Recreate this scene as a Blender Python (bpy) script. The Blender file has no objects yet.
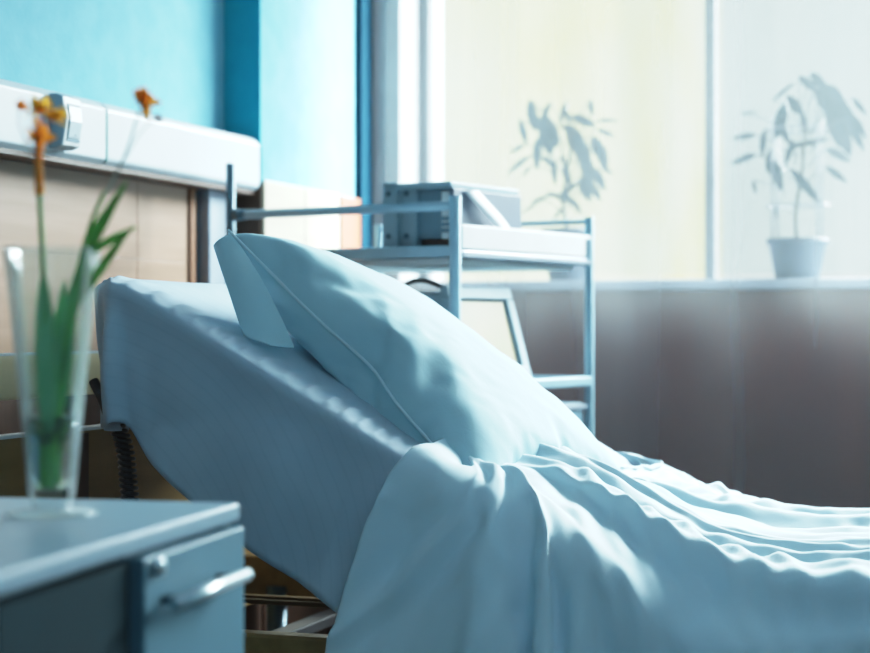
# Hospital ward corner: raised bed with pillow and duvet, bedside cabinet with vase, rack, curtained window
import bpy, bmesh, math, random
from mathutils import Vector, Matrix, noise, Quaternion
E = 1.05            # eye height above the floor; coordinates below are relative to the eye height
col = bpy.context.scene.collection
PI = math.pi
rnd = random.Random(7)

# ------------------------------------------------------------------ materials
def new_mat(name):
    m = bpy.data.materials.new(name); m.use_nodes = True
    nt = m.node_tree; return m, nt, nt.nodes['Principled BSDF']
def N(nt, t, **k):
    n = nt.nodes.new(t)
    for a, b in k.items():
        if a.startswith('i_'): n.inputs[a[2:].replace('_', ' ')].default_value = b
        else: setattr(n, a, b)
    return n
def coords(nt, scale=(1, 1, 1), obj=True):
    tc = N(nt, 'ShaderNodeTexCoord'); mp = N(nt, 'ShaderNodeMapping'); mp.inputs['Scale'].default_value = scale
    nt.links.new(tc.outputs['Object' if obj else 'Generated'], mp.inputs['Vector']); return mp.outputs['Vector']
def ramp(nt, fac, stops):
    r = N(nt, 'ShaderNodeValToRGB')
    while len(r.color_ramp.elements) < len(stops): r.color_ramp.elements.new(.5)
    for e, (p, c) in zip(r.color_ramp.elements, stops): e.position = p; e.color = (*c, 1)
    nt.links.new(fac, r.inputs['Fac']); return r.outputs['Color']
def bump(nt, b, h, strength=.2, dist=.002):
    n = N(nt, 'ShaderNodeBump'); n.inputs['Strength'].default_value = strength; n.inputs['Distance'].default_value = dist
    nt.links.new(h, n.inputs['Height']); nt.links.new(n.outputs['Normal'], b.inputs['Normal']); return n
def noisy(name, c1, c2, scale=(8, 8, 8), rough=.6, metal=0, bs=.0, bscale=None, detail=3, spec=.5, lo=.35, hi=.65):
    m, nt, b = new_mat(name)
    v = coords(nt, scale); n = N(nt, 'ShaderNodeTexNoise'); n.inputs['Scale'].default_value = 1; n.inputs['Detail'].default_value = detail
    nt.links.new(v, n.inputs['Vector'])
    nt.links.new(ramp(nt, n.outputs['Fac'], [(lo, c1), (hi, c2)]), b.inputs['Base Color'])
    b.inputs['Roughness'].default_value = rough; b.inputs['Metallic'].default_value = metal; b.inputs['Specular IOR Level'].default_value = spec
    if bs:
        v2 = coords(nt, bscale or scale); n2 = N(nt, 'ShaderNodeTexNoise'); n2.inputs['Scale'].default_value = 1; n2.inputs['Detail'].default_value = 4
        nt.links.new(v2, n2.inputs['Vector']); bump(nt, b, n2.outputs['Fac'], bs)
    return m
def fabric(name, c, c2, bs=.25, rings=False, sub=.0, creases=0):
    m, nt, b = new_mat(name)
    v = coords(nt, (3, 3, 3)); n = N(nt, 'ShaderNodeTexNoise'); n.inputs['Scale'].default_value = 2; n.inputs['Detail'].default_value = 4
    nt.links.new(v, n.inputs['Vector'])
    colr = ramp(nt, n.outputs['Fac'], [(.35, c), (.65, c2)])
    if rings:
        w = N(nt, 'ShaderNodeTexWave', wave_type='RINGS', rings_direction='SPHERICAL'); w.inputs['Scale'].default_value = 16; w.inputs['Distortion'].default_value = 1.5
        w.inputs['Detail'].default_value = 1
        tc = N(nt, 'ShaderNodeTexCoord'); mp = N(nt, 'ShaderNodeMapping'); mp.inputs['Location'].default_value = (.45, .45, -.10)
        nt.links.new(tc.outputs['Object'], mp.inputs['Vector']); nt.links.new(mp.outputs['Vector'], w.inputs['Vector'])
        rr = ramp(nt, w.outputs['Fac'], [(.0, (.86, .88, .9)), (.14, (1, 1, 1))])
        mx = N(nt, 'ShaderNodeMix', data_type='RGBA', blend_type='MULTIPLY'); mx.inputs[0].default_value = .35
        nt.links.new(colr, mx.inputs[6]); nt.links.new(rr, mx.inputs[7]); colr = mx.outputs[2]
    nt.links.new(colr, b.inputs['Base Color'])
    b.inputs['Roughness'].default_value = .85; b.inputs['Specular IOR Level'].default_value = .2
    b.inputs['Sheen Weight'].default_value = .15
    v2 = coords(nt, (1, 1, 1)); n2 = N(nt, 'ShaderNodeTexNoise'); n2.inputs['Scale'].default_value = 55; n2.inputs['Detail'].default_value = 5; n2.inputs['Distortion'].default_value = .6
    nt.links.new(v2, n2.inputs['Vector'])
    if creases:
        n3 = N(nt, 'ShaderNodeTexNoise', noise_type='RIDGED_MULTIFRACTAL'); n3.inputs['Scale'].default_value = 9; n3.inputs['Detail'].default_value = 3; n3.inputs['Distortion'].default_value = .8
        nt.links.new(v2, n3.inputs['Vector'])
        b1 = N(nt, 'ShaderNodeBump'); b1.inputs['Strength'].default_value = creases; b1.inputs['Distance'].default_value = .004
        nt.links.new(n3.outputs['Fac'], b1.inputs['Height'])
        b2 = bump(nt, b, n2.outputs['Fac'], bs, .002); nt.links.new(b1.outputs['Normal'], b2.inputs['Normal'])
    else: bump(nt, b, n2.outputs['Fac'], bs, .002)
    return m
def wood(name, c1, c2, axis=1, rough=.45, spec=.4):
    sc = [30, 30, 30]; sc[axis] = 2
    return noisy(name, c1, c2, tuple(sc), rough, 0, .08, None, 5, spec)
def plain(name, c, rough=.5, metal=0, spec=.5, var=.08):
    return noisy(name, tuple(x * (1 - var) for x in c), tuple(min(1, x * (1 + var)) for x in c), (6, 6, 6), rough, metal, 0, None, 3, spec)

M = {}
M['sheet'] = fabric('sheet_cotton', (.41, .53, .64), (.46, .58, .68), .18, rings=True)
M['pillow'] = fabric('pillow_cotton', (.47, .71, .80), (.51, .75, .83), .22, creases=.10)
M['duvet'] = fabric('duvet_cotton', (.70, .90, 1.0), (.74, .92, 1.0), .22, creases=.12)
M['piping'] = plain('white_piping', (.70, .88, .95), .8, 0, .2, .03)
M['mattress'] = fabric('mattress_cover', (.25, .33, .40), (.3, .38, .45), .2)
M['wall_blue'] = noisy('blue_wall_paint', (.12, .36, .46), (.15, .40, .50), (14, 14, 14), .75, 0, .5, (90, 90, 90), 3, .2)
M['wall_blue_shade'] = noisy('shaded_blue_wall_paint', (.0, .25, .35), (.002, .29, .39), (14, 14, 14), .75, 0, .4, (90, 90, 90), 3, .2)
M['wall_white'] = noisy('white_wall_paint', (.72, .72, .72), (.78, .77, .76), (10, 10, 10), .8, 0, .3, (80, 80, 80), 3, .2)
M['lower_wall'] = noisy('brown_lower_wall', (.18, .075, .06), (.23, .095, .075), (2, 2, 2), .7, 0, 0, None, 2, .2)
M['floor'] = noisy('floor_lino', (.05, .04, .035), (.07, .055, .045), (3, 3, 3), .5, 0, .1, (20, 20, 20), 3, .3)
M['ceiling'] = noisy('ceiling_paint', (.6, .66, .7), (.65, .7, .74), (8, 8, 8), .9)
M['rail_white'] = noisy('white_enamel', (.42, .50, .545), (.46, .54, .585), (5, 5, 5), .4, 0, 0, None, 2, .4)
M['panel_wood'] = wood('beech_wall_panel', (.23, .135, .085), (.29, .175, .12), 1, .4)
M['cream_wood'] = wood('cream_wall_panel', (.44, .38, .29), (.50, .44, .34), 1, .4)
M['orange_wood'] = wood('orange_wood_edge', (.15, .035, .005), (.19, .05, .01), 2, .5)
M['brown_edge'] = wood('brown_wood_edge', (.15, .055, .02), (.2, .08, .03), 2, .5)
M['gap_shade'] = plain('gap_shade_paint', (.004, .03, .05), .9, 0, .05)
M['pier_blue'] = noisy('pier_blue_paint', (.11, .31, .39), (.14, .35, .43), (14, 14, 14), .8, 0, .5, (90, 90, 90), 3, .1)
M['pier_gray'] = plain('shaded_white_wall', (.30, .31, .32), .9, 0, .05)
M['frame_gray'] = plain('grey_window_frame', (.13, .14, .15), .9, 0, .05)
M['dark_wood'] = wood('dark_brown_wood', (.045, .018, .01), (.07, .03, .016), 2, .5)
M['bed_wood'] = wood('honey_bed_wood', (.20, .115, .035), (.27, .16, .055), 1, .4)
M['bar_wood'] = wood('dark_bar_wood', (.09, .05, .02), (.12, .07, .03), 0, .7, .1)
M['head_wood'] = wood('pale_headboard_wood', (.66, .55, .32), (.74, .62, .38), 1, .35)
M['metal_gray'] = plain('grey_painted_metal', (.30, .36, .43), .35, .3, .5)
M['metal_blue'] = plain('blue_grey_tube', (.24, .38, .46), .4, .25, .5)
M['metal_dark'] = plain('dark_tube', (.06, .12, .16), .35, .35, .5)
M['chrome'] = plain('brushed_handle', (.62, .74, .80), .3, .8, .5, .03)
M['black'] = plain('black_rubber', (.012, .012, .014), .35, 0, .5)
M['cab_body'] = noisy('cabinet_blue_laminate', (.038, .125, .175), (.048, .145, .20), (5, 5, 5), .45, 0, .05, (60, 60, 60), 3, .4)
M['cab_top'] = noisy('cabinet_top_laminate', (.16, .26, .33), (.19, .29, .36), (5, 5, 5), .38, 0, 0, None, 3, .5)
M['cab_niche_shade'] = plain('cabinet_recess_shade', (.012, .03, .038), .95, 0, .05)
M['gray_plastic'] = plain('grey_plastic', (.20, .31, .37), .5)
M['pale_plastic'] = plain('pale_plastic', (.62, .68, .70), .5)
M['dark_plastic'] = plain('dark_grey_plastic', (.07, .10, .14), .5)
M['mid_plastic'] = plain('mid_grey_plastic', (.10, .19, .25), .5)
M['screen'] = noisy('beige_screen', (.27, .27, .13), (.36, .28, .15), (5, 5, 5), .35)
M['paper'] = plain('white_paper', (.75, .80, .84), .8, 0, .2)
M['red'] = plain('red_plastic', (.5, .08, .05), .5)
M['blue_item'] = plain('blue_plastic', (.03, .16, .35), .5)
M['pot'] = plain('grey_blue_pot', (.05, .08, .12), .6)
M['soil'] = noisy('soil', (.02, .015, .01), (.05, .035, .02), (60, 60, 60), .9)
M['leaf'] = noisy('house_plant_leaf', (.035, .065, .075), (.06, .09, .10), (20, 20, 20), .5)
M['stem_dark'] = plain('plant_stem', (.05, .06, .05), .6)
M['wire'] = plain('grey_wire', (.25, .28, .3), .5)
M['flower_stem'] = noisy('green_stem', (.09, .28, .05), (.16, .40, .08), (30, 30, 12), .45)
M['flower_leaf'] = noisy('green_leaf', (.10, .36, .04), (.18, .48, .08), (30, 30, 12), .45)
M['sheath'] = noisy('blue_green_sheath', (.15, .44, .16), (.24, .56, .24), (30, 30, 12), .5)
M['moss'] = noisy('dark_green_bulb', (.05, .15, .03), (.12, .27, .06), (60, 60, 60), .6)
M['thin_stem'] = plain('dry_stalk', (.30, .32, .26), .6)
M['yellow'] = noisy('yellow_petal', (.95, .58, .05), (1.0, .72, .12), (60, 60, 60), .6)
M['orange'] = noisy('orange_petal', (.9, .35, .03), (1.0, .50, .06), (60, 60, 60), .6)
for k_ in ('yellow', 'orange'):       # thin petals let light through
    nt_ = M[k_].node_tree; b_ = nt_.nodes['Principled BSDF']; o_ = nt_.nodes['Material Output']
    t_ = N(nt_, 'ShaderNodeBsdfTranslucent'); t_.inputs['Color'].default_value = (1, .55, .06, 1) if k_ == 'yellow' else (1, .36, .04, 1)
    m_ = N(nt_, 'ShaderNodeMixShader'); m_.inputs[0].default_value = .55
    nt_.links.new(b_.outputs[0], m_.inputs[1]); nt_.links.new(t_.outputs[0], m_.inputs[2]); nt_.links.new(m_.outputs[0], o_.inputs[0])
M['pink'] = plain('faded_pink_petal', (.6, .35, .33), .6)
M['facade'] = None
def glass(name, tint=(1, 1, 1), ior=1.45, rough=0):
    m, nt, b = new_mat(name)
    b.inputs['Base Color'].default_value = (*tint, 1); b.inputs['Transmission Weight'].default_value = 1
    b.inputs['Roughness'].default_value = rough; b.inputs['IOR'].default_value = ior
    n = N(nt, 'ShaderNodeTexNoise'); n.inputs['Scale'].default_value = 40; bump(nt, b, n.outputs['Fac'], .02, .001)
    return m
def thin_glass():
    m = bpy.data.materials.new('clear_vase_glass'); m.use_nodes = True; nt = m.node_tree; nt.nodes.clear()
    o = N(nt, 'ShaderNodeOutputMaterial'); t = N(nt, 'ShaderNodeBsdfTransparent'); g = N(nt, 'ShaderNodeBsdfGlossy'); d = N(nt, 'ShaderNodeBsdfDiffuse')
    t.inputs['Color'].default_value = (.93, .97, .97, 1); g.inputs['Roughness'].default_value = .06; d.inputs['Color'].default_value = (.85, .93, .93, 1)
    lw = N(nt, 'ShaderNodeLayerWeight'); lw.inputs['Blend'].default_value = .5
    f = N(nt, 'ShaderNodeMapRange'); f.inputs['From Min'].default_value = .25; f.inputs['From Max'].default_value = 1; f.inputs['To Min'].default_value = .05; f.inputs['To Max'].default_value = .8
    nt.links.new(lw.outputs['Facing'], f.inputs['Value'])
    a = N(nt, 'ShaderNodeMixShader'); a.inputs[0].default_value = .5; nt.links.new(g.outputs[0], a.inputs[1]); nt.links.new(d.outputs[0], a.inputs[2])
    b = N(nt, 'ShaderNodeMixShader'); nt.links.new(f.outputs[0], b.inputs[0]); nt.links.new(t.outputs[0], b.inputs[1]); nt.links.new(a.outputs[0], b.inputs[2])
    nt.links.new(b.outputs[0], o.inputs[0]); return m
M['vase_glass'] = thin_glass()
M['water'] = glass('water', (.80, .93, .86), 1.2)
def pane_mat():
    m = bpy.data.materials.new('window_glass'); m.use_nodes = True; nt = m.node_tree; nt.nodes.clear()
    o = N(nt, 'ShaderNodeOutputMaterial'); t = N(nt, 'ShaderNodeBsdfTransparent'); g = N(nt, 'ShaderNodeBsdfGlossy'); mx = N(nt, 'ShaderNodeMixShader')
    g.inputs['Roughness'].default_value = .02; t.inputs['Color'].default_value = (.95, .98, .97, 1); mx.inputs[0].default_value = .05
    nt.links.new(t.outputs[0], mx.inputs[1]); nt.links.new(g.outputs[0], mx.inputs[2]); nt.links.new(mx.outputs[0], o.inputs[0]); return m
M['pane'] = pane_mat()
def curtain_mat():
    m = bpy.data.materials.new('sheer_voile'); m.use_nodes = True; nt = m.node_tree; nt.nodes.clear()
    o = N(nt, 'ShaderNodeOutputMaterial'); t = N(nt, 'ShaderNodeBsdfTransparent'); tr = N(nt, 'ShaderNodeBsdfTranslucent'); d = N(nt, 'ShaderNodeBsdfDiffuse')
    v = coords(nt, (2.2, 2.2, .12)); n = N(nt, 'ShaderNodeTexNoise'); n.inputs['Scale'].default_value = 3; n.inputs['Detail'].default_value = 3; nt.links.new(v, n.inputs['Vector'])
    mr = N(nt, 'ShaderNodeMapRange'); mr.inputs['From Min'].default_value = .3; mr.inputs['From Max'].default_value = .7; mr.inputs['To Min'].default_value = CURT[0]; mr.inputs['To Max'].default_value = CURT[1]
    nt.links.new(n.outputs['Fac'], mr.inputs['Value'])
    tr.inputs['Color'].default_value = (.052, .057, .057, 1); d.inputs['Color'].default_value = (.50, .52, .58, 1)
    a = N(nt, 'ShaderNodeMixShader'); a.inputs[0].default_value = .45
    nt.links.new(tr.outputs[0], a.inputs[1]); nt.links.new(d.outputs[0], a.inputs[2])
    b = N(nt, 'ShaderNodeMixShader'); nt.links.new(mr.outputs[0], b.inputs[0]); nt.links.new(t.outputs[0], b.inputs[1]); nt.links.new(a.outputs[0], b.inputs[2])
    nt.links.new(b.outputs[0], o.inputs[0]); return m
CURT = (.46, .60)
M['curtain'] = curtain_mat()
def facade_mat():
    m, nt, b = new_mat('self_lit_facade')
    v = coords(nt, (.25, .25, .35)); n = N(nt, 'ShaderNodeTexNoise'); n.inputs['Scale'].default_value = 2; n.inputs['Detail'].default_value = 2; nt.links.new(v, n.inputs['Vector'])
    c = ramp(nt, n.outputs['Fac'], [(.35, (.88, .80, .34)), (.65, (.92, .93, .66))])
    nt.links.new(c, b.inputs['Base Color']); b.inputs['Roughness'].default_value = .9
    nt.links.new(c, b.inputs['Emission Color']); b.inputs['Emission Strength'].default_value = FAC_GLOW; return m  # daylight on the building is put in as emission
FAC_GLOW = 1.35
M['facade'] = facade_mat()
M['facade_dark'] = plain('facade_window', (.45, .5, .45), .4)
M['snow'] = plain('pale_ground', (.5, .52, .5), .9)

# ------------------------------------------------------------------ mesh builder
class MB:
    def __init__(s): s.v = []; s.f = []; s.sm = []
    def add(s, vs, fs, smooth=True):
        o = len(s.v); s.v += [Vector(p) for p in vs]; s.f += [tuple(i + o for i in f) for f in fs]; s.sm += [smooth] * len(fs); return s
    def box(s, a, b, T=None):
        x0, y0, z0 = a; x1, y1, z1 = b
        vs = [(x, y, z) for x in (x0, x1) for y in (y0, y1) for z in (z0, z1)]
        if T: vs = [T(*p) for p in vs]
        fs = [(0, 1, 3, 2), (4, 6, 7, 5), (0, 4, 5, 1), (2, 3, 7, 6), (0, 2, 6, 4), (1, 5, 7, 3)]
        return s.add(vs, fs, False)
    def tube(s, pts, r, n=12, cap=True, flat=1.0):
        pts = [Vector(p) for p in pts]; rs = r if isinstance(r, (list, tuple)) else [r] * len(pts)
        t0 = (pts[1] - pts[0]).normalized(); up = Vector((0, 0, 1)) if abs(t0.z) < .9 else Vector((1, 0, 0))
        a = t0.cross(up).normalized(); vs = []
        for i, p in enumerate(pts):
            t = (pts[min(i + 1, len(pts) - 1)] - pts[max(i - 1, 0)]).normalized()
            a = (a - t * a.dot(t)).normalized(); b = t.cross(a)
            for k in range(n):
                q = 2 * PI * k / n; vs.append(p + (a * math.cos(q) + b * math.sin(q) * flat) * rs[i])
        fs = [(i * n + k, i * n + (k + 1) % n, (i + 1) * n + (k + 1) % n, (i + 1) * n + k) for i in range(len(pts) - 1) for k in range(n)]
        if cap: fs += [tuple(reversed(range(n))), tuple(range((len(pts) - 1) * n, len(pts) * n))]
        return s.add(vs, fs)
    def lathe(s, prof, c, n=32, ph=0, smooth=True):
        cx, cy, cz = c; vs = []
        for (r, z) in prof:
            for k in range(n):
                q = 2 * PI * k / n + ph; vs.append((cx + r * math.cos(q), cy + r * math.sin(q), cz + z))
        m = len(prof)
        fs = [(i * n + k, i * n + (k + 1) % n, (i + 1) * n + (k + 1) % n, (i + 1) * n + k) for i in range(m - 1) for k in range(n)]
        if prof[0][0] > 0: fs.append(tuple(reversed(range(n))))
        if prof[-1][0] > 0: fs.append(tuple(range((m - 1) * n, m * n)))
        return s.add(vs, fs, smooth)
    def prism(s, poly, T, d0, d1):
        n = len(poly); vs = [T(x, y, d0) for x, y in poly] + [T(x, y, d1) for x, y in poly]
        fs = [tuple(range(n)), tuple(reversed(range(n, 2 * n)))] + [(i, n + i, n + (i + 1) % n, (i + 1) % n) for i in range(n)]
        return s.add(vs, fs, False)
    def leaf(s, p, d, nrm, L, W, fold=.25, droop=.2, seg=7):
        p = Vector(p); d = Vector(d).normalized(); nrm = Vector(nrm); nrm = (nrm - d * nrm.dot(d)).normalized(); w = d.cross(nrm); vs = []
        for i in range(seg + 1):
            t = i / seg; hw = W * .5 * max(.02, math.sin(PI * min(1, t * .96 + .02)) ** .75) * (1 - .25 * t)
            c = p + d * L * t + Vector((0, 0, -1)) * droop * L * t * t
            vs += [c - w * hw + nrm * hw * fold, c, c + w * hw + nrm * hw * fold]
        fs = []
        for i in range(seg):
            a = i * 3; fs += [(a, a + 1, a + 4, a + 3), (a + 1, a + 2, a + 5, a + 4)]
        return s.add(vs, fs)
    def build(s, name, mat, parent=None, bevel=0, seg=2, subsurf=0, solid=0, flipfix=True):
        me = bpy.data.meshes.new(name)
        if parent is not None:
            O = world(parent)
            vs = [tuple(O.inverted() @ Vector((p.x, p.y, p.z + E))) for p in s.v]
            loc = (0, 0, 0)
        else:
            x0 = min(p.x for p in s.v); x1 = max(p.x for p in s.v); y0 = min(p.y for p in s.v); y1 = max(p.y for p in s.v); z0 = min(p.z for p in s.v)
            c = Vector(((x0 + x1) / 2, (y0 + y1) / 2, z0)); vs = [tuple(p - c) for p in s.v]; loc = (c.x, c.y, c.z + E)
        me.from_pydata(vs, [], s.f); me.polygons.foreach_set('use_smooth', s.sm); me.update()
        if flipfix:
            bm = bmesh.new(); bm.from_mesh(me); bmesh.ops.recalc_face_normals(bm, faces=bm.faces); bm.to_mesh(me); bm.free()
        o = bpy.data.objects.new(name, me); col.objects.link(o); o.location = loc
        if parent is not None: o.parent = parent
        me.materials.append(M[mat] if isinstance(mat, str) else mat)
        if solid: m = o.modifiers.new('solid', 'SOLIDIFY'); m.thickness = solid; m.offset = -1
        if bevel: m = o.modifiers.new('bevel', 'BEVEL'); m.width = bevel; m.segments = seg; m.limit_method = 'ANGLE'; m.angle_limit = .7
        if subsurf: m = o.modifiers.new('sub', 'SUBSURF'); m.levels = subsurf; m.render_levels = subsurf
        return o
def world(o):
    m = Matrix.LocRotScale(o.location, o.rotation_euler, o.scale)
    return world(o.parent) @ m if o.parent else m
def tag(o, label=None, cat=None, group=None, kind=None):
    if label: o['label'] = label
    if cat: o['category'] = cat
    if group: o['group'] = group
    if kind: o['kind'] = kind
    return o
def thing(name, loc, label, cat, group=None, rz=0):
    o = bpy.data.objects.new(name, None); col.objects.link(o); o.location = (loc[0], loc[1], loc[2] + E); o.rotation_euler = (0, 0, rz); o.empty_display_size = .05
    return tag(o, label, cat, group)
def struct(name, mb, mat, label=None, **k): return tag(mb.build(name, mat, **k), label, None, None, 'structure')
def frame(ox, oy, rz):
    c, s_ = math.cos(rz), math.sin(rz)
    return lambda x, y, z: (ox + x * c - y * s_, oy + x * s_ + y * c, z)
def I(x, y, z): return (x, y, z)
def smoothpath(P, n=3):
    P = [Vector(p) for p in P]
    for _ in range(n):
        Q = [P[0]]
        for a, b in zip(P, P[1:]): Q += [a.lerp(b, .25), a.lerp(b, .75)]
        Q.append(P[-1]); P = Q
    return P
def unpack(vals, q, dims):     # a simulated cloth grid, stored as differences between neighbouring points
    NX, NY = dims; out = []
    m = NX * NY; res = []
    for c in range(3):
        A = vals[c * m:(c + 1) * m]; g = [0] * m
        for i in range(NX):
            for j in range(NY):
                k = i * NY + j
                if i == 0 and j == 0: p = 0
                elif i == 0: p = g[k - 1]
                elif j == 0: p = g[k - NY]
                else: p = g[k - 1] + g[k - NY] - g[k - NY - 1]
                g[k] = A[k] + p
        res.append(g)
    return [Vector((res[0][i] * q, res[1][i] * q, res[2][i] * q)) for i in range(m)]
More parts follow.
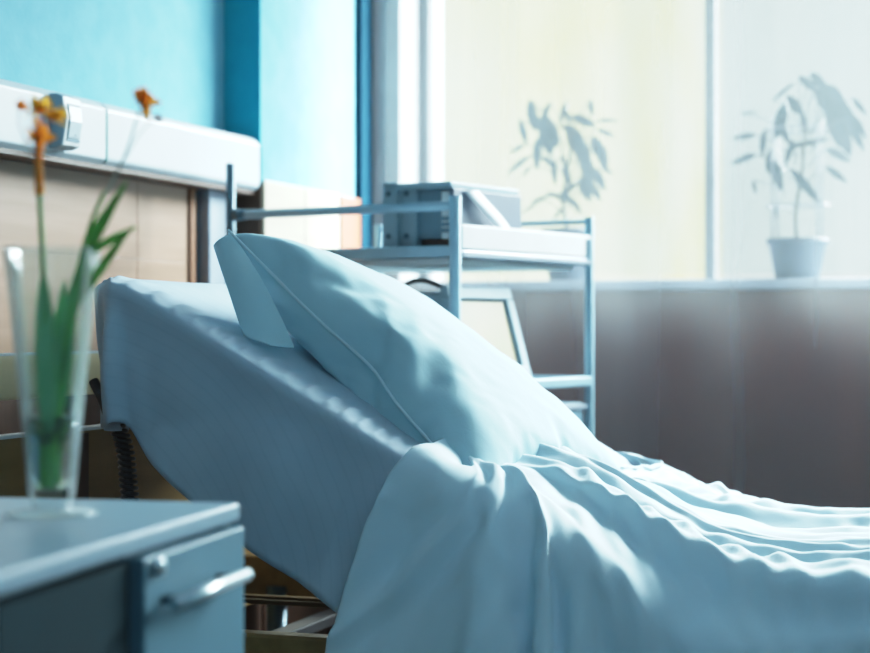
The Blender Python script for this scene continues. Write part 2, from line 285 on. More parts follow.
D_DUVET = (69, 113, [-1737,2,3,7,5,11,4,7,10,6,11,6,6,6,7,7,8,8,10,12,9,10,7,27,10,13,11,-3,8,25,7,-19,20,2,-34,-44,-19,-1,-1,18,-7,18,-17,18,7,19,20,0,11,13,8,11,12,10,30,13,5,1,15,6,9,16,-7,10,10,9,-5,17,-16,7,1,18,16,-6,-4,-9,6,-4,42,20,
-29,-17,16,-7,21,2,6,-10,2,-2,3,6,5,0,-6,12,3,4,4,6,4,6,7,-4,-15,-195,9,8,14,-4,6,8,21,34,-1,0,-4,3,-7,7,0,-5,1,-4,5,2,-1,-1,-2,-1,-2,-7,0,5,-5,10,-5,4,0,7,0,-7,-11,-13,0,-8,24,7,-14,1,-14,19,-28,16,-6,32,-29,0,12,7,14,
-6,2,-12,-6,-2,-2,-17,-8,-3,8,-5,-4,-1,2,36,-10,9,4,15,-12,-4,2,14,-33,-26,5,8,26,-14,-2,-15,-2,37,-3,-35,25,-7,0,-2,9,3,4,1,-7,-1,9,2,-6,-1,-1,-4,-10,4,-4,-13,5,34,-1,1,-6,7,0,-1,0,-20,39,-1,-1,1,-5,5,-6,-2,5,2,-1,-6,0,
5,1,-1,-2,2,0,-10,-1,-4,9,-3,-6,0,-13,7,4,10,-13,-10,-7,-13,-2,47,-5,1,-13,15,0,1,-8,14,-18,-27,-3,7,13,4,11,6,2,-2,-34,-7,10,-1,15,6,1,-11,-29,12,-23,2,-3,1,27,1,-4,31,6,-9,18,-31,23,-4,2,-8,-31,21,-7,-5,-8,6,-9,-2,-6,
2,2,3,-3,-6,8,-4,-1,0,3,6,-1,4,13,12,-10,24,-14,8,-6,4,5,-12,3,40,0,-1,-1,0,-7,4,2,-7,-2,4,4,0,-6,0,6,-2,-4,2,-1,-5,9,-4,-6,-4,-8,8,-10,-2,-13,12,10,0,-8,2,-21,8,39,-10,-8,-27,-6,6,28,15,-26,-22,2,-2,-6,4,3,8,-3,1,22,14,
-21,-29,2,3,0,-8,-2,7,10,14,11,9,3,-10,-24,-10,21,-18,15,7,23,-44,-1,36,-6,7,-5,-4,3,11,-6,-8,0,-1,0,3,-3,-2,5,-4,0,1,2,2,0,0,-1,5,-14,10,1,-14,18,-15,12,-12,33,0,0,-2,1,0,-7,1,5,-3,-7,-1,3,6,-1,-6,6,0,0,5,-7,2,1,1,-9,
-4,-10,6,1,-4,-13,20,3,-15,-4,7,11,-17,-12,4,40,3,-2,-22,-3,8,-19,-8,3,-4,6,13,-33,0,40,15,-43,16,9,-30,2,13,25,4,1,-14,-37,-5,-1,4,12,38,7,-8,8,-4,-54,3,48,-1,-2,-8,4,2,-9,-6,-11,18,12,-2,-4,-1,0,2,3,-6,4,2,0,1,-4,-1,1,
-3,-11,19,1,-5,5,-7,3,-15,12,33,0,-1,0,-2,2,0,-6,-2,4,2,-5,-6,-2,7,5,-4,2,0,1,3,-11,-5,2,-3,5,2,-7,-30,4,26,-12,-9,-14,10,-2,-8,-11,40,9,-10,-18,-13,-3,1,15,31,-5,-9,9,11,-45,39,1,0,-29,27,2,-9,-4,-13,-5,-1,-6,-2,4,37,1,
-3,-10,-4,-39,25,20,-12,5,18,6,-35,0,-11,26,19,-24,13,-23,21,-4,1,1,1,0,-2,0,-2,4,3,-2,1,1,-1,1,0,0,3,-13,8,10,-16,-4,15,3,-25,37,0,0,-1,-1,-2,3,0,-4,-4,2,5,-1,-5,-9,0,7,5,-4,-1,-1,5,-10,-7,12,-6,-10,8,2,-17,-2,27,-15,
-18,14,11,6,-22,-27,-6,0,7,12,3,14,23,-7,2,-4,0,-49,50,-6,-1,-31,3,14,-7,-17,47,-11,6,4,-15,12,-2,-9,-27,-6,4,-5,17,4,-18,7,19,9,-23,-1,3,15,-2,8,16,-26,14,-7,-2,-4,-2,0,4,2,4,3,0,1,2,1,-2,0,1,-2,-4,-1,17,-22,4,14,1,-34,
10,18,36,0,-1,1,-1,-2,-4,4,2,-1,-5,-3,3,4,0,-6,-9,-1,10,1,-4,1,0,0,-4,0,7,-11,9,-9,-3,-11,5,2,-12,-18,19,30,-3,-5,-3,12,-1,3,-4,-24,-2,1,3,-7,42,-17,-25,-22,16,8,-31,33,29,-49,42,-3,-3,-4,3,-14,-4,22,2,-2,4,-2,-10,10,
-12,-16,-14,18,-20,-2,46,-2,-28,-1,8,16,-12,4,3,3,2,0,0,0,0,0,0,0,0,0,0,0,1,-3,4,-2,-1,-16,13,-19,30,0,-6,32,-1,0,-2,1,0,-1,-7,2,3,3,-2,-5,-3,4,4,1,-8,-7,-2,12,1,-7,1,-2,-3,-10,-3,18,-8,-5,-8,5,0,-11,32,-9,5,-2,4,-2,-5,
-4,-8,-5,13,11,-9,9,6,-6,-2,-19,26,-31,-23,22,-22,25,28,-16,-21,-4,20,-14,12,-2,-3,8,7,-3,2,-7,-18,33,-19,24,-9,8,-11,-9,10,6,-6,2,-20,7,12,1,1,0,-1,1,-1,-1,1,1,1,-1,-2,2,0,-10,-1,1,17,-3,3,-28,20,-8,-5,20,30,0,0,0,-3,1,
-1,0,-7,-1,2,4,3,-2,-6,-3,5,5,0,-2,-2,-2,9,-19,-1,6,1,3,-14,-8,8,-13,-2,21,8,-8,3,-8,5,12,8,1,-3,-6,9,0,-3,-26,1,1,8,-11,6,-36,22,9,-6,19,-33,34,-10,6,-11,6,6,-4,8,-2,-9,-16,7,3,20,1,-34,10,16,-19,3,14,-16,14,0,-7,16,2,
1,-9,-1,1,1,1,0,-1,1,1,1,0,-2,0,0,-8,7,1,-13,8,11,-11,9,-6,-2,11,-16,32,1,0,0,0,-2,-1,0,0,-5,-6,-3,5,6,4,-2,-8,-4,8,-15,-7,-5,-4,12,13,-14,-1,-2,-11,18,-23,13,-3,15,4,2,-7,-6,3,-18,-10,0,10,20,-15,17,-3,3,2,3,-27,-8,30,
16,-31,15,19,-12,5,-39,10,6,1,-4,-11,25,-15,-6,21,11,-9,3,-24,18,5,5,-19,21,1,-4,-42,6,33,-8,5,-1,4,-9,3,4,3,-1,0,1,-1,-2,2,1,1,-1,-5,2,-5,-1,16,-1,-3,1,1,1,0,-11,11,12,13,4,2,3,0,1,-1,0,-1,-3,-5,-9,-4,4,7,6,2,-12,6,-1,
1,-5,2,-5,2,4,1,-4,-24,15,-8,5,2,1,-7,14,-1,0,11,1,0,-10,-32,15,-27,6,34,0,-17,12,-3,-27,29,25,-7,-13,-14,-7,12,9,-11,9,-16,20,-8,7,-5,-1,-12,-6,-4,5,10,1,0,-9,-2,25,-27,17,-24,3,27,-1,-6,8,4,0,-9,0,6,2,0,-2,-1,-5,-3,7,
1,0,0,1,-4,-12,4,4,13,3,-1,-4,6,-9,33,-16,-6,2,5,7,1,3,1,0,2,0,-3,-5,-9,-5,-2,2,8,5,2,-6,0,-5,-15,2,-5,4,19,7,-9,-9,-2,-9,-3,13,-14,-1,13,-13,-5,-6,18,23,-7,9,-11,1,-5,4,-19,-26,29,-25,55,-8,-21,-22,28,13,-29,16,-11,25,
2,-38,12,30,-41,30,22,-6,-6,-46,12,24,-11,-1,3,29,-5,-25,2,10,-19,22,-7,2,4,1,-4,-7,3,3,3,-3,1,-3,-8,5,4,-4,5,2,2,8,-5,2,-1,-6,6,-8,9,30,0,-1,-3,-6,-5,0,0,1,1,1,2,4,2,0,-3,-3,-4,-5,5,1,8,-2,-11,4,7,-1,-3,3,14,-32,7,0,-2,
-1,12,-2,6,-13,6,4,-7,2,4,-13,-23,2,2,-2,-9,10,42,-51,18,-7,37,-19,-6,5,-5,18,-5,8,-17,-22,26,5,-6,13,-23,9,0,8,15,-15,-7,4,5,-31,24,19,-18,-19,22,0,-2,-11,0,2,14,-2,1,-7,-6,1,9,-1,-1,2,-8,3,-2,0,1,1,1,6,-12,3,13,-1,3,
-7,30,0,-1,-2,2,-1,1,-1,-2,0,1,0,0,0,0,0,-1,-1,-1,-2,-1,-2,3,5,0,-8,-4,-11,21,-10,-10,-1,16,-9,15,-8,-9,-7,8,-11,1,21,-10,-19,8,0,14,3,-5,3,4,-40,36,12,-56,10,28,3,-35,20,1,-11,-6,14,21,6,-11,2,-1,-2,-2,20,-30,21,-9,-10,
13,-1,0,-16,-12,39,-6,-10,4,-9,14,-6,-7,-2,13,-1,1,0,-5,-7,2,9,-1,3,-12,11,0,0,0,4,-2,2,-3,1,4,-1,1,24,7,0,-1,-3,3,0,-1,1,-1,-3,-2,-3,-1,0,5,-16,-6,-5,-5,-12,-5,-3,4,4,3,7,26,-32,28,0,-24,1,-1,0,-1,15,20,-5,3,7,-16,-32,
1,23,27,-12,-9,-18,-30,24,13,19,-28,28,-33,21,1,-5,-13,1,19,2,-2,-22,4,15,-10,5,9,-15,7,9,-11,24,-6,-6,-7,14,-11,-9,15,7,-35,24,3,-3,1,4,-11,-2,13,-3,0,-2,3,-5,-6,1,8,3,-6,-12,5,5,15,-2,-2,-1,0,3,0,0,30,-4,7,0,-3,-3,2,3,
0,0,0,0,0,-2,-3,-7,1,8,0,-1,1,-1,-4,0,-1,-2,3,-8,5,-8,-11,24,-35,27,-6,7,2,-26,-11,9,-10,-1,38,12,-17,-31,8,-4,0,-7,0,19,-7,-11,-9,1,18,45,-16,4,-6,-8,6,-3,-5,-10,6,13,1,-11,4,-8,-7,-5,9,4,-3,2,16,-10,-5,-6,3,8,-1,4,-7,
7,-3,5,-10,-6,15,-1,1,-5,0,4,-7,-9,11,6,-2,-2,-8,0,7,8,1,-6,5,2,0,-4,14,8,8,7,-1,-6,-16,-7,-6,-4,0,1,3,3,2,16,-6,1,0,8,2,3,-3,-3,-1,3,-11,1,2,33,-43,18,-31,25,-28,-9,33,11,0,-2,0,-44,12,1,26,-48,8,20,13,-15,-4,0,23,-21,
-16,-4,36,20,-12,20,-15,-2,-9,7,-1,-20,10,6,8,-14,-16,26,0,-13,8,6,-3,-9,9,4,-7,5,-6,-4,8,1,-10,7,-2,3,-8,-7,13,3,0,0,-7,1,5,-10,-1,10,1,5,0,0,-5,4,-1,0,2,0,10,-8,5,-13,2,7,7,10,0,-1,-5,11,4,1,0,-2,-4,-1,-1,-1,3,1,-1,-6,
-2,6,-12,8,5,-1,4,-10,-17,22,-26,16,3,-12,0,-4,-9,8,32,-20,-4,-11,-1,-4,-5,14,-15,9,-7,19,21,-13,-30,2,64,-10,-18,17,1,-18,12,-2,-13,-8,8,0,4,-4,-2,-1,-2,1,10,-8,-2,6,7,-4,-7,1,-9,4,0,3,-10,7,0,1,-5,-12,3,12,3,1,0,-3,-1,
3,-1,-11,3,16,-4,3,1,0,-14,11,2,9,-1,-1,0,-11,-4,-1,7,12,-5,7,-10,-4,-2,0,2,4,5,5,10,-11,2,-2,14,-2,-10,12,-1,-6,-20,13,11,-8,9,-6,15,-22,-33,-8,6,-3,6,-9,28,-24,11,39,-20,-20,10,9,7,12,-20,10,12,14,-25,4,6,-3,1,-1,21,
-3,2,7,-9,-10,0,3,-2,-4,4,0,-6,-6,9,-2,-8,1,-5,-6,11,-6,-1,5,-4,2,-11,6,6,-2,3,-9,-9,10,7,1,-2,0,-1,-5,8,-10,1,10,-4,11,-6,5,-12,10,7,4,-2,-1,11,-7,-2,-1,-2,13,4,0,1,0,0,0,0,1,1,-1,-1,-2,-12,-6,10,10,-8,-13,-10,26,-18,
34,-10,-5,9,-16,-2,0,-1,-19,19,-2,-10,-28,48,-31,-1,30,15,-3,-10,-13,-6,15,-5,22,46,-25,-40,5,0,-2,1,2,0,-1,1,-2,0,-2,0,2,-2,-3,2,-3,3,-4,4,-2,0,3,-4,0,1,-9,7,2,-5,6,-11,0,11,-5,3,1,-14,2,14,-1,-4,-8,10,1,2,5,-1,-1,1,3,
-1,-3,-14,18,-2,-2,11,0,5,1,-1,-4,-1,-2,-1,-3,-2,-3,-5,-11,-7,-3,-3,10,2,23,5,-5,-9,-14,8,21,-22,10,7,20,-5,5,5,-15,-12,-11,-14,22,-12,8,-10,-21,32,-14,-17,29,17,-4,-11,-2,-5,89,-10,-58,1,-10,-3,1,-1,0,0,0,1,0,-1,0,-1,1,
0,1,-4,2,0,0,2,-3,0,-3,3,1,-2,2,-5,-3,6,-1,-1,2,-1,-11,11,2,-3,4,-8,-8,13,3,0,-7,-3,-2,14,-1,1,-14,15,-9,6,5,23,-6,-7,-2,-5,-1,-4,-8,-3,-1,-1,0,2,2,2,5,11,8,4,3,3,1,-3,-13,-13,1,23,4,-10,-7,13,2,0,0,-1,-6,32,29,-50,22,
-34,6,-9,20,-13,2,6,5,-2,54,7,13,-14,8,-83,4,6,-5,-3,-2,1,0,-1,0,1,-1,1,-2,-1,2,-2,1,-1,1,-2,1,0,0,1,0,-4,2,-2,1,1,1,-6,5,0,-6,6,-3,4,-13,5,8,-3,4,1,-13,9,4,0,-1,0,5,-3,3,-3,-18,19,2,-10,-14,-1,-3,1,1,1,2,7,6,3,5,3,4,3,
4,3,2,0,-1,-2,-2,-4,-21,2,15,11,-6,4,-13,10,4,-3,2,-1,0,0,-2,5,52,6,5,2,-53,-16,37,-4,50,-3,-18,-56,3,2,14,-16,-4,-7,0,1,-3,-1,1,-1,-1,1,0,0,-1,-1,1,-1,1,1,0,1,-5,2,-1,-1,2,0,-2,-1,3,-6,6,-1,0,-4,2,-1,-1,1,-2,7,-4,-3,6,
-3,-2,6,-6,-5,8,-1,3,4,-8,9,-1,-1,-6,-8,16,18,0,0,0,-3,2,-1,2,0,3,0,2,1,1,-1,-1,-2,-6,-7,-7,-15,-2,22,19,-4,0,-6,2,0,6,3,-5,3,0,1,-4,4,-12,14,1,2,-1,64,5,-30,-2,-36,2,1,-4,0,1,-1,1,-5,-4,-1,1,0,-2,-1,1,-1,-1,-1,-1,1,-1,
0,0,-1,2,0,0,-3,0,0,0,-1,3,-1,-5,6,-2,-2,0,0,1,1,0,-5,4,5,-5,3,-1,-8,6,-2,-4,5,2,-6,7,-6,-4,9,2,2,1,-2,1,1,15,-2,1,0,5,1,5,2,2,0,-1,-2,-4,-5,-5,-9,-14,-7,-1,1,21,18,-2,-4,7,-12,13,-5,1,7,-2,0,3,3,-3,4,-8,7,0,0,2,-1,5,-1,
-2,-2,-3,0,-1,-3,0,1,0,0,-2,-1,-2,-1,1,-1,0,0,0,-1,-2,-1,0,0,-1,-1,1,-1,1,-1,0,-1,2,-1,-3,4,0,-3,1,2,-4,3,-5,5,2,1,-1,-6,3,4,-6,1,2,-11,8,2,-6,5,0,3,1,7,-5,-12,6,6,-8,9,-12,19,8,4,3,0,-1,-3,-4,-6,-6,-4,-7,-6,-6,-9,-1,7,
11,14,12,0,-8,7,-4,-12,13,0,-12,17,0,-3,3,4,0,4,-4,3,2,-2,1,-2,0,-3,-2,-1,1,-1,-1,-1,-1,-1,1,0,-1,-1,0,-1,1,0,-1,-1,0,-1,-1,0,-1,-1,0,-1,0,-1,1,0,1,-1,-1,0,1,-3,1,4,-3,-1,3,-2,2,-2,-2,6,0,0,0,-9,5,1,-6,5,1,-14,9,5,-2,1,
0,1,5,-3,0,-11,7,3,-6,8,25,-4,-6,-5,-4,-4,-4,-4,-2,-3,-7,1,-2,3,12,11,12,5,-2,-1,-1,-6,-3,4,10,-1,-13,14,0,-1,0,2,2,0,0,0,3,1,0,-1,-2,-2,-2,0,0,0,-1,-1,0,-1,0,0,0,0,0,-1,0,0,-1,0,-2,0,-1,0,0,-1,0,-1,0,-2,1,-1,1,-1,1,-2,
1,2,1,-4,2,2,-2,2,-1,1,2,-5,4,2,-2,-2,-1,-7,5,1,-5,1,6,-12,7,4,1,-9,10,-7,9,-3,1,1,1,-10,0,-8,-10,2,-1,-2,5,-5,0,-1,1,7,5,10,10,6,3,1,-1,-1,-2,-1,6,-6,0,5,-5,4,2,-1,1,0,2,0,1,-2,2,2,1,0,-1,-1,-2,-2,2,1,-2,0,0,-2,-1,-1,1,
0,2,-1,1,-1,-1,-1,-1,-2,0,0,-1,0,0,-2,0,-1,1,-2,1,1,2,0,0,2,1,-1,-3,0,-1,-3,4,1,-2,5,-3,-4,6,-1,-6,3,0,-6,4,2,0,0,2,-9,-2,4,4,-15,20,-10,10,-2,-2,4,-2,-2,-24,0,-3,0,4,-2,9,7,12,11,9,6,2,-3,-6,-6,-3,0,0,1,0,2,5,-2,-9,7,7,
-2,0,1,1,-1,1,-1,-1,1,3,-1,1,1,0,-2,0,0,1,0,-2,-1,-1,0,0,0,0,0,1,-1,-1,-1,-2,-1,1,-1,1,-1,-1,0,0,-1,0,-2,1,-1,2,1,2,0,0,2,-1,-3,-1,0,-3,1,3,-4,4,0,-6,4,0,2,-3,2,2,-6,4,2,0,0,-1,-3,0,-4,8,-15,14,-1,3,-11,10,1,-4,-21,3,8,
11,9,9,8,4,0,-3,-3,-8,-3,1,3,5,0,0,1,0,1,-2,-8,1,8,-1,-2,0,2,0,-1,2,0,-2,0,3,-1,0,2,-1,0,-1,0,1,-1,0,0,0,-1,-2,1,0,0,-1,0,-1,0,0,0,-1,-1,-1,-1,1,0,-1,-1,0,-1,0,-1,1,1,1,-1,-1,1,0,2,-2,-4,3,-2,-2,3,-1,-3,6,-4,-4,8,-1,-4,
4,-1,2,-5,4,0,1,0,-1,-7,6,-9,11,1,-12,3,6,1,4,-1,12,10,0,0,-1,-2,-1,-1,-5,-2,0,6,3,2,2,0,1,-3,-5,-8,1,7,7,-1,1,-2,-2,2,2,0,-1,2,0,-1,1,1,0,1,0,0,0,-1,-1,1,1,-1,0,-1,0,-1,-1,0,0,0,0,-1,0,0,-1,-1,-1,-1,0,0,-1,0,0,-1,0,0,0,
-1,0,1,0,-1,-2,1,1,0,-1,1,1,-5,2,3,-5,0,6,-6,3,1,-2,-4,8,-4,1,-5,5,-3,2,1,0,0,-1,4,0,3,-2,1,-4,4,1,23,4,-4,-2,-3,-2,-1,0,5,4,2,0,0,-3,-3,-4,-10,-3,2,11,2,-5,4,3,3,-4,3,1,1,-1,0,2,-1,-2,1,1,0,1,0,1,-1,-1,1,0,0,0,-1,0,-1,
0,0,-1,0,0,0,-1,-2,0,0,0,-1,0,0,-1,0,-1,-1,1,0,0,-1,0,1,0,0,-2,0,-1,1,2,-1,1,2,-3,1,2,-1,-4,0,-1,-1,3,1,-5,1,4,-4,2,-7,8,-5,2,5,-6,5,4,-8,9,1,0,-8,7,-12,27,0,6,0,0,0,-1,-2,-3,-6,-4,-4,-2,-1,-1,0,9,7,3,-2,-2,0,-1,-1,-2,2,
1,1,-1,-1,2,1,-2,0,1,1,-1,1,0,1,-1,0,0,0,0,0,0,-2,0,0,-1,0,0,-1,0,0,-1,0,0,-1,0,-1,-1,1,-1,0,1,-1,0,0,0,0,0,0,0,0,-1,0,1,1,-1,1,1,1,-4,2,0,-2,-2,0,-4,5,0,-3,-4,8,-1,-5,4,-10,11,-4,-1,5,0,-1,5,-15,15,-4,7,-19,5,27,0,-5,2,
-1,-2,-3,0,-1,3,-1,-1,2,-2,2,5,1,-1,0,0,-2,-2,0,1,-1,1,2,0,0,1,1,0,-2,1,1,-1,1,0,1,-1,-1,0,0,1,-1,-1,0,0,0,-1,1,0,-1,0,-1,0,-1,0,-1,0,-1,0,0,-1,1,1,-1,1,-1,0,-1,-1,0,1,0,0,-2,0,1,2,0,-2,4,-2,-4,-1,1,0,1,-1,-2,1,2,-1,-6,
2,5,-3,-5,5,-7,8,1,-5,-4,14,-10,11,-9,9,-18,9,6,23,-9,7,-6,1,-1,0,-1,-1,-2,2,3,0,6,2,-1,0,1,-2,-2,1,1,-1,-1,1,2,0,1,0,0,2,0,-1,0,1,0,-1,1,0,-1,0,-1,1,0,0,1,-1,0,-1,1,0,0,0,-2,0,-1,-1,-1,0,-1,1,-1,1,0,0,-1,1,-1,-1,-1,0,0,
-1,0,1,0,0,-1,1,0,2,-4,1,1,-2,-1,1,-3,2,3,-2,-1,1,1,-3,-7,8,3,-4,-3,7,-13,0,13,-3,-5,8,-3,4,-14,14,-5,-12,13,12,-8,2,-4,1,0,0,2,3,2,3,1,0,0,0,0,-2,1,-4,0,0,0,0,0,1,0,1,0,1,1,-1,0,2,0,-1,1,0,-1,0,-1,1,0,0,0,-1,1,0,0,-1,1,
0,-2,0,-1,0,0,-1,-1,1,-1,0,-1,1,-1,0,0,0,0,-1,0,-1,0,-1,0,0,0,0,0,1,0,-1,-2,2,-1,-2,2,-1,-6,5,2,-3,3,0,1,-7,-4,11,0,-2,-11,13,-9,-10,17,3,-6,8,-14,12,-13,13,0,30,-11,3,-1,3,0,2,2,2,1,1,-1,-2,-2,-2,-1,-1,0,-1,5,-1,-2,0,
-1,0,0,1,-1,0,2,1,-1,-1,2,0,0,0,0,0,0,0,0,1,0,0,0,-1,-1,0,-1,0,-1,1,0,0,-1,-1,0,0,-1,0,-1,0,-1,0,-1,-1,0,1,0,-1,0,0,0,0,0,-1,0,0,0,1,0,-2,2,0,-2,1,1,-1,-6,7,-2,-1,-2,5,1,-7,-3,8,0,-2,-8,12,-2,-13,17,-1,-9,10,-14,13,-14,
16,26,4,-1,0,-1,1,0,0,-2,-1,0,1,0,1,-2,0,0,0,0,-1,-1,-1,0,0,0,0,0,1,0,0,0,0,0,1,0,0,0,0,1,0,0,0,1,0,0,-1,0,-1,-1,0,-1,0,0,-1,0,0,0,0,0,0,-1,-1,0,-1,0,0,0,-1,0,0,0,0,0,0,-1,0,0,-1,0,1,0,0,-1,1,1,-2,1,0,-1,-2,-2,5,-1,0,0,
2,0,-4,1,-2,3,0,1,-3,4,0,-3,5,-11,12,-18,17,-16,25,-1,-1,1,0,0,-2,1,1,-1,-2,0,1,-1,3,0,-2,1,0,-3,1,2,0,0,0,0,0,0,1,1,0,-2,2,0,0,0,1,0,0,-1,0,0,1,1,-1,0,-1,0,-1,0,0,0,-1,0,0,0,0,0,-1,-1,0,0,0,0,-1,0,-1,0,-1,0,0,0,0,0,0,0,
0,-1,0,0,1,0,-2,1,2,-1,-1,1,-1,1,-7,2,4,1,-7,5,3,-2,-1,3,1,-1,-3,4,-5,-4,10,-9,9,-12,12,-19,19,31,1,0,-2,1,-2,1,-1,0,2,1,-1,0,-1,-1,-1,2,-2,-5,4,-1,-1,-1,0,-1,1,0,0,0,1,0,-1,0,1,0,0,0,1,0,0,-1,1,0,0,1,0,0,-1,-1,0,-1,0,0,
0,0,-1,-1,0,1,0,-1,0,-1,0,-1,-1,1,0,0,-1,0,0,0,0,0,0,-1,0,-1,1,1,1,-2,0,1,-1,-1,2,0,-2,2,-9,6,4,0,-8,2,4,0,0,0,1,-6,4,3,2,-7,8,-7,5,-1,1,-13,32,1,1,-1,-1,1,0,-2,0,-3,-1,-2,0,0,0,1,0,0,2,-2,0,-1,0,-1,0,-1,0,1,1,0,-1,0,1,
0,1,0,1,-1,0,0,0,1,0,0,-1,0,0,0,0,-1,0,-1,0,0,0,0,0,-1,0,0,0,-1,0,0,0,0,-2,1,0,0,-1,0,-1,1,0,0,0,0,-1,0,0,1,0,-3,3,1,-4,3,0,-1,-1,2,-11,11,1,0,-7,1,4,0,1,-1,1,-7,8,1,0,-6,7,-1,-3,3,1,27,-5,4,-1,0,-1,0,1,-1,3,-1,0,-1,1,0,
0,0,-4,2,1,-2,0,0,1,0,0,0,0,0,1,0,-2,2,1,-1,1,0,0,0,0,0,0,0,0,1,-1,-1,0,0,-1,1,0,0,-1,0,0,0,0,0,-1,0,0,0,0,0,-1,1,-1,-1,0,0,0,1,-1,0,0,0,-1,0,-1,1,1,0,-1,0,1,-2,1,1,0,-1,0,0,-10,11,0,0,-5,3,1,-6,5,0,2,-9,7,-2,5,-5,3,2,1,
0,22,4,-4,4,-1,1,-1,1,0,-2,2,-3,2,0,-1,-4,2,4,-1,-3,2,0,0,-1,1,0,0,0,1,0,-1,0,2,-1,0,0,0,1,0,-1,0,1,0,0,0,0,0,0,-1,1,-1,0,0,0,0,0,-1,1,-1,0,0,0,-1,0,0,0,-1,0,1,0,-1,-1,0,1,1,-1,0,0,-1,0,0,0,2,-3,1,1,-1,-1,1,0,-1,0,1,-1,
-7,7,1,-2,-1,2,1,-5,5,-3,2,4,-3,-6,7,-10,11,-1,0,30,0,2,-1,1,0,1,-1,-1,-2,-2,4,-4,-2,0,3,-3,0,1,2,-3,1,-1,0,-1,1,0,0,0,0,-1,0,1,0,0,0,1,0,0,0,0,0,1,0,-1,0,0,-1,0,0,0,1,-1,0,0,0,0,-1,1,-1,0,0,0,0,-1,0,0,0,0,0,0,0,0,0,-1,
1,0,0,-1,-1,0,1,0,0,-2,2,-1,-1,2,0,0,-1,0,1,-2,0,1,0,-7,7,1,-2,0,2,0,0,1,0,-10,9,-9,8,0,33,-2,-2,0,2,0,0,0,-4,2,0,-1,1,2,-1,0,-1,0,-2,-3,2,-1,0,0,-1,-1,1,0,1,0,-1,1,1,-1,0,1,0,0,-1,0,1,0,0,0,0,1,-1,0,0,0,0,0,0,0,0,0,-1,
0,0,0,0,0,-1,0,1,-1,0,0,0,0,0,-1,0,1,0,-1,0,0,0,0,-1,0,1,0,-2,1,1,-3,3,-1,1,-1,-1,2,-1,-3,3,0,-3,-1,4,0,-3,3,0,0,1,0,0,-3,3,-8,6,24,2,-2,1,-2,2,1,-5,5,-1,0,0,0,-2,2,-1,0,-3,0,3,0,-1,0,0,1,0,0,1,-1,0,0,0,1,0,0,0,1,0,0,0,
-1,1,0,0,1,-1,0,0,0,0,0,0,0,0,-1,0,0,1,-1,0,1,-1,0,0,0,0,0,0,0,-1,0,1,-1,0,1,-1,0,-1,1,-1,-1,1,1,-1,0,0,0,-1,0,1,-1,2,-2,0,2,-3,1,2,-2,-7,7,2,-4,2,0,2,-1,-1,2,-2,-4,4,-2,24,0,2,-2,1,-3,1,2,-2,2,0,-1,0,1,0,-1,-3,1,2,0,-1,
1,0,0,0,0,0,0,1,0,-2,2,0,0,1,0,-1,1,0,-1,1,0,1,0,-1,1,-1,0,0,0,1,-1,1,-2,1,0,0,-1,1,0,0,-1,0,1,0,0,-1,0,0,0,0,-1,0,0,0,1,0,0,-1,-1,1,-1,0,2,-2,0,1,-2,0,2,-1,0,1,-2,1,0,-3,3,1,-3,-4,5,0,0,1,-1,0,0,1,1,-1,0,0,30,0,0,1,-1,
-1,-3,2,1,0,-1,1,1,-1,-3,-1,2,1,-1,-2,1,-1,0,-1,0,1,0,0,-1,0,0,1,0,0,0,0,1,-1,0,0,1,0,0,1,0,-1,0,0,0,0,0,0,0,1,-1,0,0,0,0,0,0,0,0,-1,0,1,-1,0,0,1,-1,0,0,0,0,0,-1,0,0,0,-1,0,1,0,-1,0,1,-1,-1,1,0,0,1,-1,-1,2,-2,0,2,0,-4,2,
0,-3,4,0,0,0,-1,0,1,0,-1,31,-2,1,-2,2,0,0,0,1,-1,1,-1,-1,-1,-1,2,0,-1,-2,1,-1,0,-1,0,0,-1,1,0,0,-1,0,2,0,0,-1,1,-1,1,0,0,-1,1,0,0,0,0,0,0,0,0,0,1,-1,-1,1,1,-1,0,0,0,0,0,0,0,0,-1,1,-1,0,0,1,-1,0,-1,1,0,0,-1,0,0,0,-1,0,1,
0,-1,1,0,-1,1,0,-1,0,0,0,0,1,-2,1,0,-1,0,2,-3,0,2,0,-1,0,1,-1,1,0,27,0,-2,1,-3,1,3,0,-2,2,-1,0,-1,0,2,-2,0,-1,1,0,0,-1,0,1,-1,1,0,-1,1,-1,0,1,0,0,0,0,1,0,-1,0,1,1,0,-1,1,-1,0,0,0,0,1,-1,0,0,1,-1,0,0,0,0,-1,1,-1,0,1,-1,0,
0,0,0,0,0,-1,1,-1,0,0,1,-1,0,-1,0,1,0,0,-1,1,0,-2,1,1,-1,1,0,-1,0,0,-1,1,1,-1,-3,3,0,-3,3,0,0,0,1,-1,0,0,25,0,-1,0,0,0,-4,0,4,-4,2,2,-2,2,-2,2,-3,2,0,0,0,1,0,0,1,0,-1,1,-1,0,0,1,0,0,1,0,0,-1,0,0,1,0,0,0,0,0,0,0,0,0,0,0,
0,0,-1,0,1,0,-1,0,1,0,0,-1,0,1,-1,0,0,0,0,0,0,-1,1,0,0,-1,1,-1,0,0,-1,1,0,-1,0,2,-2,0,1,-1,1,0,-1,0,1,-1,-1,1,0,-2,2,1,-1,-2,2,0,-1,1,1,-1,1,25,1,1,-2,1,-1,1,0,-4,4,-1,-1,1,-2,2,-3,3,-1,1,-1,1,0,0,-1,0,0,0,1,0,-1,1,1,-1,
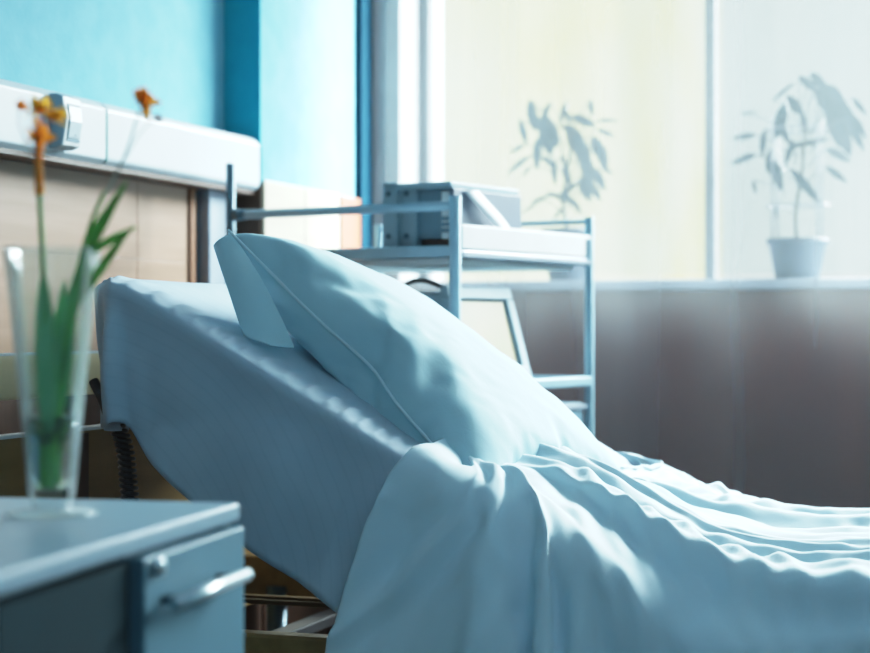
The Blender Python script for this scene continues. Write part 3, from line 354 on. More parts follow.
0,0,1,0,0,0,0,0,0,0,1,-1,0,0,0,0,0,0,0,0,0,0,1,-1,0,0,0,0,-1,0,1,0,-1,0,0,0,0,-1,0,0,1,-1,1,-1,0,0,1,-1,-1,0,0,1,-1,0,0,0,-1,1,1,-2,2,-1,-1,1,1,-2,2,0,-2,0,2,-2,0,0,0,2,-1,0,0,0,29,-1,-1,2,-1,1,0,-1,1,-3,2,-1,1,0,-2,1,0,
0,-2,1,-1,-1,0,1,0,-1,0,0,0,0,0,1,0,0,1,-1,0,1,-1,1,0,0,0,0,0,0,-1,0,1,0,0,0,0,-1,1,-1,1,-1,1,0,0,0,0,-1,0,1,-1,0,0,1,-1,0,0,-1,1,0,0,0,-1,0,0,-1,0,1,1,-1,-1,1,0,-1,1,-1,0,0,1,-1,0,1,-1,-1,2,-1,-2,2,1,-2,1,1,-1,0,0,0,0,
30,-2,1,0,0,0,-1,0,0,0,0,0,-4,2,2,0,-1,-2,1,0,-1,0,0,-1,0,0,1,0,-1,-1,2,1,-1,0,0,1,0,-1,1,-1,2,-1,0,0,0,0,0,0,0,0,0,0,0,0,0,0,-1,1,0,-1,0,1,-1,0,1,-1,1,-1,0,0,0,0,-1,0,0,0,0,0,0,0,0,0,-1,0,0,1,-1,1,-1,-1,1,1,-1,0,1,0,-2,
1,0,-1,1,1,-3,1,1,0,0,0,0,0,1,-1,0,27,0,0,-1,0,0,1,0,-1,1,-4,0,3,-2,2,0,-2,2,-1,-1,1,0,0,0,-1,1,-1,0,0,0,1,0,0,1,-1,0,1,-1,0,1,0,1,-1,0,1,-2,1,0,0,0,1,0,-1,-1,1,0,0,0,0,0,0,-1,1,-1,0,1,-1,1,-1,0,0,0,0,0,-1,1,0,0,0,-1,0,
0,-1,0,1,0,-1,0,1,-1,-1,2,-1,0,0,0,0,-1,2,-2,1,1,-1,-1,1,0,0,0,0,1,-1,0,1,24,0,0,0,-1,-1,-1,0,3,-2,2,0,0,1,-1,-2,2,-1,0,1,0,0,1,0,0,-1,1,0,-1,0,1,0,0,0,1,0,-1,1,-1,1,0,0,0,0,0,0,0,0,0,0,0,0,0,0,0,0,0,0,-1,1,0,0,-1,1,-1,
0,0,0,0,0,1,-1,-1,0,0,1,0,-1,0,1,0,-1,0,0,0,0,0,-1,1,-1,-1,1,1,-1,1,-1,0,-1,1,0,-1,1,0,-2,2,0,0,0,0,0,1,-1,0,23,2,-1,0,0,0,0,0,-4,4,-3,0,3,-3,2,0,-1,1,1,0,0,1,-1,0,0,1,0,-1,0,0,1,0,0,1,0,0,0,-1,1,0,0,0,0,0,0,0,0,0,0,0,0,
0,0,0,0,0,0,-1,1,0,-1,1,0,-1,1,-1,1,-1,0,0,0,0,0,0,0,-1,1,0,-1,0,0,0,-1,0,0,1,-1,0,1,-1,-1,1,0,0,0,1,-1,0,-1,1,-1,1,1,-1,0,0,0,0,0,0,0,1,-1,27,0,-1,1,-1,1,-1,0,0,-3,3,0,-2,2,-4,2,1,-1,1,0,-1,0,1,-1,1,0,0,-1,0,0,1,1,-1,0,
0,1,0,0,-1,0,1,0,0,0,0,-1,1,0,0,0,0,0,-1,0,1,0,0,0,0,-1,1,-1,1,-1,0,1,-1,1,-1,0,0,0,0,-1,0,1,-1,1,0,-1,0,0,0,-1,0,0,1,-1,0,1,-1,0,1,-1,0,0,0,0,0,1,-1,0,1,-1,0,-1,1,0,1,-1,0,0,0,28,0,0,-1,1,-1,0,0,1,0,0,0,-2,1,-1,1,0,-1,
0,-1,0,0,0,0,-1,1,-1,0,0,1,1,-1,0,1,0,-1,1,-1,1,0,0,0,0,0,-1,1,-1,1,0,0,0,0,0,0,-1,1,0,-1,0,1,-1,1,0,0,-1,0,0,0,0,0,0,0,0,0,-1,0,1,-1,0,0,0,0,0,-1,1,0,-1,0,0,1,-1,-1,2,-1,0,1,0,-1,-1,1,0,-1,1,0,0,0,-1,1,0,0,0,1,0,29,-1,
0,0,0,0,0,0,-1,0,-2,2,-1,1,-2,2,-3,2,-1,1,-1,0,0,-1,1,-1,1,-1,0,0,1,-1,1,1,-1,1,-1,0,0,1,0,0,0,0,0,-1,1,-1,1,0,0,0,0,-1,1,-1,1,0,0,0,0,-1,0,0,1,0,0,-1,0,0,0,0,0,0,0,0,0,-1,0,0,0,0,0,-1,0,1,0,0,0,-1,0,-1,1,1,-1,1,0,0,-1,
-1,1,-1,1,1,-1,0,0,0,0,0,1,-1,0,26,-1,2,-1,0,-1,0,1,0,-1,1,-4,4,-5,5,-5,5,-1,0,0,0,0,-1,0,0,1,-1,0,-1,2,0,0,0,0,1,0,0,-1,1,0,0,0,0,0,0,0,0,0,0,0,0,0,0,0,0,0,0,-1,1,-1,1,0,0,-1,0,0,0,0,0,0,0,0,0,0,-1,0,0,1,0,-1,1,-1,0,-1,
0,0,0,0,0,1,0,-1,-1,1,0,0,0,0,0,-1,1,0,0,0,0,0,0,1,-1,1,-1,0,0,24,0,-1,1,-1,0,1,-2,-1,3,-2,3,-3,3,-3,1,0,1,0,0,1,0,0,0,0,-1,0,0,0,0,1,0,1,0,0,-1,1,-1,1,0,0,0,0,0,-1,0,1,0,0,0,0,-1,0,1,0,0,0,0,0,0,-1,1,-1,1,0,0,-1,1,-1,1,
-1,0,0,-1,1,-1,1,-1,0,0,0,1,-1,0,0,0,-1,1,-1,1,0,-1,0,1,-1,0,1,0,0,-1,0,0,-1,3,-3,1,-1,1,1,-1,0,1,0,26,0,0,-1,1,0,-1,0,1,-3,2,-2,2,-3,3,1,-3,2,1,-1,0,0,0,0,0,-1,1,-1,0,1,-1,1,0,1,-1,1,-1,1,0,0,0,0,-1,1,0,0,0,0,0,0,0,0,0,
-1,1,0,-1,0,0,1,0,-1,1,-1,0,0,1,-1,1,-1,0,0,0,0,-1,1,0,0,-1,0,0,0,0,0,-1,0,1,0,0,-1,0,0,-1,2,0,-1,0,0,0,1,-1,1,-2,1,0,0,0,0,0,0,0,0,1,31,-1,-1,1,-1,1,0,0,-1,0,1,0,-1,0,-1,-1,2,-1,0,-1,-1,0,0,-1,1,-2,0,-1,2,0,0,0,1,0,0,0,
-1,0,1,0,0,0,0,-1,0,1,0,0,0,1,-1,-1,1,0,-1,1,0,0,0,-1,0,1,0,0,-1,1,-1,0,-1,0,1,0,-1,1,0,-1,0,0,1,0,-1,0,0,0,-1,1,-1,0,0,0,1,0,-2,1,0,0,0,1,0,0,-2,2,0,-2,1,0,-1,0,1,1,0,0,-1,31,0,0,0,-1,-2,2,0,1,0,-1,0,1,-1,-1,0,0,-1,-1,
0,0,-1,-1,0,-1,0,0,0,0,0,0,1,1,0,0,-1,0,1,0,0,0,0,0,0,-1,0,1,0,0,0,0,-1,0,1,0,-1,1,-1,0,1,0,-1,0,0,0,0,0,0,1,-1,-1,1,0,0,-1,0,0,0,0,0,0,0,0,0,-1,0,0,0,1,0,-1,0,1,-2,2,-1,0,0,0,0,1,-2,1,-2,3,0,0,-1,0,0,0,0,1,26,0,0,-1,1,
0,-2,2,-1,0,-3,1,2,1,-1,1,-1,-1,1,-1,0,1,0,0,0,-1,0,0,0,1,-2,2,1,0,-1,1,0,0,0,0,0,-1,1,0,-1,1,-1,0,1,0,0,-1,0,0,0,1,-1,0,0,0,0,0,1,0,-1,0,1,-1,0,0,0,0,0,0,0,-1,1,0,0,-1,1,-1,1,-1,0,0,-1,-1,2,-1,1,0,0,-2,2,-1,0,1,-1,0,0,
0,1,-1,0,0,0,0,0,0,0,1,0,26,0,0,-1,1,0,-1,-2,2,0,0,0,-5,4,0,1,0,0,0,0,1,0,-2,1,0,0,-1,0,0,0,0,1,1,0,0,0,-1,1,0,0,0,0,0,-1,1,0,0,0,-1,1,-1,1,-1,1,0,-1,1,0,-1,1,0,0,0,0,-1,0,0,1,-1,0,0,0,0,-1,1,-1,0,0,1,0,-1,0,0,1,-1,-1,1,
0,-1,0,0,1,-1,0,0,0,0,0,1,0,0,-1,-1,2,0,-1,1,-1,1,0,0,-1,1,33,0,0,1,-2,1,1,-1,-1,0,1,-1,2,-2,1,-1,-1,0,-2,0,-1,-2,0,0,-3,2,-2,1,0,-1,2,0,2,-2,2,-2,1,1,-1,1,-1,0,0,-1,1,1,-1,1,-1,0,0,0,-1,1,-1,2,-1,0,-1,1,-1,1,-1,1,0,-1,
1,-1,1,-1,1,-1,1,-1,0,0,-2,2,-1,1,-1,1,-1,0,0,-2,2,0,-2,1,0,0,1,0,-3,2,0,-1,1,0,0,0,-1,0,0,0,1,1,-2,0,1,1,0,4224,-3,6,-15,4,15,1,5,-5,0,-7,1,4,7,0,-1,0,0,4,-2,-6,18,12,3,25,23,67,60,43,56,34,-18,-53,10,-8,6,14,16,12,23,
18,19,21,7,33,19,17,-2,23,30,30,29,33,23,13,27,22,20,20,19,20,19,18,17,21,19,13,17,8,20,21,20,8,23,23,21,16,18,12,-7,-17,10,5,24,55,27,21,20,25,24,23,22,22,25,25,21,23,24,23,24,22,23,20,13,21,148,4,-24,-12,20,-9,-19,-6,
-5,15,-13,19,-23,-13,15,7,13,1,4,-10,-10,-4,11,5,3,1,2,2,-4,0,-13,0,-8,3,-25,60,9,-30,-12,16,5,-1,1,-17,15,5,-16,3,1,4,-19,16,-4,-19,-13,26,10,-7,-1,3,3,5,-14,5,5,-8,-3,1,7,4,-21,5,-1,5,8,4,-5,-4,-4,-9,5,-2,1,-6,-5,-5,6,
-5,30,-27,-5,0,-15,27,5,3,0,1,0,1,-6,-3,5,4,1,1,1,-1,-4,-1,-1,11,-14,-9,19,17,-3,-25,-6,34,-19,-2,-5,18,-11,20,-19,-23,-1,7,12,13,13,0,-12,-17,5,2,-6,-2,19,0,-15,6,0,7,-5,18,-35,8,13,-30,11,34,-42,16,13,-24,1,24,-30,4,
-4,24,3,-27,22,16,-4,-7,2,3,-8,-1,3,7,-3,-3,0,-21,-2,-5,7,25,0,-12,4,-2,2,20,0,2,9,-3,-6,-22,0,3,-15,-6,18,2,6,-20,13,-9,0,3,-6,-1,-3,0,2,6,1,-8,-1,-1,-3,1,2,1,0,2,-8,6,14,-22,18,13,-8,-3,-22,43,2,-6,-4,19,-5,17,-8,-24,
-14,-1,4,11,18,13,0,-22,4,12,0,-36,28,-3,-16,15,-11,3,4,-2,-17,-10,29,-1,-12,-15,3,15,21,-21,0,26,-3,3,-2,-26,24,-6,22,5,0,3,-11,3,-30,0,23,-4,-26,-15,27,5,-4,-1,-11,0,9,-29,4,-3,-2,0,-3,4,6,0,19,-1,-21,20,11,0,-12,31,8,
-7,-8,-19,-5,3,-4,-2,0,-1,2,-1,0,-1,-1,-1,-1,-3,4,1,1,4,8,-14,26,-31,-12,26,12,-13,-15,-7,3,-2,-4,17,-2,14,0,-14,-17,-8,-2,3,10,19,10,-22,-7,9,11,-30,22,12,-18,0,-1,-28,-9,49,16,-8,-52,-3,31,-8,9,3,20,-5,1,-21,0,-3,24,2,
17,-13,6,-1,0,5,-24,20,-10,-7,-4,18,-7,4,-14,-2,-25,13,2,1,25,-3,-5,-2,7,-1,-12,-1,7,0,6,4,-2,-24,0,-11,-2,21,-5,-17,-1,13,8,2,1,-2,0,1,0,-1,1,3,0,-2,0,-2,-1,-3,-1,-2,10,-3,15,-12,-22,3,41,-15,-6,2,-3,-2,-3,14,3,12,2,-7,
-15,-13,-6,0,2,17,21,-13,-16,19,9,-40,23,15,-1,1,-4,-44,-16,19,-29,7,55,4,10,-7,-20,2,3,-5,23,2,3,2,2,-9,-4,-1,6,-5,-15,24,-19,0,-3,16,9,-1,-6,-13,5,14,-4,-5,-7,-5,-12,8,-3,-3,9,5,4,-16,-11,-2,19,-5,16,21,38,-49,-22,-16,
17,-15,8,-3,0,3,2,-1,-1,1,2,-2,-2,3,0,-1,1,0,2,-1,4,-9,-6,20,20,-3,-11,-4,22,-7,-4,4,-4,-5,-1,11,9,13,6,-2,-11,-15,-14,-6,0,6,27,9,-27,-1,32,-33,2,12,3,1,1,-41,11,7,73,-53,19,-7,-16,18,-9,4,4,0,-2,2,-2,-6,-4,2,0,4,-19,9,
-17,18,2,4,-26,-1,32,-14,1,-4,2,1,-5,8,-4,18,-9,5,-2,2,2,-9,13,1,-6,4,-5,-7,7,38,13,-39,-12,-19,5,-1,1,0,-1,0,0,-1,0,0,0,-1,-1,0,1,0,-1,-3,1,0,11,-20,-4,22,9,18,-2,-26,-9,3,-7,5,0,-8,-6,7,9,14,12,4,-4,-10,-15,-14,-4,0,8,
28,4,-26,31,-9,-1,-7,-10,-10,-7,-32,69,-37,31,4,10,-2,-1,-4,-1,-8,-2,-1,0,1,3,11,-2,-2,-35,21,2,6,-14,-1,4,7,-3,-10,16,13,-21,-1,-1,-4,-5,2,-5,11,0,2,-4,-3,3,5,10,0,-12,-16,-4,-2,13,29,-1,-13,19,-24,-9,4,1,1,-1,0,0,-1,0,
0,0,0,0,0,0,0,3,3,3,-16,0,-1,-1,-8,13,4,16,-6,-1,1,-7,2,4,-2,-13,3,4,11,13,10,3,-4,-8,-15,-11,-1,-3,13,26,-24,18,3,5,-2,-1,-23,-18,-26,17,11,-2,0,29,-3,10,-1,-4,3,1,-2,0,0,-3,-3,-18,32,3,-3,7,-29,0,2,14,-19,13,-14,11,16,
-7,-17,15,7,-5,7,-6,-6,-2,8,-19,3,2,-12,-3,9,22,-24,-2,-7,14,19,-18,-8,26,-12,-4,-1,-3,1,0,-1,0,0,0,0,-1,0,0,-1,0,-2,0,-2,14,4,-7,-26,16,-4,-2,23,-5,-1,2,0,-8,-1,-1,2,-10,0,1,7,12,13,9,2,-4,-10,-13,-5,-6,0,20,-8,-2,4,3,
2,22,-21,-18,-13,7,26,-1,-10,-2,1,4,9,-2,1,0,0,-4,-5,-4,15,5,3,2,2,6,-10,-11,-6,17,-7,10,-12,10,-22,18,-9,3,7,-17,3,-7,-2,-8,39,-16,-1,10,17,-40,-5,35,-21,-11,5,19,0,-7,-9,5,-5,0,0,-2,-1,0,1,-1,0,0,0,-2,0,0,1,2,1,-8,-5,
17,-17,18,19,2,-27,-16,-12,3,2,3,1,-8,-1,-1,0,-8,-5,-1,3,7,13,15,12,1,-15,9,2,-2,-2,2,-11,-4,-4,3,3,12,0,-33,3,20,1,-3,3,2,-2,7,4,5,0,-10,6,-8,9,3,-22,-5,15,-7,29,-19,-15,-9,-1,1,-5,14,-14,27,1,0,-2,-2,12,-4,-10,-10,-3,
-11,33,-25,-2,-2,39,-10,-25,9,-33,-6,40,11,-16,4,-3,0,0,-2,0,1,1,-2,0,0,-2,0,3,-5,2,1,1,-1,10,-5,-3,3,12,-2,1,12,-27,-32,7,4,5,6,7,0,0,-2,-2,-8,-7,-8,0,2,4,10,17,23,-12,-20,8,-18,8,12,1,4,-6,-2,18,5,-10,26,-17,7,-6,-7,
-1,-3,-6,-5,-2,4,2,-7,13,-3,-12,7,9,-3,-1,-22,34,-18,-4,2,9,1,0,-5,5,-3,9,-9,-3,-6,6,14,7,-3,-1,-10,-4,-10,3,18,12,-21,-32,-8,5,-2,30,18,-11,-7,0,-6,2,0,-4,0,2,1,-3,1,2,-5,5,0,0,2,-7,1,-8,0,33,-11,-2,-22,13,20,-2,-26,-3,
1,3,5,2,3,3,4,4,-1,-3,-11,-5,-1,0,2,5,5,25,-15,24,-26,-4,-4,2,5,-2,4,9,50,-14,-13,-32,9,5,0,-2,-1,3,-3,-13,6,4,-5,9,2,-5,-5,4,-5,-13,14,18,-5,-1,-12,-1,1,19,-12,0,7,-1,2,-2,-5,15,13,-17,-12,-6,1,8,-19,-7,8,38,-7,-47,17,
7,-22,15,9,0,-1,2,0,-4,3,-3,-1,1,4,-5,-2,5,-1,0,-2,-2,8,-1,5,-11,2,11,-22,20,-25,17,-8,16,-16,-9,-5,-4,0,0,2,0,2,2,3,5,-1,-4,-3,-1,0,5,3,12,-1,19,-3,-8,-7,-3,0,-6,-22,33,-14,8,28,-11,-5,-9,10,1,-1,2,-12,7,-4,7,-3,13,2,
-10,-8,7,15,-21,8,-8,-5,1,5,-21,5,14,-4,-17,25,7,-3,6,-4,2,-16,1,-4,13,-3,-1,-8,-24,9,40,1,-10,-22,20,-4,-7,5,1,-2,-7,7,-5,1,1,-1,-2,7,0,-6,1,-2,-1,-1,-1,-3,-7,18,-17,-2,26,-21,7,-12,3,-6,1,13,-10,-2,3,4,2,1,-3,-1,-2,-2,
-3,0,-2,4,2,3,-3,2,-2,-2,1,9,1,-5,-8,-18,5,-12,27,-4,12,8,-3,10,-12,3,-10,-5,29,-2,6,-7,-4,-10,7,-12,-10,-20,15,9,5,-1,7,3,8,-5,-16,-4,0,7,-17,20,9,-17,-2,-8,16,-40,25,9,0,5,-7,23,-20,5,28,-13,-6,-10,2,5,-15,3,6,1,-11,8,
-4,-2,-1,2,1,-1,6,-1,-8,1,0,0,2,-6,-2,0,-3,-2,21,3,-11,-20,17,0,6,12,-9,-6,-1,0,3,9,3,3,1,1,-9,6,0,1,0,-9,-4,-12,3,4,-1,5,5,2,5,-10,-10,-6,3,4,-2,2,0,9,-1,1,11,3,-5,-5,-8,4,19,0,-13,-41,7,7,-34,15,21,4,4,7,22,-2,-24,6,
-16,1,-12,15,11,-8,-16,30,9,-12,3,-8,4,-17,1,28,-17,-8,9,-10,21,-18,1,8,1,-5,8,1,-12,7,0,2,-6,-3,2,2,-1,10,-6,-1,0,-1,-1,0,10,-20,1,6,2,-3,-12,-8,18,-3,13,9,-6,-7,-2,-1,-3,2,2,4,4,12,-2,-13,-10,-6,6,8,3,-2,-2,1,-1,4,-1,
4,9,-13,-18,-2,-8,6,5,-6,4,3,9,-5,-7,10,-12,1,-17,-5,14,7,-2,15,-35,-10,-7,17,3,12,2,0,2,28,-10,10,-23,1,4,-5,10,8,-4,13,-13,-5,15,-4,11,1,-24,2,9,-30,27,-1,-3,4,-4,-2,5,-8,10,4,-12,3,0,6,0,-9,-4,3,-1,9,-7,-1,3,-10,-2,0,
10,-10,3,7,0,31,-4,-6,-8,-11,4,13,8,1,-1,-1,0,0,0,0,-2,-1,2,-1,-3,-4,-22,13,-11,-2,-3,3,-8,0,0,15,30,-34,4,-5,-5,-2,14,-7,-2,14,0,-7,-19,-4,2,-2,-2,-2,3,16,0,13,-29,-7,1,5,7,1,-1,10,-14,1,15,20,-18,-6,16,-2,4,-20,25,-20,
4,6,-5,7,-19,13,-8,16,-7,-7,7,7,-12,6,-2,-4,7,-9,6,7,-8,-1,-1,2,9,-1,-9,-1,-2,8,-5,0,3,-9,-1,18,-21,0,7,0,27,3,-3,1,-1,0,-1,-4,0,1,1,-10,-7,-6,-7,-5,-7,-1,3,-1,4,16,-6,12,1,-4,-19,4,5,8,1,-19,41,-23,-7,-2,-5,-7,9,5,-8,
-6,1,8,-3,7,-22,-7,-8,19,15,11,41,16,-82,-8,4,14,-19,5,-1,11,13,-6,7,5,-13,-9,4,-2,8,5,7,0,-17,1,4,12,-12,11,-8,15,-5,-5,12,-8,6,-8,4,-7,6,-6,1,6,-2,-5,-1,-1,0,9,0,-9,0,4,-8,2,11,-2,-3,-6,-8,1,23,24,1,0,0,1,-1,0,1,-2,0,
-1,3,0,0,-1,0,0,0,-4,-11,6,-3,0,-9,-11,-11,13,4,1,-16,6,16,1,12,-7,2,-4,-6,-9,-3,-1,3,-1,-15,23,-13,33,-42,-8,0,16,-3,2,54,-2,-44,7,-3,-3,1,1,-1,-2,-2,-1,3,-3,0,-3,7,1,-3,-3,4,-1,11,6,-14,1,11,-9,12,6,-15,2,-1,-8,11,-12,
8,-4,3,2,-4,1,5,-6,-1,0,-1,-6,11,1,-2,3,-10,1,-2,1,29,-30,-1,3,26,-3,1,0,-7,5,1,0,1,-6,-5,-1,-1,-2,0,-1,-3,-5,-1,9,-8,-12,-11,-2,5,19,2,-8,-6,14,-18,10,7,6,7,7,1,-5,-21,-16,-4,0,-11,14,9,5,8,40,-50,2,-17,-8,-3,-4,103,16,
-57,-29,8,-6,1,3,-1,-2,0,0,1,0,1,1,1,2,0,0,-1,0,0,10,-9,-2,3,-2,-7,14,-9,15,-15,0,8,-7,4,-1,-5,4,2,-5,6,-2,-3,-1,-5,-2,1,5,2,0,-5,-2,5,7,-3,-6,-2,21,1,3,-8,0,-11,-8,-7,-7,-3,-2,-2,-1,-1,-1,-3,-1,3,1,1,-3,3,10,10,8,-1,-8,
7,-2,-11,9,4,-1,3,4,-2,1,2,20,-21,-1,12,-6,-35,5,25,-7,-12,26,-1,-9,-7,-24,3,0,22,26,-30,2,3,-1,0,0,0,-2,0,2,0,1,-1,3,0,2,-3,1,-4,1,6,-1,-3,7,-9,7,-14,5,8,7,-9,-4,4,0,-6,4,-3,-2,7,-5,0,4,-4,13,-10,-1,0,4,-7,-5,17,-22,5,
36,-5,-34,-24,-5,-3,-1,-1,0,0,2,1,1,0,1,-1,0,-1,1,2,3,4,4,5,10,5,-1,-8,0,8,-12,10,-9,11,-2,3,0,1,2,3,3,-29,45,-4,-9,11,-14,-22,2,2,3,10,-6,23,6,-11,-2,-19,-11,11,7,-8,0,1,0,0,0,0,0,0,1,-1,1,0,0,4,-3,6,-7,-2,6,1,-8,9,-3,
10,-8,-9,-2,13,-4,2,1,-5,6,-5,3,-2,-6,8,-3,-7,4,-2,11,-7,0,-4,2,16,-4,-22,-3,9,4,24,-29,1,1,0,0,-1,-1,-2,0,0,1,1,3,2,4,5,5,4,2,4,3,1,-10,4,5,-6,-10,15,-15,14,-1,2,0,-1,1,-6,5,-3,11,-8,4,-11,20,2,-10,-17,4,3,7,-1,0,1,0,
-2,-12,10,-7,13,-7,1,-1,-1,0,1,0,0,0,1,-1,-1,2,-2,4,-2,5,-4,-1,3,4,-6,-1,1,1,16,-18,1,-9,12,5,-7,1,1,4,-8,1,4,-3,7,2,-10,-3,1,1,-2,1,4,-10,1,11,5,-30,2,14,-22,1,0,0,-1,2,-1,2,1,2,1,3,3,4,5,4,5,4,3,0,-13,0,11,-10,-17,2,
12,0,-2,3,-1,-1,2,-1,-3,3,-1,-18,13,-5,1,4,-11,20,6,-4,-14,5,-4,3,3,0,-1,0,0,-2,-1,6,-3,-1,1,0,0,0,0,0,0,-1,1,0,0,-1,4,-3,5,-3,-1,2,5,-4,-3,8,-12,10,3,-6,-1,-7,4,2,5,-3,-1,9,-5,-6,2,-4,8,6,-6,-6,7,-3,-3,-10,1,-3,19,-3,8,
-21,4,-27,-1,0,1,3,1,6,4,6,5,7,5,5,4,3,1,-5,-5,-3,0,10,-8,-30,-2,18,2,-1,-1,4,-5,5,-2,1,-2,3,-2,-20,12,6,1,-1,-6,-2,3,5,0,1,-3,4,2,-4,1,-1,0,0,-1,-1,3,0,-1,0,0,-1,0,1,0,0,0,0,0,1,0,2,-2,2,1,-3,1,10,-7,-7,8,-5,4,7,-12,11,
-9,-1,1,0,6,-4,-1,7,-2,-7,3,-5,7,6,-5,-2,-2,2,-2,-10,-1,8,-1,-13,11,-7,-31,7,7,8,9,8,6,6,4,3,1,1,-1,-2,-6,-1,4,3,-5,-13,-11,-16,17,7,0,-1,-3,-12,9,3,-1,1,0,1,-3,-15,3,9,0,1,-4,6,-6,5,3,-3,0,0,1,-1,1,0,-1,0,1,-1,0,0,0,-2,
1,0,1,0,0,0,0,0,0,1,-1,1,2,1,0,-1,-2,0,7,2,-9,-1,5,-3,11,-8,2,5,-9,2,-6,0,7,-6,1,9,-6,-2,3,-8,6,5,-7,2,1,-3,13,-19,1,-10,26,7,-16,14,4,4,2,1,0,0,-1,-1,-1,-5,0,-1,2,6,-1,-7,-19,-8,-1,-2,24,2,-4,-14,-1,-2,9,-1,2,0,1,-1,0,
-10,-4,6,4,0,0,-2,3,-5,5,0,0,0,-1,2,0,-3,1,2,-1,0,0,0,-2,4,-2,0,-1,1,0,-1,1,0,0,-1,1,1,-1,3,0,-1,5,-6,-3,5,9,-8,-4,4,-4,9,1,-9,11,-8,3,-4,-3,0,6,-7,1,9,-2,-7,4,-6,5,2,5,-7,-4,-3,17,-15,0,5,-21,0,21,-7,0,0,-3,3,-4,-1,-1,
2,6,2,1,-3,-6,-8,-3,8,4,1,2,-15,-16,1,13,3,2,-2,0,0,1,1,0,-6,-7,1,7,0,0,-1,1,0,-3,5,0,-1,0,-1,2,0,-1,-1,0,1,-1,0,0,0,2,-1,0,0,0,0,0,-1,1,0,0,0,1,-1,2,-1,-2,8,-3,-2,0,9,-2,-9,6,-6,3,10,-9,1,8,-8,2,1,-6,-2,5,-4,3,3,0,-7,1,
-1,3,-7,5,2,-1,-1,-6,3,1,13,-22,17,-1,-2,0,3,-2,7,3,1,-4,-7,-10,-10,-10,-8,-4,-1,1,0,2,2,3,19,3,1,-2,-3,3,0,0,0,0,-2,-6,-3,5,4,-1,1,-3,2,-2,-1,4,0,-1,-1,1,1,-2,2,-1,-1,0,1,0,-1,1,2,-2,0,1,-1,0,0,0,1,0,0,-1,0,0,0,1,-1,5,
0,-3,0,6,1,-8,2,-2,0,12,-9,-5,10,-5,9,-10,4,-1,-5,3,-3,2,-1,2,-2,-2,-1,6,3,-14,-3,2,16,1,-13,9,6,22,3,2,0,-3,-5,-9,-9,-9,-8,-7,-6,-2,1,1,5,3,2,4,4,6,4,6,-1,-10,-2,7,2,0,1,-1,0,-4,-6,1,4,2,0,0,-1,2,-2,0,2,0,-2,1,0,0,0,0,
0,-1,1,0,-1,1,-1,2,0,-1,0,0,0,0,1,-1,0,0,1,-1,0,1,0,-1,3,3,-4,0,2,8,-8,-5,5,-8,7,12,-15,-1,8,-3,2,2,-6,5,-6,2,-2,9,-5,-3,-2,5,-3,-11,7,-5,-2,1,2,-4,12,8,24,-22,-14,3,-3,-4,-2,-1,-4,-2,1,3,4,4,6,4,4,6,6,5,-2,-11,-11,-4,6,
5,0,0,0,0,0,0,-5,-5,1,5,1,0,-1,0,1,-2,2,1,-1,0,-1,2,-1,0,-1,0,1,-1,1,1,0,0,0,1,-1,0,0,0,0,-1,1,0,0,-1,0,1,1,0,-4,3,3,-1,-3,3,6,-2,-7,7,-6,-3,10,5,-14,6,-7,10,-5,6,-10,7,-5,2,-3,12,-4,-4,-2,1,6,-10,5,6,1,-20,12,1,1,-9,15,
-13,-12,-3,-1,-1,-1,5,7,7,7,5,5,4,3,4,0,-1,-7,-3,7,-5,-5,-8,1,1,-1,-1,1,0,-2,-6,-2,3,3,0,0,0,1,0,-2,2,1,0,-1,0,0,1,-1,-1,1,0,-1,1,0,1,-1,1,0,1,0,0,-1,0,1,-1,0,-1,1,0,-1,1,2,-1,-3,4,0,-1,-1,6,1,-5,2,0,-7,-1,12,1,-5,1,0,
-3,4,-1,-3,5,-9,4,-2,12,-1,-8,3,0,-4,8,-7,5,-2,-1,-1,20,-17,-1,13,2,2,4,4,5,5,6,3,2,1,0,0,-1,-5,-7,-16,-7,-2,-1,2,0,10,-1,-2,0,0,0,0,-1,-6,-1,4,3,-1,1,-1,2,-1,-1,1,1,-1,0,0,1,0,0,0,-1,0,-1,2,-1,1,-1,1,0,0,0,0,0,0,-1,1,
-1,1,-1,1,1,-1,2,-2,1,1,1,-3,0,6,3,-8,-1,8,-6,4,-12,11,-2,6,-7,4,-4,6,-8,2,6,-11,4,-1,10,2,-9,2,2,-11,6,-7,23,-18,-7,6,10,0,10,-3,1,1,3,0,1,-2,0,1,-2,2,-3,-6,-8,-10,4,2,3,4,-2,-5,1,-2,-2,-1,1,0,1,-4,-4,1,4,1,0,1,-1,1,-1,
-1,2,1,0,-1,0,0,1,-1,1,0,0,0,0,-1,1,0,0,1,-1,0,0,1,-1,0,-1,1,0,0,0,-1,1,1,0,-2,3,0,-1,0,2,7,-5,-6,4,1,-1,2,-11,7,2,-1,4,-3,6,-4,-4,4,4,-13,2,-1,8,6,-13,6,12,-19,7,0,22,-5,-39,7,12,-8,7,-1,1,-1,2,0,0,0,-3,1,-7,-11,-3,4,4,
-5,9,-2,-8,-5,10,-2,-2,-1,-1,1,0,0,-4,-4,3,4,1,0,-1,0,1,-1,0,2,0,-1,-1,2,0,0,0,0,-1,1,0,-1,0,1,-1,1,0,0,0,0,-1,1,0,0,0,-1,0,0,1,-1,2,0,-2,2,2,-1,-3,2,9,-4,-7,2,2,-3,11,-5,-10,2,4,0,-1,1,10,-9,0,5,4,-14,-1,1,1,10,-10,-3,
20,-23,1,4,-9,36,25,-13,9,-3,4,-1,1,-1,-2,-2,-4,-4,-6,-4,4,-1,-4,3,4,-16,0,3,9,-1,-1,-1,0,0,1,-1,-1,-3,-4,4,2,1,0,0,0,0,0,0,2,0,-1,0,0,0,1,-1,1,-1,0,1,0,0,-1,0,1,0,0,0,0,1,-1,0,0,0,0,0,0,0,0,0,1,-1,0,2,-1,0,-1,5,6,-9,-3,
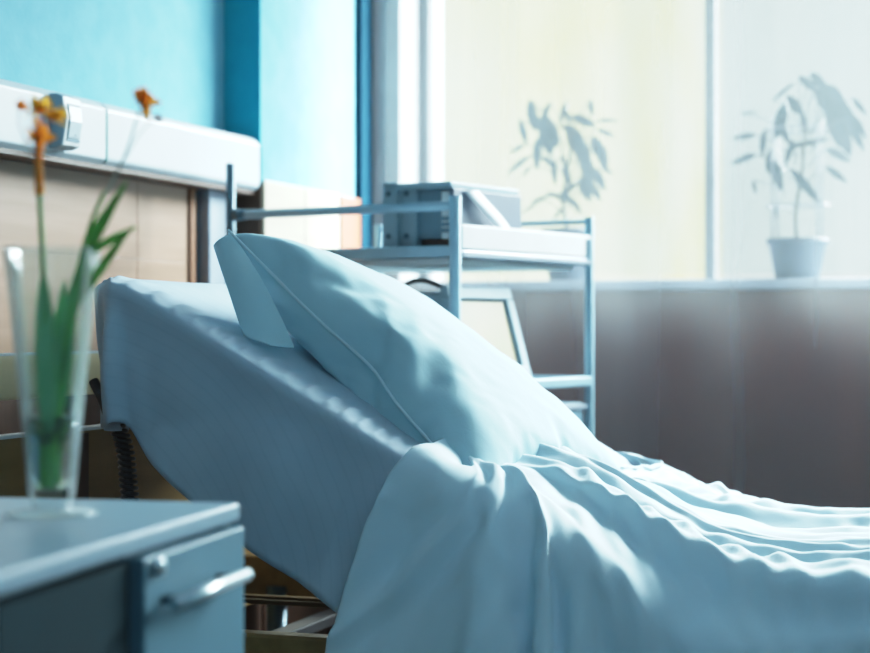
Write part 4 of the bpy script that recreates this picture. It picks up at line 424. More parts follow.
4,-4,3,12,-9,-7,3,1,3,-2,5,5,-10,2,0,12,-13,-8,4,1,5,-4,-2,21,-27,-6,23,-7,9,16,-2,2,-4,0,-4,-2,-4,-7,-6,-5,-7,-3,-2,0,0,0,2,12,3,6,-4,0,-2,0,1,0,0,0,-1,-6,-1,4,3,-1,0,0,1,0,-1,0,1,0,-1,0,2,0,-1,0,0,1,0,0,0,0,0,0,0,1,-1,
0,0,0,0,0,0,0,0,0,0,0,-1,1,1,-2,1,2,0,-1,-1,3,6,-6,-1,3,-5,-1,5,10,-12,0,-1,1,-2,0,8,2,-5,-1,1,11,-13,-5,3,4,-11,2,3,24,-31,-10,16,11,-12,0,5,2,-3,2,-7,-7,-3,2,-1,3,1,-3,0,2,4,8,-2,2,1,-4,-2,-1,2,0,-1,0,0,-2,-5,1,3,1,0,
1,-1,1,0,-2,2,1,-1,-1,1,0,0,0,-1,1,-1,1,0,1,-1,2,-2,1,0,1,-1,0,0,0,-1,0,1,0,-1,1,0,0,0,1,-1,1,0,1,-1,0,1,6,-3,-6,3,-1,-1,-1,9,3,-11,1,2,-1,-3,-2,9,-2,7,-10,5,2,1,-7,-2,19,-18,-3,3,24,-25,-19,4,-4,6,-4,0,2,-13,1,2,-3,-4,
1,1,1,6,5,7,-3,-3,9,-3,-10,2,-1,1,0,-1,0,-1,0,-2,-4,1,5,0,0,0,0,0,-1,0,0,1,0,0,0,1,-1,-1,2,-1,0,0,1,0,0,0,0,0,0,0,0,0,0,0,0,0,-1,1,0,-1,1,-1,1,1,-1,-2,3,1,-1,-1,2,4,1,-6,0,3,-2,-3,1,14,-3,-9,2,4,-4,-3,-4,7,1,-4,0,6,-7,8,
-8,-1,19,-19,-7,11,21,-21,6,-3,-6,7,-1,-13,2,-3,0,4,4,2,2,6,3,0,-6,3,7,-11,-5,4,-1,-1,1,-2,0,0,-1,-1,-3,-3,3,3,0,0,0,0,1,0,-1,1,0,0,-1,1,0,1,-1,0,1,-1,1,-1,2,0,0,0,-1,0,0,1,-1,0,0,-1,1,0,0,0,0,-1,1,0,1,-1,1,0,1,-1,-1,0,
5,3,-6,-1,4,-2,-1,-4,2,14,-7,-4,0,7,-3,-4,-6,1,4,-1,12,-6,-4,3,-4,-1,17,-15,-3,6,15,11,-7,-7,4,-9,6,6,7,-1,7,2,2,0,0,-1,-1,-4,-2,-21,5,4,-2,1,0,0,-1,0,-1,0,-1,-2,-4,4,2,0,0,0,1,-1,0,-1,2,1,-1,-1,0,1,0,1,-1,0,0,0,1,0,0,0,
0,0,1,0,-1,0,0,0,1,-1,0,0,0,0,0,0,0,1,0,-2,1,1,1,-1,-1,4,5,-6,-3,5,-5,5,-4,-1,2,14,-11,-2,-1,7,0,-6,1,-1,-4,1,14,-11,3,-7,-1,5,4,-12,6,1,-1,17,-12,-15,18,5,0,-3,3,-9,-2,6,0,-10,4,0,2,-13,10,0,-4,1,2,1,0,-1,0,0,-1,-1,-3,
-2,4,2,0,0,0,-1,1,-1,0,1,0,0,-1,1,1,-1,0,0,1,-1,1,0,0,0,1,-1,1,-1,0,0,1,-1,0,0,0,0,0,0,0,0,-1,1,0,1,-1,0,2,0,-1,-1,2,7,-3,-4,3,-3,0,1,-2,-1,2,13,-12,-1,1,4,-4,-2,12,-10,-4,2,10,-10,13,-15,-4,19,-9,-4,2,-13,14,13,-13,-10,
8,-4,5,3,5,-4,-15,6,5,-9,-8,7,11,-1,-10,5,8,-4,2,-2,-1,1,0,0,0,-5,-2,5,1,-1,0,0,1,0,-1,0,1,0,-1,1,0,0,0,0,0,0,0,0,0,2,0,-1,0,0,1,0,-1,1,0,0,-1,1,-1,0,0,0,1,0,-2,2,0,-1,0,1,1,0,-2,1,5,0,-4,0,2,-1,2,-3,-1,0,2,10,-10,-1,3,
1,-4,1,10,-11,-2,5,-3,-2,17,-19,-11,20,-3,-2,2,-15,12,13,-3,-18,10,-3,-2,-10,-2,9,-11,-2,1,5,-5,4,3,13,7,-7,-1,-1,-2,3,-2,0,1,-1,-5,-1,5,1,0,0,0,-1,0,0,0,1,0,0,-1,1,0,0,0,0,1,-1,1,0,0,1,1,-2,0,1,0,0,-1,0,1,-1,0,0,1,-1,0,
0,0,0,1,0,-1,-1,1,2,-1,0,-1,5,3,-6,1,2,-3,2,-2,0,0,0,3,1,-3,0,9,-9,-1,4,0,-3,0,1,-3,0,20,-18,-13,8,9,1,-7,-8,1,11,8,-12,2,-11,4,1,-3,5,3,-2,2,2,2,9,3,-9,-5,4,-2,-3,2,-1,1,0,-2,-4,2,4,-1,0,0,0,1,0,-1,1,0,0,-1,0,1,0,0,0,0,
0,0,0,0,1,0,0,1,0,-1,1,-1,0,0,0,1,-1,0,0,1,-1,0,0,0,0,2,-2,1,0,0,1,-1,-1,4,5,-6,-2,4,-3,2,-1,-1,0,-1,1,5,-4,-1,5,-1,-4,1,7,-7,-1,5,-5,-1,2,11,-14,-11,10,10,-6,4,-10,-11,9,6,-15,9,3,-2,2,-2,-5,4,3,5,7,-1,-9,-5,3,1,-2,-1,
0,-1,2,-1,-2,-3,2,4,0,0,0,0,0,0,-1,0,1,0,0,0,1,-1,0,0,1,0,-2,2,0,1,0,0,0,0,0,-1,1,0,-1,1,-1,0,0,0,0,0,0,0,0,0,1,-1,0,0,1,1,-1,-1,2,6,-3,-3,3,-2,0,1,-2,1,-1,0,5,-3,-2,1,10,-9,-2,5,-3,-1,1,0,-2,1,3,10,-18,-4,-6,16,-6,5,
-11,-12,4,2,-1,5,4,-7,-1,6,5,5,4,-3,-8,-5,2,2,-1,0,0,-1,0,0,-1,-3,-2,3,3,0,0,0,0,-1,0,-1,1,1,-1,0,0,1,0,0,0,0,0,0,0,1,0,0,1,0,0,0,0,0,0,0,-1,0,0,1,-1,0,0,0,1,-1,0,1,0,-1,1,0,1,0,-1,0,5,0,-4,1,0,0,2,-2,-1,1,-2,0,7,-5,-2,
5,5,-7,2,1,-4,-2,7,-7,0,4,-2,-2,-5,-4,2,-3,2,10,-12,-9,6,0,2,-3,4,6,6,5,2,-5,-10,-4,-1,5,0,0,-1,1,-2,1,-1,0,-3,-2,4,2,-1,1,0,-1,1,0,-1,1,0,0,0,0,0,1,-1,0,0,1,-2,2,0,1,0,0,0,0,-1,1,-1,0,0,1,0,-1,0,0,1,-1,0,0,0,0,1,-1,0,0,
0,1,1,-1,0,4,3,-6,1,2,-3,3,-1,-2,1,0,-1,3,-1,-2,0,6,-3,0,5,-6,-2,1,-1,-2,4,0,-1,-5,-1,-9,4,-7,7,13,3,-1,-10,-8,7,7,4,2,2,-8,-9,-2,-3,9,1,-2,0,-1,2,-1,-1,0,-2,-2,-1,3,2,0,-1,0,1,0,-1,0,1,0,0,-1,0,2,-1,1,-1,0,0,-1,2,0,0,1,
0,-1,1,0,0,0,0,0,-1,0,1,-1,1,0,-1,1,0,-1,1,1,-1,-1,0,1,0,1,-1,-1,4,3,-3,-2,4,-4,2,1,-2,0,0,-1,0,4,-3,0,1,1,-3,8,-1,-6,-2,5,-8,5,1,-1,-3,6,-10,-7,2,-7,1,11,4,12,-8,1,1,3,2,-10,-8,1,-4,11,2,-6,2,0,0,2,-3,1,-1,-2,-3,-1,5,1,
-1,1,0,0,0,-1,0,1,0,-1,1,0,0,0,-1,2,-1,0,0,1,-1,1,1,0,0,-1,1,0,0,-1,1,0,0,-1,1,-1,0,1,-1,1,0,-1,1,0,0,-1,0,1,1,-1,0,1,6,-4,-2,2,-1,0,2,-3,0,2,-1,0,2,-1,-2,1,3,-4,2,4,-4,0,-3,0,0,2,1,-4,-3,7,-3,7,-1,-11,-11,1,14,15,-4,-4,
2,-11,-7,5,-7,13,4,-10,3,-2,1,0,1,-1,-1,0,-1,-3,0,5,-1,1,0,0,-1,0,0,0,0,0,1,-1,1,0,0,1,-1,1,0,-2,2,0,1,-1,1,0,1,-1,-1,1,0,0,0,0,0,-1,0,1,-1,0,0,1,-1,1,1,-2,1,0,0,0,1,-2,1,5,0,-3,0,1,-1,2,0,-2,0,1,-3,3,1,-2,0,4,-3,-2,5,1,
-7,5,-5,0,2,1,-2,-4,3,4,-10,6,9,-6,-5,-10,12,7,3,-15,-3,5,-8,14,5,-11,0,2,0,-1,2,-1,-2,1,-1,-2,-1,1,3,1,0,-1,1,0,0,-1,0,1,0,0,0,1,0,-1,0,0,0,0,0,1,0,1,0,0,0,0,0,0,0,0,0,-1,1,-1,1,0,0,0,0,0,-1,0,1,0,0,0,-1,1,1,0,-1,0,4,2,
-5,1,1,-2,2,0,-2,0,2,-1,-1,4,-3,-1,3,0,-3,3,2,-5,0,-2,-1,4,2,-3,-3,-4,-3,9,-5,6,1,8,-11,-10,7,-4,4,-1,-6,14,5,-10,-5,8,-2,-1,0,3,-3,-2,1,0,-2,-2,2,4,-1,0,1,-1,0,0,0,0,2,-2,1,-1,1,0,0,0,1,-1,0,0,1,0,0,1,-1,1,0,0,0,0,0,0,
0,0,0,0,0,-1,1,-1,1,0,0,0,1,-1,-1,1,-1,1,1,-1,0,2,3,-2,0,1,-3,0,4,-3,-1,1,1,-2,2,0,-2,1,3,-3,0,2,-2,-1,-1,-1,2,2,-2,-3,-3,3,4,2,-2,4,-3,-1,-7,0,-1,-8,5,11,5,-7,-9,11,-2,-2,-1,2,1,-1,-2,1,-1,-2,-2,3,3,0,0,0,0,0,0,-1,1,0,
0,0,0,0,0,0,0,0,1,-1,0,1,0,1,0,0,1,-1,0,0,0,0,0,0,0,0,0,0,0,0,0,-1,1,0,-1,2,-1,0,0,0,0,1,-1,-1,2,5,-3,-2,3,-2,0,1,0,-1,-1,2,-1,0,3,-3,-1,4,-2,0,1,-2,-1,-1,-2,2,2,-1,0,-3,0,-4,5,0,2,1,9,-11,-14,1,21,4,-6,-3,-13,10,3,-6,1,
-1,3,0,-2,0,-1,-1,-1,-1,2,3,-1,1,0,0,-1,0,0,1,0,0,-1,0,2,-1,0,0,0,0,0,0,2,0,0,-1,1,0,0,0,0,1,-1,1,-1,0,-1,1,-1,1,0,0,0,0,0,0,1,-2,1,0,0,0,1,0,-2,1,4,-1,-2,2,0,-2,2,1,-2,0,0,1,-2,3,-2,-1,3,1,-3,1,-1,-2,0,-2,2,2,-1,-6,12,
-6,-3,-7,-2,0,-1,11,14,-9,0,-10,9,4,-17,7,10,-13,5,-1,0,3,-1,-2,-1,2,-3,-2,-1,4,2,0,0,0,-1,1,-1,0,1,0,-1,1,0,0,0,1,0,0,-1,0,1,0,0,0,1,-1,1,0,0,0,0,0,0,0,1,0,-2,1,-1,1,-1,1,0,0,-1,1,1,-1,0,0,0,0,1,-1,0,3,2,-3,0,2,-2,0,1,
-1,0,1,0,-1,1,2,-4,0,4,-3,2,-2,-1,1,-4,1,1,1,-9,9,7,-2,-7,1,-3,-1,-9,14,14,0,-14,-12,4,1,14,-15,4,2,-2,2,2,-3,-2,3,-1,-3,-1,-1,4,2,-1,0,1,0,-1,0,0,0,1,0,0,0,1,-1,0,0,0,0,0,1,1,-1,1,0,0,0,0,0,0,0,1,0,-1,0,0,1,0,-1,0,0,0,
0,0,0,1,-1,0,0,0,-1,1,1,-1,0,2,3,-4,1,2,-2,0,2,-1,-2,1,1,0,-2,4,-3,-1,3,-3,3,-2,-3,2,-2,0,1,1,-2,0,-1,2,6,-6,6,2,-9,-11,11,4,8,-15,-9,22,-12,-2,3,1,-1,0,1,-2,-1,3,-1,-2,-3,1,4,1,0,0,-1,0,1,-1,0,2,-2,1,0,0,0,0,0,0,0,1,0,
0,1,-1,0,0,0,2,-1,0,0,0,0,0,0,0,0,0,0,0,0,1,-1,0,1,-1,0,0,1,0,-1,0,0,1,-1,0,1,4,-2,-2,3,-2,-1,2,0,0,-1,0,1,-1,1,1,-3,0,1,3,-3,-3,2,-2,0,1,1,-2,0,-2,-2,6,6,-2,-8,6,-4,-1,2,-9,5,14,-13,-3,1,5,-1,-2,2,0,-3,1,2,-2,-2,-2,2,3,
1,-1,1,0,0,0,-1,0,1,0,0,0,0,1,-1,1,-1,0,0,-1,2,1,0,0,0,0,0,1,-1,0,0,0,0,0,1,-1,0,0,0,0,0,-1,1,0,-1,2,0,-1,0,0,0,0,2,-1,-1,0,4,-1,-2,1,2,-3,2,0,-2,0,1,2,-2,0,3,-3,1,-1,2,0,-3,-1,0,0,0,0,-2,0,5,-5,-5,6,0,6,2,-8,-11,8,12,
-7,-14,8,-5,10,-1,-1,-1,2,-2,-2,1,0,-1,-2,-1,2,4,0,0,0,0,-1,0,0,1,0,0,0,-1,1,0,0,0,1,0,-1,0,2,-1,1,-1,0,0,2,-1,1,0,0,0,0,-1,0,0,0,0,0,0,0,1,-1,0,0,1,0,0,0,-1,0,0,1,-1,0,0,3,1,-2,0,2,-1,-1,2,-1,-1,0,0,2,-2,2,-3,0,2,2,-1,
-3,-1,0,-1,0,0,1,-10,7,9,-8,-7,-1,9,1,9,-13,-12,15,15,-15,-16,17,-2,1,-3,0,2,-1,-3,3,-1,-2,-2,0,2,3,0,0,0,-1,0,1,-2,2,0,0,0,0,0,1,0,0,-1,0,1,-1,1,2,-2,1,0,0,0,0,0,0,0,1,-1,1,0,0,0,0,-1,0,1,-1,0,0,0,0,0,0,1,-1,0,0,0,1,-1,
0,1,3,-3,0,3,-1,-1,2,-2,0,0,0,2,-2,1,0,-4,4,1,1,-3,-2,0,0,-1,1,3,-5,-6,7,9,0,-8,-10,-2,10,14,-12,-11,12,9,-11,-1,5,-4,-2,-1,3,-2,-2,3,-3,-1,-1,0,2,3,0,1,-2,1,0,-1,0,1,0,-1,1,0,0,0,0,0,1,-1,0,1,1,-1,1,-1,0,1,0,0,0,0,0,0,
0,0,0,1,-1,0,0,0,0,0,0,0,0,0,1,0,0,0,-1,1,-1,1,0,-1,0,4,-2,0,0,2,-3,2,0,-1,0,0,0,1,-1,5,-6,3,0,1,-3,-2,0,-1,0,1,-1,2,-5,-5,8,2,7,-4,-8,-9,13,12,-3,-24,11,10,-15,7,2,-4,1,2,-4,0,2,-3,1,-2,0,3,2,0,0,0,-1,0,1,0,0,0,0,0,0,1,
-1,1,-1,0,0,1,-1,2,0,0,0,0,-1,2,-1,1,0,-1,0,0,0,1,0,0,-1,0,1,0,-1,0,0,1,-1,1,0,-1,0,0,0,0,2,-2,0,-1,4,-1,-1,1,2,-2,0,2,-2,0,0,0,2,-3,5,-4,0,1,3,-3,-3,1,-1,-1,0,-2,-3,9,-1,-11,4,1,-3,12,-8,-3,2,-1,-2,-5,0,8,-2,3,-2,1,0,
-1,-1,2,-4,1,-2,2,3,1,0,1,-1,0,-1,0,1,0,0,-1,1,0,0,1,-1,1,-1,0,0,0,2,0,0,0,0,0,0,0,0,0,1,0,-1,1,-1,0,1,0,0,-1,0,0,1,-1,1,-1,0,1,0,0,0,-1,0,1,0,-1,0,2,1,-1,-1,2,0,-1,3,-2,-1,-1,0,2,0,0,5,-5,-1,3,0,-5,-1,0,0,1,-1,-2,1,3,
-5,-8,8,10,-12,3,-1,-3,3,-3,-3,3,6,0,-2,-2,2,0,-2,1,-1,-3,1,-1,3,2,1,0,0,0,-1,0,0,1,0,-1,1,0,0,0,0,1,-1,1,0,0,0,1,0,0,-1,1,0,0,0,1,0,0,-1,0,1,0,0,-1,0,1,0,0,0,-1,0,0,0,1,0,-1,0,1,-1,0,1,-1,1,0,-1,3,0,-1,-1,2,-2,2,1,-1,
-1,0,-1,3,-3,7,-6,0,1,4,-5,-3,0,-1,2,0,-2,-3,3,7,-9,-7,7,10,-8,-11,3,5,2,9,-8,5,-10,4,0,0,0,-1,-2,1,-2,0,0,4,1,0,0,0,-1,0,1,-1,1,-1,1,0,0,0,1,-1,1,0,-1,0,1,0,0,0,1,0,1,-1,-1,1,0,0,0,0,0,0,0,1,0,0,-1,0,0,0,0,0,1,0,0,-1,1,
0,-1,1,-1,1,0,0,0,-1,3,-2,0,0,3,-3,0,3,-1,-1,-1,1,1,-2,1,0,0,-2,5,-1,-4,0,-1,1,-2,2,2,-10,7,-1,-2,-6,9,8,-11,8,-19,23,-16,10,1,-7,-1,1,2,-2,-2,2,-3,1,-1,2,2,1,0,-1,0,1,-1,1,0,0,0,0,0,0,-1,1,1,-1,0,1,-1,1,1,0,-1,1,0,0,0,
0,0,1,0,-1,1,0,0,-1,0,1,-1,1,0,-1,0,1,0,0,-1,2,-1,-1,1,0,-1,0,0,0,1,0,-1,3,-1,-1,0,0,1,-1,1,-1,1,0,-1,-1,1,0,2,1,-5,4,1,-2,-2,-2,1,-6,9,-6,2,-8,12,1,-4,-11,3,9,-12,10,-7,13,3,-12,3,-9,10,1,-9,1,7,-10,6,-7,10,-1,3,-2,-3,
-1,1,2,0,-1,1,0,0,1,-1,0,1,-1,1,0,0,0,0,1,-1,1,-1,1,0,0,0,0,0,0,1,-1,1,0,0,0,-1,1,0,0,0,0,0,0,-1,1,1,-1,0,1,0,0,-1,-1,3,-1,-1,1,-2,3,1,-1,-1,3,-1,-2,2,0,0,-1,0,1,-2,6,-5,1,-7,10,1,-12,4,0,-859,24,24,18,25,17,24,23,21,23,
19,23,21,22,23,22,22,21,20,20,23,25,30,32,16,24,2,-8,17,-9,-41,11,-5,24,12,-4,22,29,25,3,18,8,-5,17,3,-4,-19,-25,1,-4,-4,-9,-15,-18,-47,-20,-15,-10,2,-11,8,-16,10,43,-8,-5,-11,2,3,-5,-11,-3,-18,1,-4,-4,-22,-22,-14,-15,3,
14,-21,21,0,-11,1,-1,0,1,-2,-3,-1,0,1,-4,-3,-2,-2,3,-4,-2,1,20,-7,37,-23,-1,-10,-10,-19,-13,9,2,-3,0,7,-10,8,-9,-2,0,1,3,-3,1,1,-2,1,0,0,2,1,-1,-7,1,-2,8,-6,16,-25,-16,16,43,-6,-8,-12,2,23,-32,-9,-4,1,-3,-1,25,-30,-3,-5,
9,15,-14,7,-19,-3,-4,14,25,2,8,18,-4,-3,-13,10,-25,-29,1,-2,4,1,-1,4,16,-11,1,5,-2,7,2,1,30,-7,-24,19,10,-26,17,21,3,-1,1,-1,0,4,-2,-4,-2,5,1,3,1,-4,1,0,-13,-31,8,11,3,-19,13,-12,12,-4,-20,-1,3,-3,-1,9,-11,8,0,-5,-7,0,3,
1,-3,2,-1,0,0,-2,-7,-2,3,-1,4,-6,6,-18,22,0,-21,21,11,-15,-8,-1,20,25,-36,-1,23,-7,-5,-18,13,-18,9,-6,-13,10,-8,16,16,-2,-10,11,7,5,-32,0,3,-1,-6,28,-13,16,10,-4,-17,-21,3,-2,22,-4,-15,19,-24,27,-7,12,4,22,-60,4,1,1,-10,
-5,4,0,-2,0,-2,2,2,0,-2,1,-2,0,0,0,0,8,18,-15,39,-9,0,-19,0,11,-4,0,-2,1,2,-4,0,9,-7,-2,9,2,-6,-6,-3,4,0,-2,0,0,-1,6,-10,6,-4,-7,8,-7,10,-13,9,19,-19,-12,9,-2,10,-15,-10,40,-6,-19,-13,0,-2,8,13,-20,9,10,-1,-5,-8,-11,17,
0,18,7,-11,2,9,4,1,3,-26,-5,-18,6,3,7,19,-1,11,-26,2,-3,-13,1,14,24,-30,-5,11,18,-25,6,-2,11,-2,-3,-1,0,0,-1,0,0,-1,2,-1,0,0,0,2,-1,3,0,23,-36,12,10,0,11,-30,12,-7,-1,-1,0,2,-4,1,8,-1,-6,4,6,1,-4,-8,-2,3,-2,3,-6,2,12,-9,
5,3,-11,-5,-2,7,-10,-3,-5,-3,12,-1,-5,-2,27,-27,3,-3,21,3,-10,-20,-4,9,-7,8,-7,3,7,1,19,-6,-12,10,-3,-4,2,7,11,-20,0,10,8,-18,-4,17,-7,-9,-12,19,35,3,-11,14,-54,3,24,-10,-11,19,16,4,14,-12,2,3,-4,-1,4,1,-3,1,0,-2,-1,-1,
-3,-2,2,4,-8,-1,-40,26,-6,-13,14,-4,0,-2,-1,-1,-1,0,1,2,-4,0,6,2,-5,-1,6,5,2,-7,-8,2,-3,10,-8,5,7,-24,-6,5,6,9,-6,-35,26,5,-9,23,-12,13,-12,-6,20,-26,-2,-7,1,11,2,-6,-10,7,-7,2,9,13,-11,-5,-1,14,-5,13,3,-11,-10,3,16,-6,
3,-16,-2,29,-20,-1,-13,3,18,-17,3,-8,-1,31,21,-51,3,5,-11,34,8,-20,-19,19,-4,5,-1,-6,-2,0,-2,-1,2,2,1,3,12,-4,-1,5,-5,16,-31,11,13,-20,-4,9,-4,25,-1,0,0,0,2,1,-4,-1,2,5,-2,-4,1,6,8,2,-11,-7,-1,4,1,-9,17,-2,-7,-14,-10,46,
-29,-26,15,11,-7,28,5,3,-18,-31,19,15,-11,-20,-10,2,7,5,3,11,18,-28,1,11,-18,41,-17,-25,7,33,-13,-3,-21,4,9,-10,4,24,-20,-3,5,19,-6,-34,-11,10,44,3,-3,-34,-4,17,-1,12,-23,7,-13,26,-15,-3,-6,1,0,0,3,2,4,1,2,4,7,-10,-1,6,
-5,-8,-4,38,-20,2,8,-4,3,-4,-22,0,0,0,0,-2,3,3,-5,-3,-1,5,2,-2,-4,1,7,10,0,-11,-4,-2,9,-13,2,-2,8,3,-10,31,-56,19,2,26,-3,-10,-6,-12,27,-16,-31,3,6,4,8,15,18,6,-1,-37,41,-28,-6,31,-35,-8,38,-14,-26,19,2,3,9,-4,8,1,-40,0,
26,-2,-17,15,-1,20,-14,-40,3,10,6,20,-20,14,13,-7,23,-7,-24,-7,-5,2,2,5,4,1,2,0,0,0,1,-5,0,0,0,13,4,11,-42,8,-8,11,6,-2,3,-8,1,0,0,0,0,-2,0,6,-2,-4,-4,1,3,2,-2,-3,1,9,7,2,-9,-8,17,-24,0,-8,-6,-4,67,17,-70,15,-9,10,-15,
11,19,-28,-9,41,9,1,-1,-4,-3,-3,-4,-28,26,-10,4,0,-30,16,24,-17,-15,11,-14,24,0,-17,26,-9,2,8,0,-34,2,21,-16,-8,-7,4,12,20,0,3,-14,10,-12,-11,16,-24,19,25,-1,-5,-5,-6,-5,-3,0,-1,1,-1,-1,0,-2,-6,4,2,-14,1,-4,26,-3,-1,-11,
-4,-5,-2,15,0,0,-1,1,1,0,0,-1,5,1,-3,-5,-3,1,2,1,-3,-2,3,6,8,6,-12,15,2,0,-2,-7,-28,46,0,-26,-3,4,10,8,-15,14,6,-23,-15,4,13,10,-9,-10,-7,28,5,-6,-1,0,-22,-11,4,-7,6,2,5,0,7,-13,1,2,17,6,-10,8,-26,-1,-7,16,-12,1,11,12,
-13,-18,25,0,-15,-9,19,-18,33,-26,9,12,3,4,-6,-4,-5,-1,-4,6,3,-1,-9,0,6,-14,13,2,-17,-3,13,0,-6,18,-1,-4,-14,0,-1,0,-1,1,1,0,-1,0,3,4,2,-5,-5,-4,-2,3,1,-5,-10,-2,-2,3,0,-1,-10,5,-2,0,22,17,11,-11,-6,-22,-1,-9,-6,3,-1,8,
5,-4,-2,-1,2,9,6,20,-23,12,-4,20,-15,-20,4,16,9,-12,-9,13,15,-34,12,-3,13,7,-7,8,-17,25,-3,-3,5,-2,-13,-20,4,15,7,-15,-5,-19,16,-2,16,-3,-20,4,10,13,2,0,-10,-4,-9,7,0,11,-6,-11,5,-7,-1,36,-16,-11,-2,7,-3,2,-2,9,11,-10,0,
-2,-2,0,0,0,0,0,2,2,7,1,-3,-5,-5,-5,4,11,-2,-9,8,-12,-13,14,1,12,2,-28,36,0,-17,-4,23,-12,4,9,5,-14,-12,-3,-17,2,-2,5,1,28,-26,30,-3,3,-15,31,-31,5,22,-11,3,-31,4,19,5,-35,10,-7,19,4,8,-6,-19,3,19,-1,-34,2,48,-7,-41,0,
17,16,9,-8,-11,-22,11,23,-16,-16,1,12,7,8,0,-13,-12,-3,13,14,2,-1,-3,-14,-16,-1,4,24,-11,-5,-2,7,-6,-1,7,0,0,-2,-3,-1,-1,-1,0,0,1,0,4,5,4,0,-1,-5,-1,-4,12,-18,19,12,-1,-3,-4,-7,4,-28,15,0,-14,-18,-10,9,5,2,0,5,8,38,-9,4,
-19,-16,-7,4,-3,12,21,5,-11,16,-15,17,-19,2,4,-29,-3,2,21,-15,3,-8,20,-1,12,-2,-3,-1,-17,26,-31,2,30,-3,-16,-7,-15,18,29,-56,15,1,6,24,-3,-23,-10,6,9,9,10,-13,-8,-12,9,6,-8,8,11,2,-15,2,7,8,-15,2,-5,8,-5,4,-2,2,3,1,-1,0,
0,1,-1,-1,0,-1,0,1,3,3,5,-3,0,-8,2,-22,2,14,11,7,-1,-5,-32,-1,32,8,-3,-20,-7,11,-17,4,13,-2,-8,1,-10,0,12,3,15,-4,-14,6,10,4,10,-44,-4,51,-10,-27,7,-5,19,-22,0,3,3,-14,33,7,-69,-1,17,50,11,1,-37,-6,31,-8,-3,-15,-3,6,17,
-15,-18,2,1,25,10,-17,-16,-3,1,15,17,3,-19,-15,6,-1,-1,1,1,21,17,-42,0,24,-5,-3,-9,0,0,1,-4,-1,0,0,-2,-1,-1,1,1,0,-1,0,1,0,-3,-3,-3,0,-4,2,13,6,-15,-5,-10,14,-5,0,-13,19,-9,10,27,6,-28,32,-2,9,-24,-16,-13,7,3,23,-8,-19,
-9,25,1,-8,8,15,27,-47,12,3,30,-15,3,-2,4,-31,4,-18,14,-37,37,11,-29,-18,-30,7,12,55,-23,-13,49,-22,12,-4,-14,17,7,-15,-15,-6,-2,22,13,-9,-11,-7,-9,2,15,18,-1,-31,18,3,9,13,-10,-14,2,-5,6,2,-1,-3,3,-4,0,-4,-1,0,1,1,0,-1,
-4,-2,-1,0,0,0,-11,-1,-1,0,4,4,9,-5,-10,4,-6,10,-9,29,-17,-10,-1,4,10,-11,-4,13,-6,4,3,18,-16,0,-13,22,-7,-6,2,6,4,-14,21,-20,1,38,5,-18,4,11,3,-33,-3,15,12,-9,-49,-8,12,9,52,1,-14,10,-45,-1,-11,9,23,25,-7,3,-21,-19,4,7,
24,0,-18,-17,0,19,12,-2,4,-15,-12,-10,0,13,19,-27,-6,-2,3,14,-1,10,-4,-6,9,0,2,-3,4,0,2,-12,1,-1,2,0,0,2,0,0,-1,-2,-2,3,6,5,5,-3,-13,-4,1,-2,-3,3,-7,9,-7,52,-18,-53,38,-15,13,7,12,-10,9,-35,-1,13,11,0,8,3,-11,-5,1,-4,17,
-32,5,1,-6,14,-3,1,-14,-7,37,-30,10,7,15,15,-24,-10,-14,18,13,10,16,3,-4,-11,4,-29,4,20,-19,-23,-2,3,22,-24,16,20,-15,-21,-1,18,9,-5,13,-1,-16,-12,-8,10,22,-15,-4,-12,-7,8,24,2,-19,16,3,1,-13,-5,0,3,11,-2,-1,-9,-1,-1,0,
-1,0,-1,1,0,8,0,0,1,3,21,-15,12,6,2,-8,8,3,3,-2,17,-25,-44,18,-17,10,5,12,-1,10,-6,-9,-6,44,-12,-9,-23,-1,12,17,-3,7,-8,-56,27,-3,-11,14,7,19,-32,5,-11,9,4,43,2,12,-43,18,2,-35,5,24,-22,8,-11,0,-14,23,8,3,-19,2,11,0,-22,
11,26,-12,-22,-3,12,10,0,2,12,-1,-15,-19,-1,11,23,10,-15,-10,-12,23,-5,-5,7,-1,-15,4,-4,0,1,-1,1,8,-1,-1,-3,1,1,3,1,3,2,1,1,0,0,-8,13,-19,-4,10,22,-1,-6,-15,-3,-16,44,-13,-39,2,11,-5,-3,4,14,-6,6,22,-43,37,12,21,-13,-25,
13,5,14,-1,-6,-50,-6,10,8,-4,-10,14,12,0,-6,-3,-13,21,-20,23,-13,12,4,-32,31,9,-9,-2,-9,-4,20,-4,4,-15,-8,-1,26,-12,-21,11,26,-10,-22,-6,1,13,12,-3,0,17,2,-17,0,-23,6,21,12,-9,-8,1,-20,16,4,-14,0,1,0,0,3,0,0,1,-3,2,1,0,
0,0,-1,0,0,1,-1,-9,2,0,16,10,3,-8,-7,-13,-6,-1,18,-4,27,9,-7,-29,7,10,1,-16,15,-2,-31,28,-39,26,34,20,2,-55,26,-5,1,14,-12,-12,-16,-9,20,-1,2,-2,-2,0,-5,-1,1,10,-7,2,8,2,0,-9,15,-13,5,0,-15,8,12,-10,2,-14,1,10,16,-19,
-16,5,29,2,-20,-12,-7,7,17,0,1,-6,19,2,-13,-25,-6,11,-6,14,1,-2,-17,16,-10,-2,2,0,2,-3,0,0,0,6,1,-1,-1,-1,0,-1,0,1,0,1,8,5,1,2,0,-15,-9,-7,3,7,-6,3,8,-14,11,24,-7,-19,-4,-5,13,-13,9,6,-10,-3,-26,12,39,5,-21,-13,10,3,22,
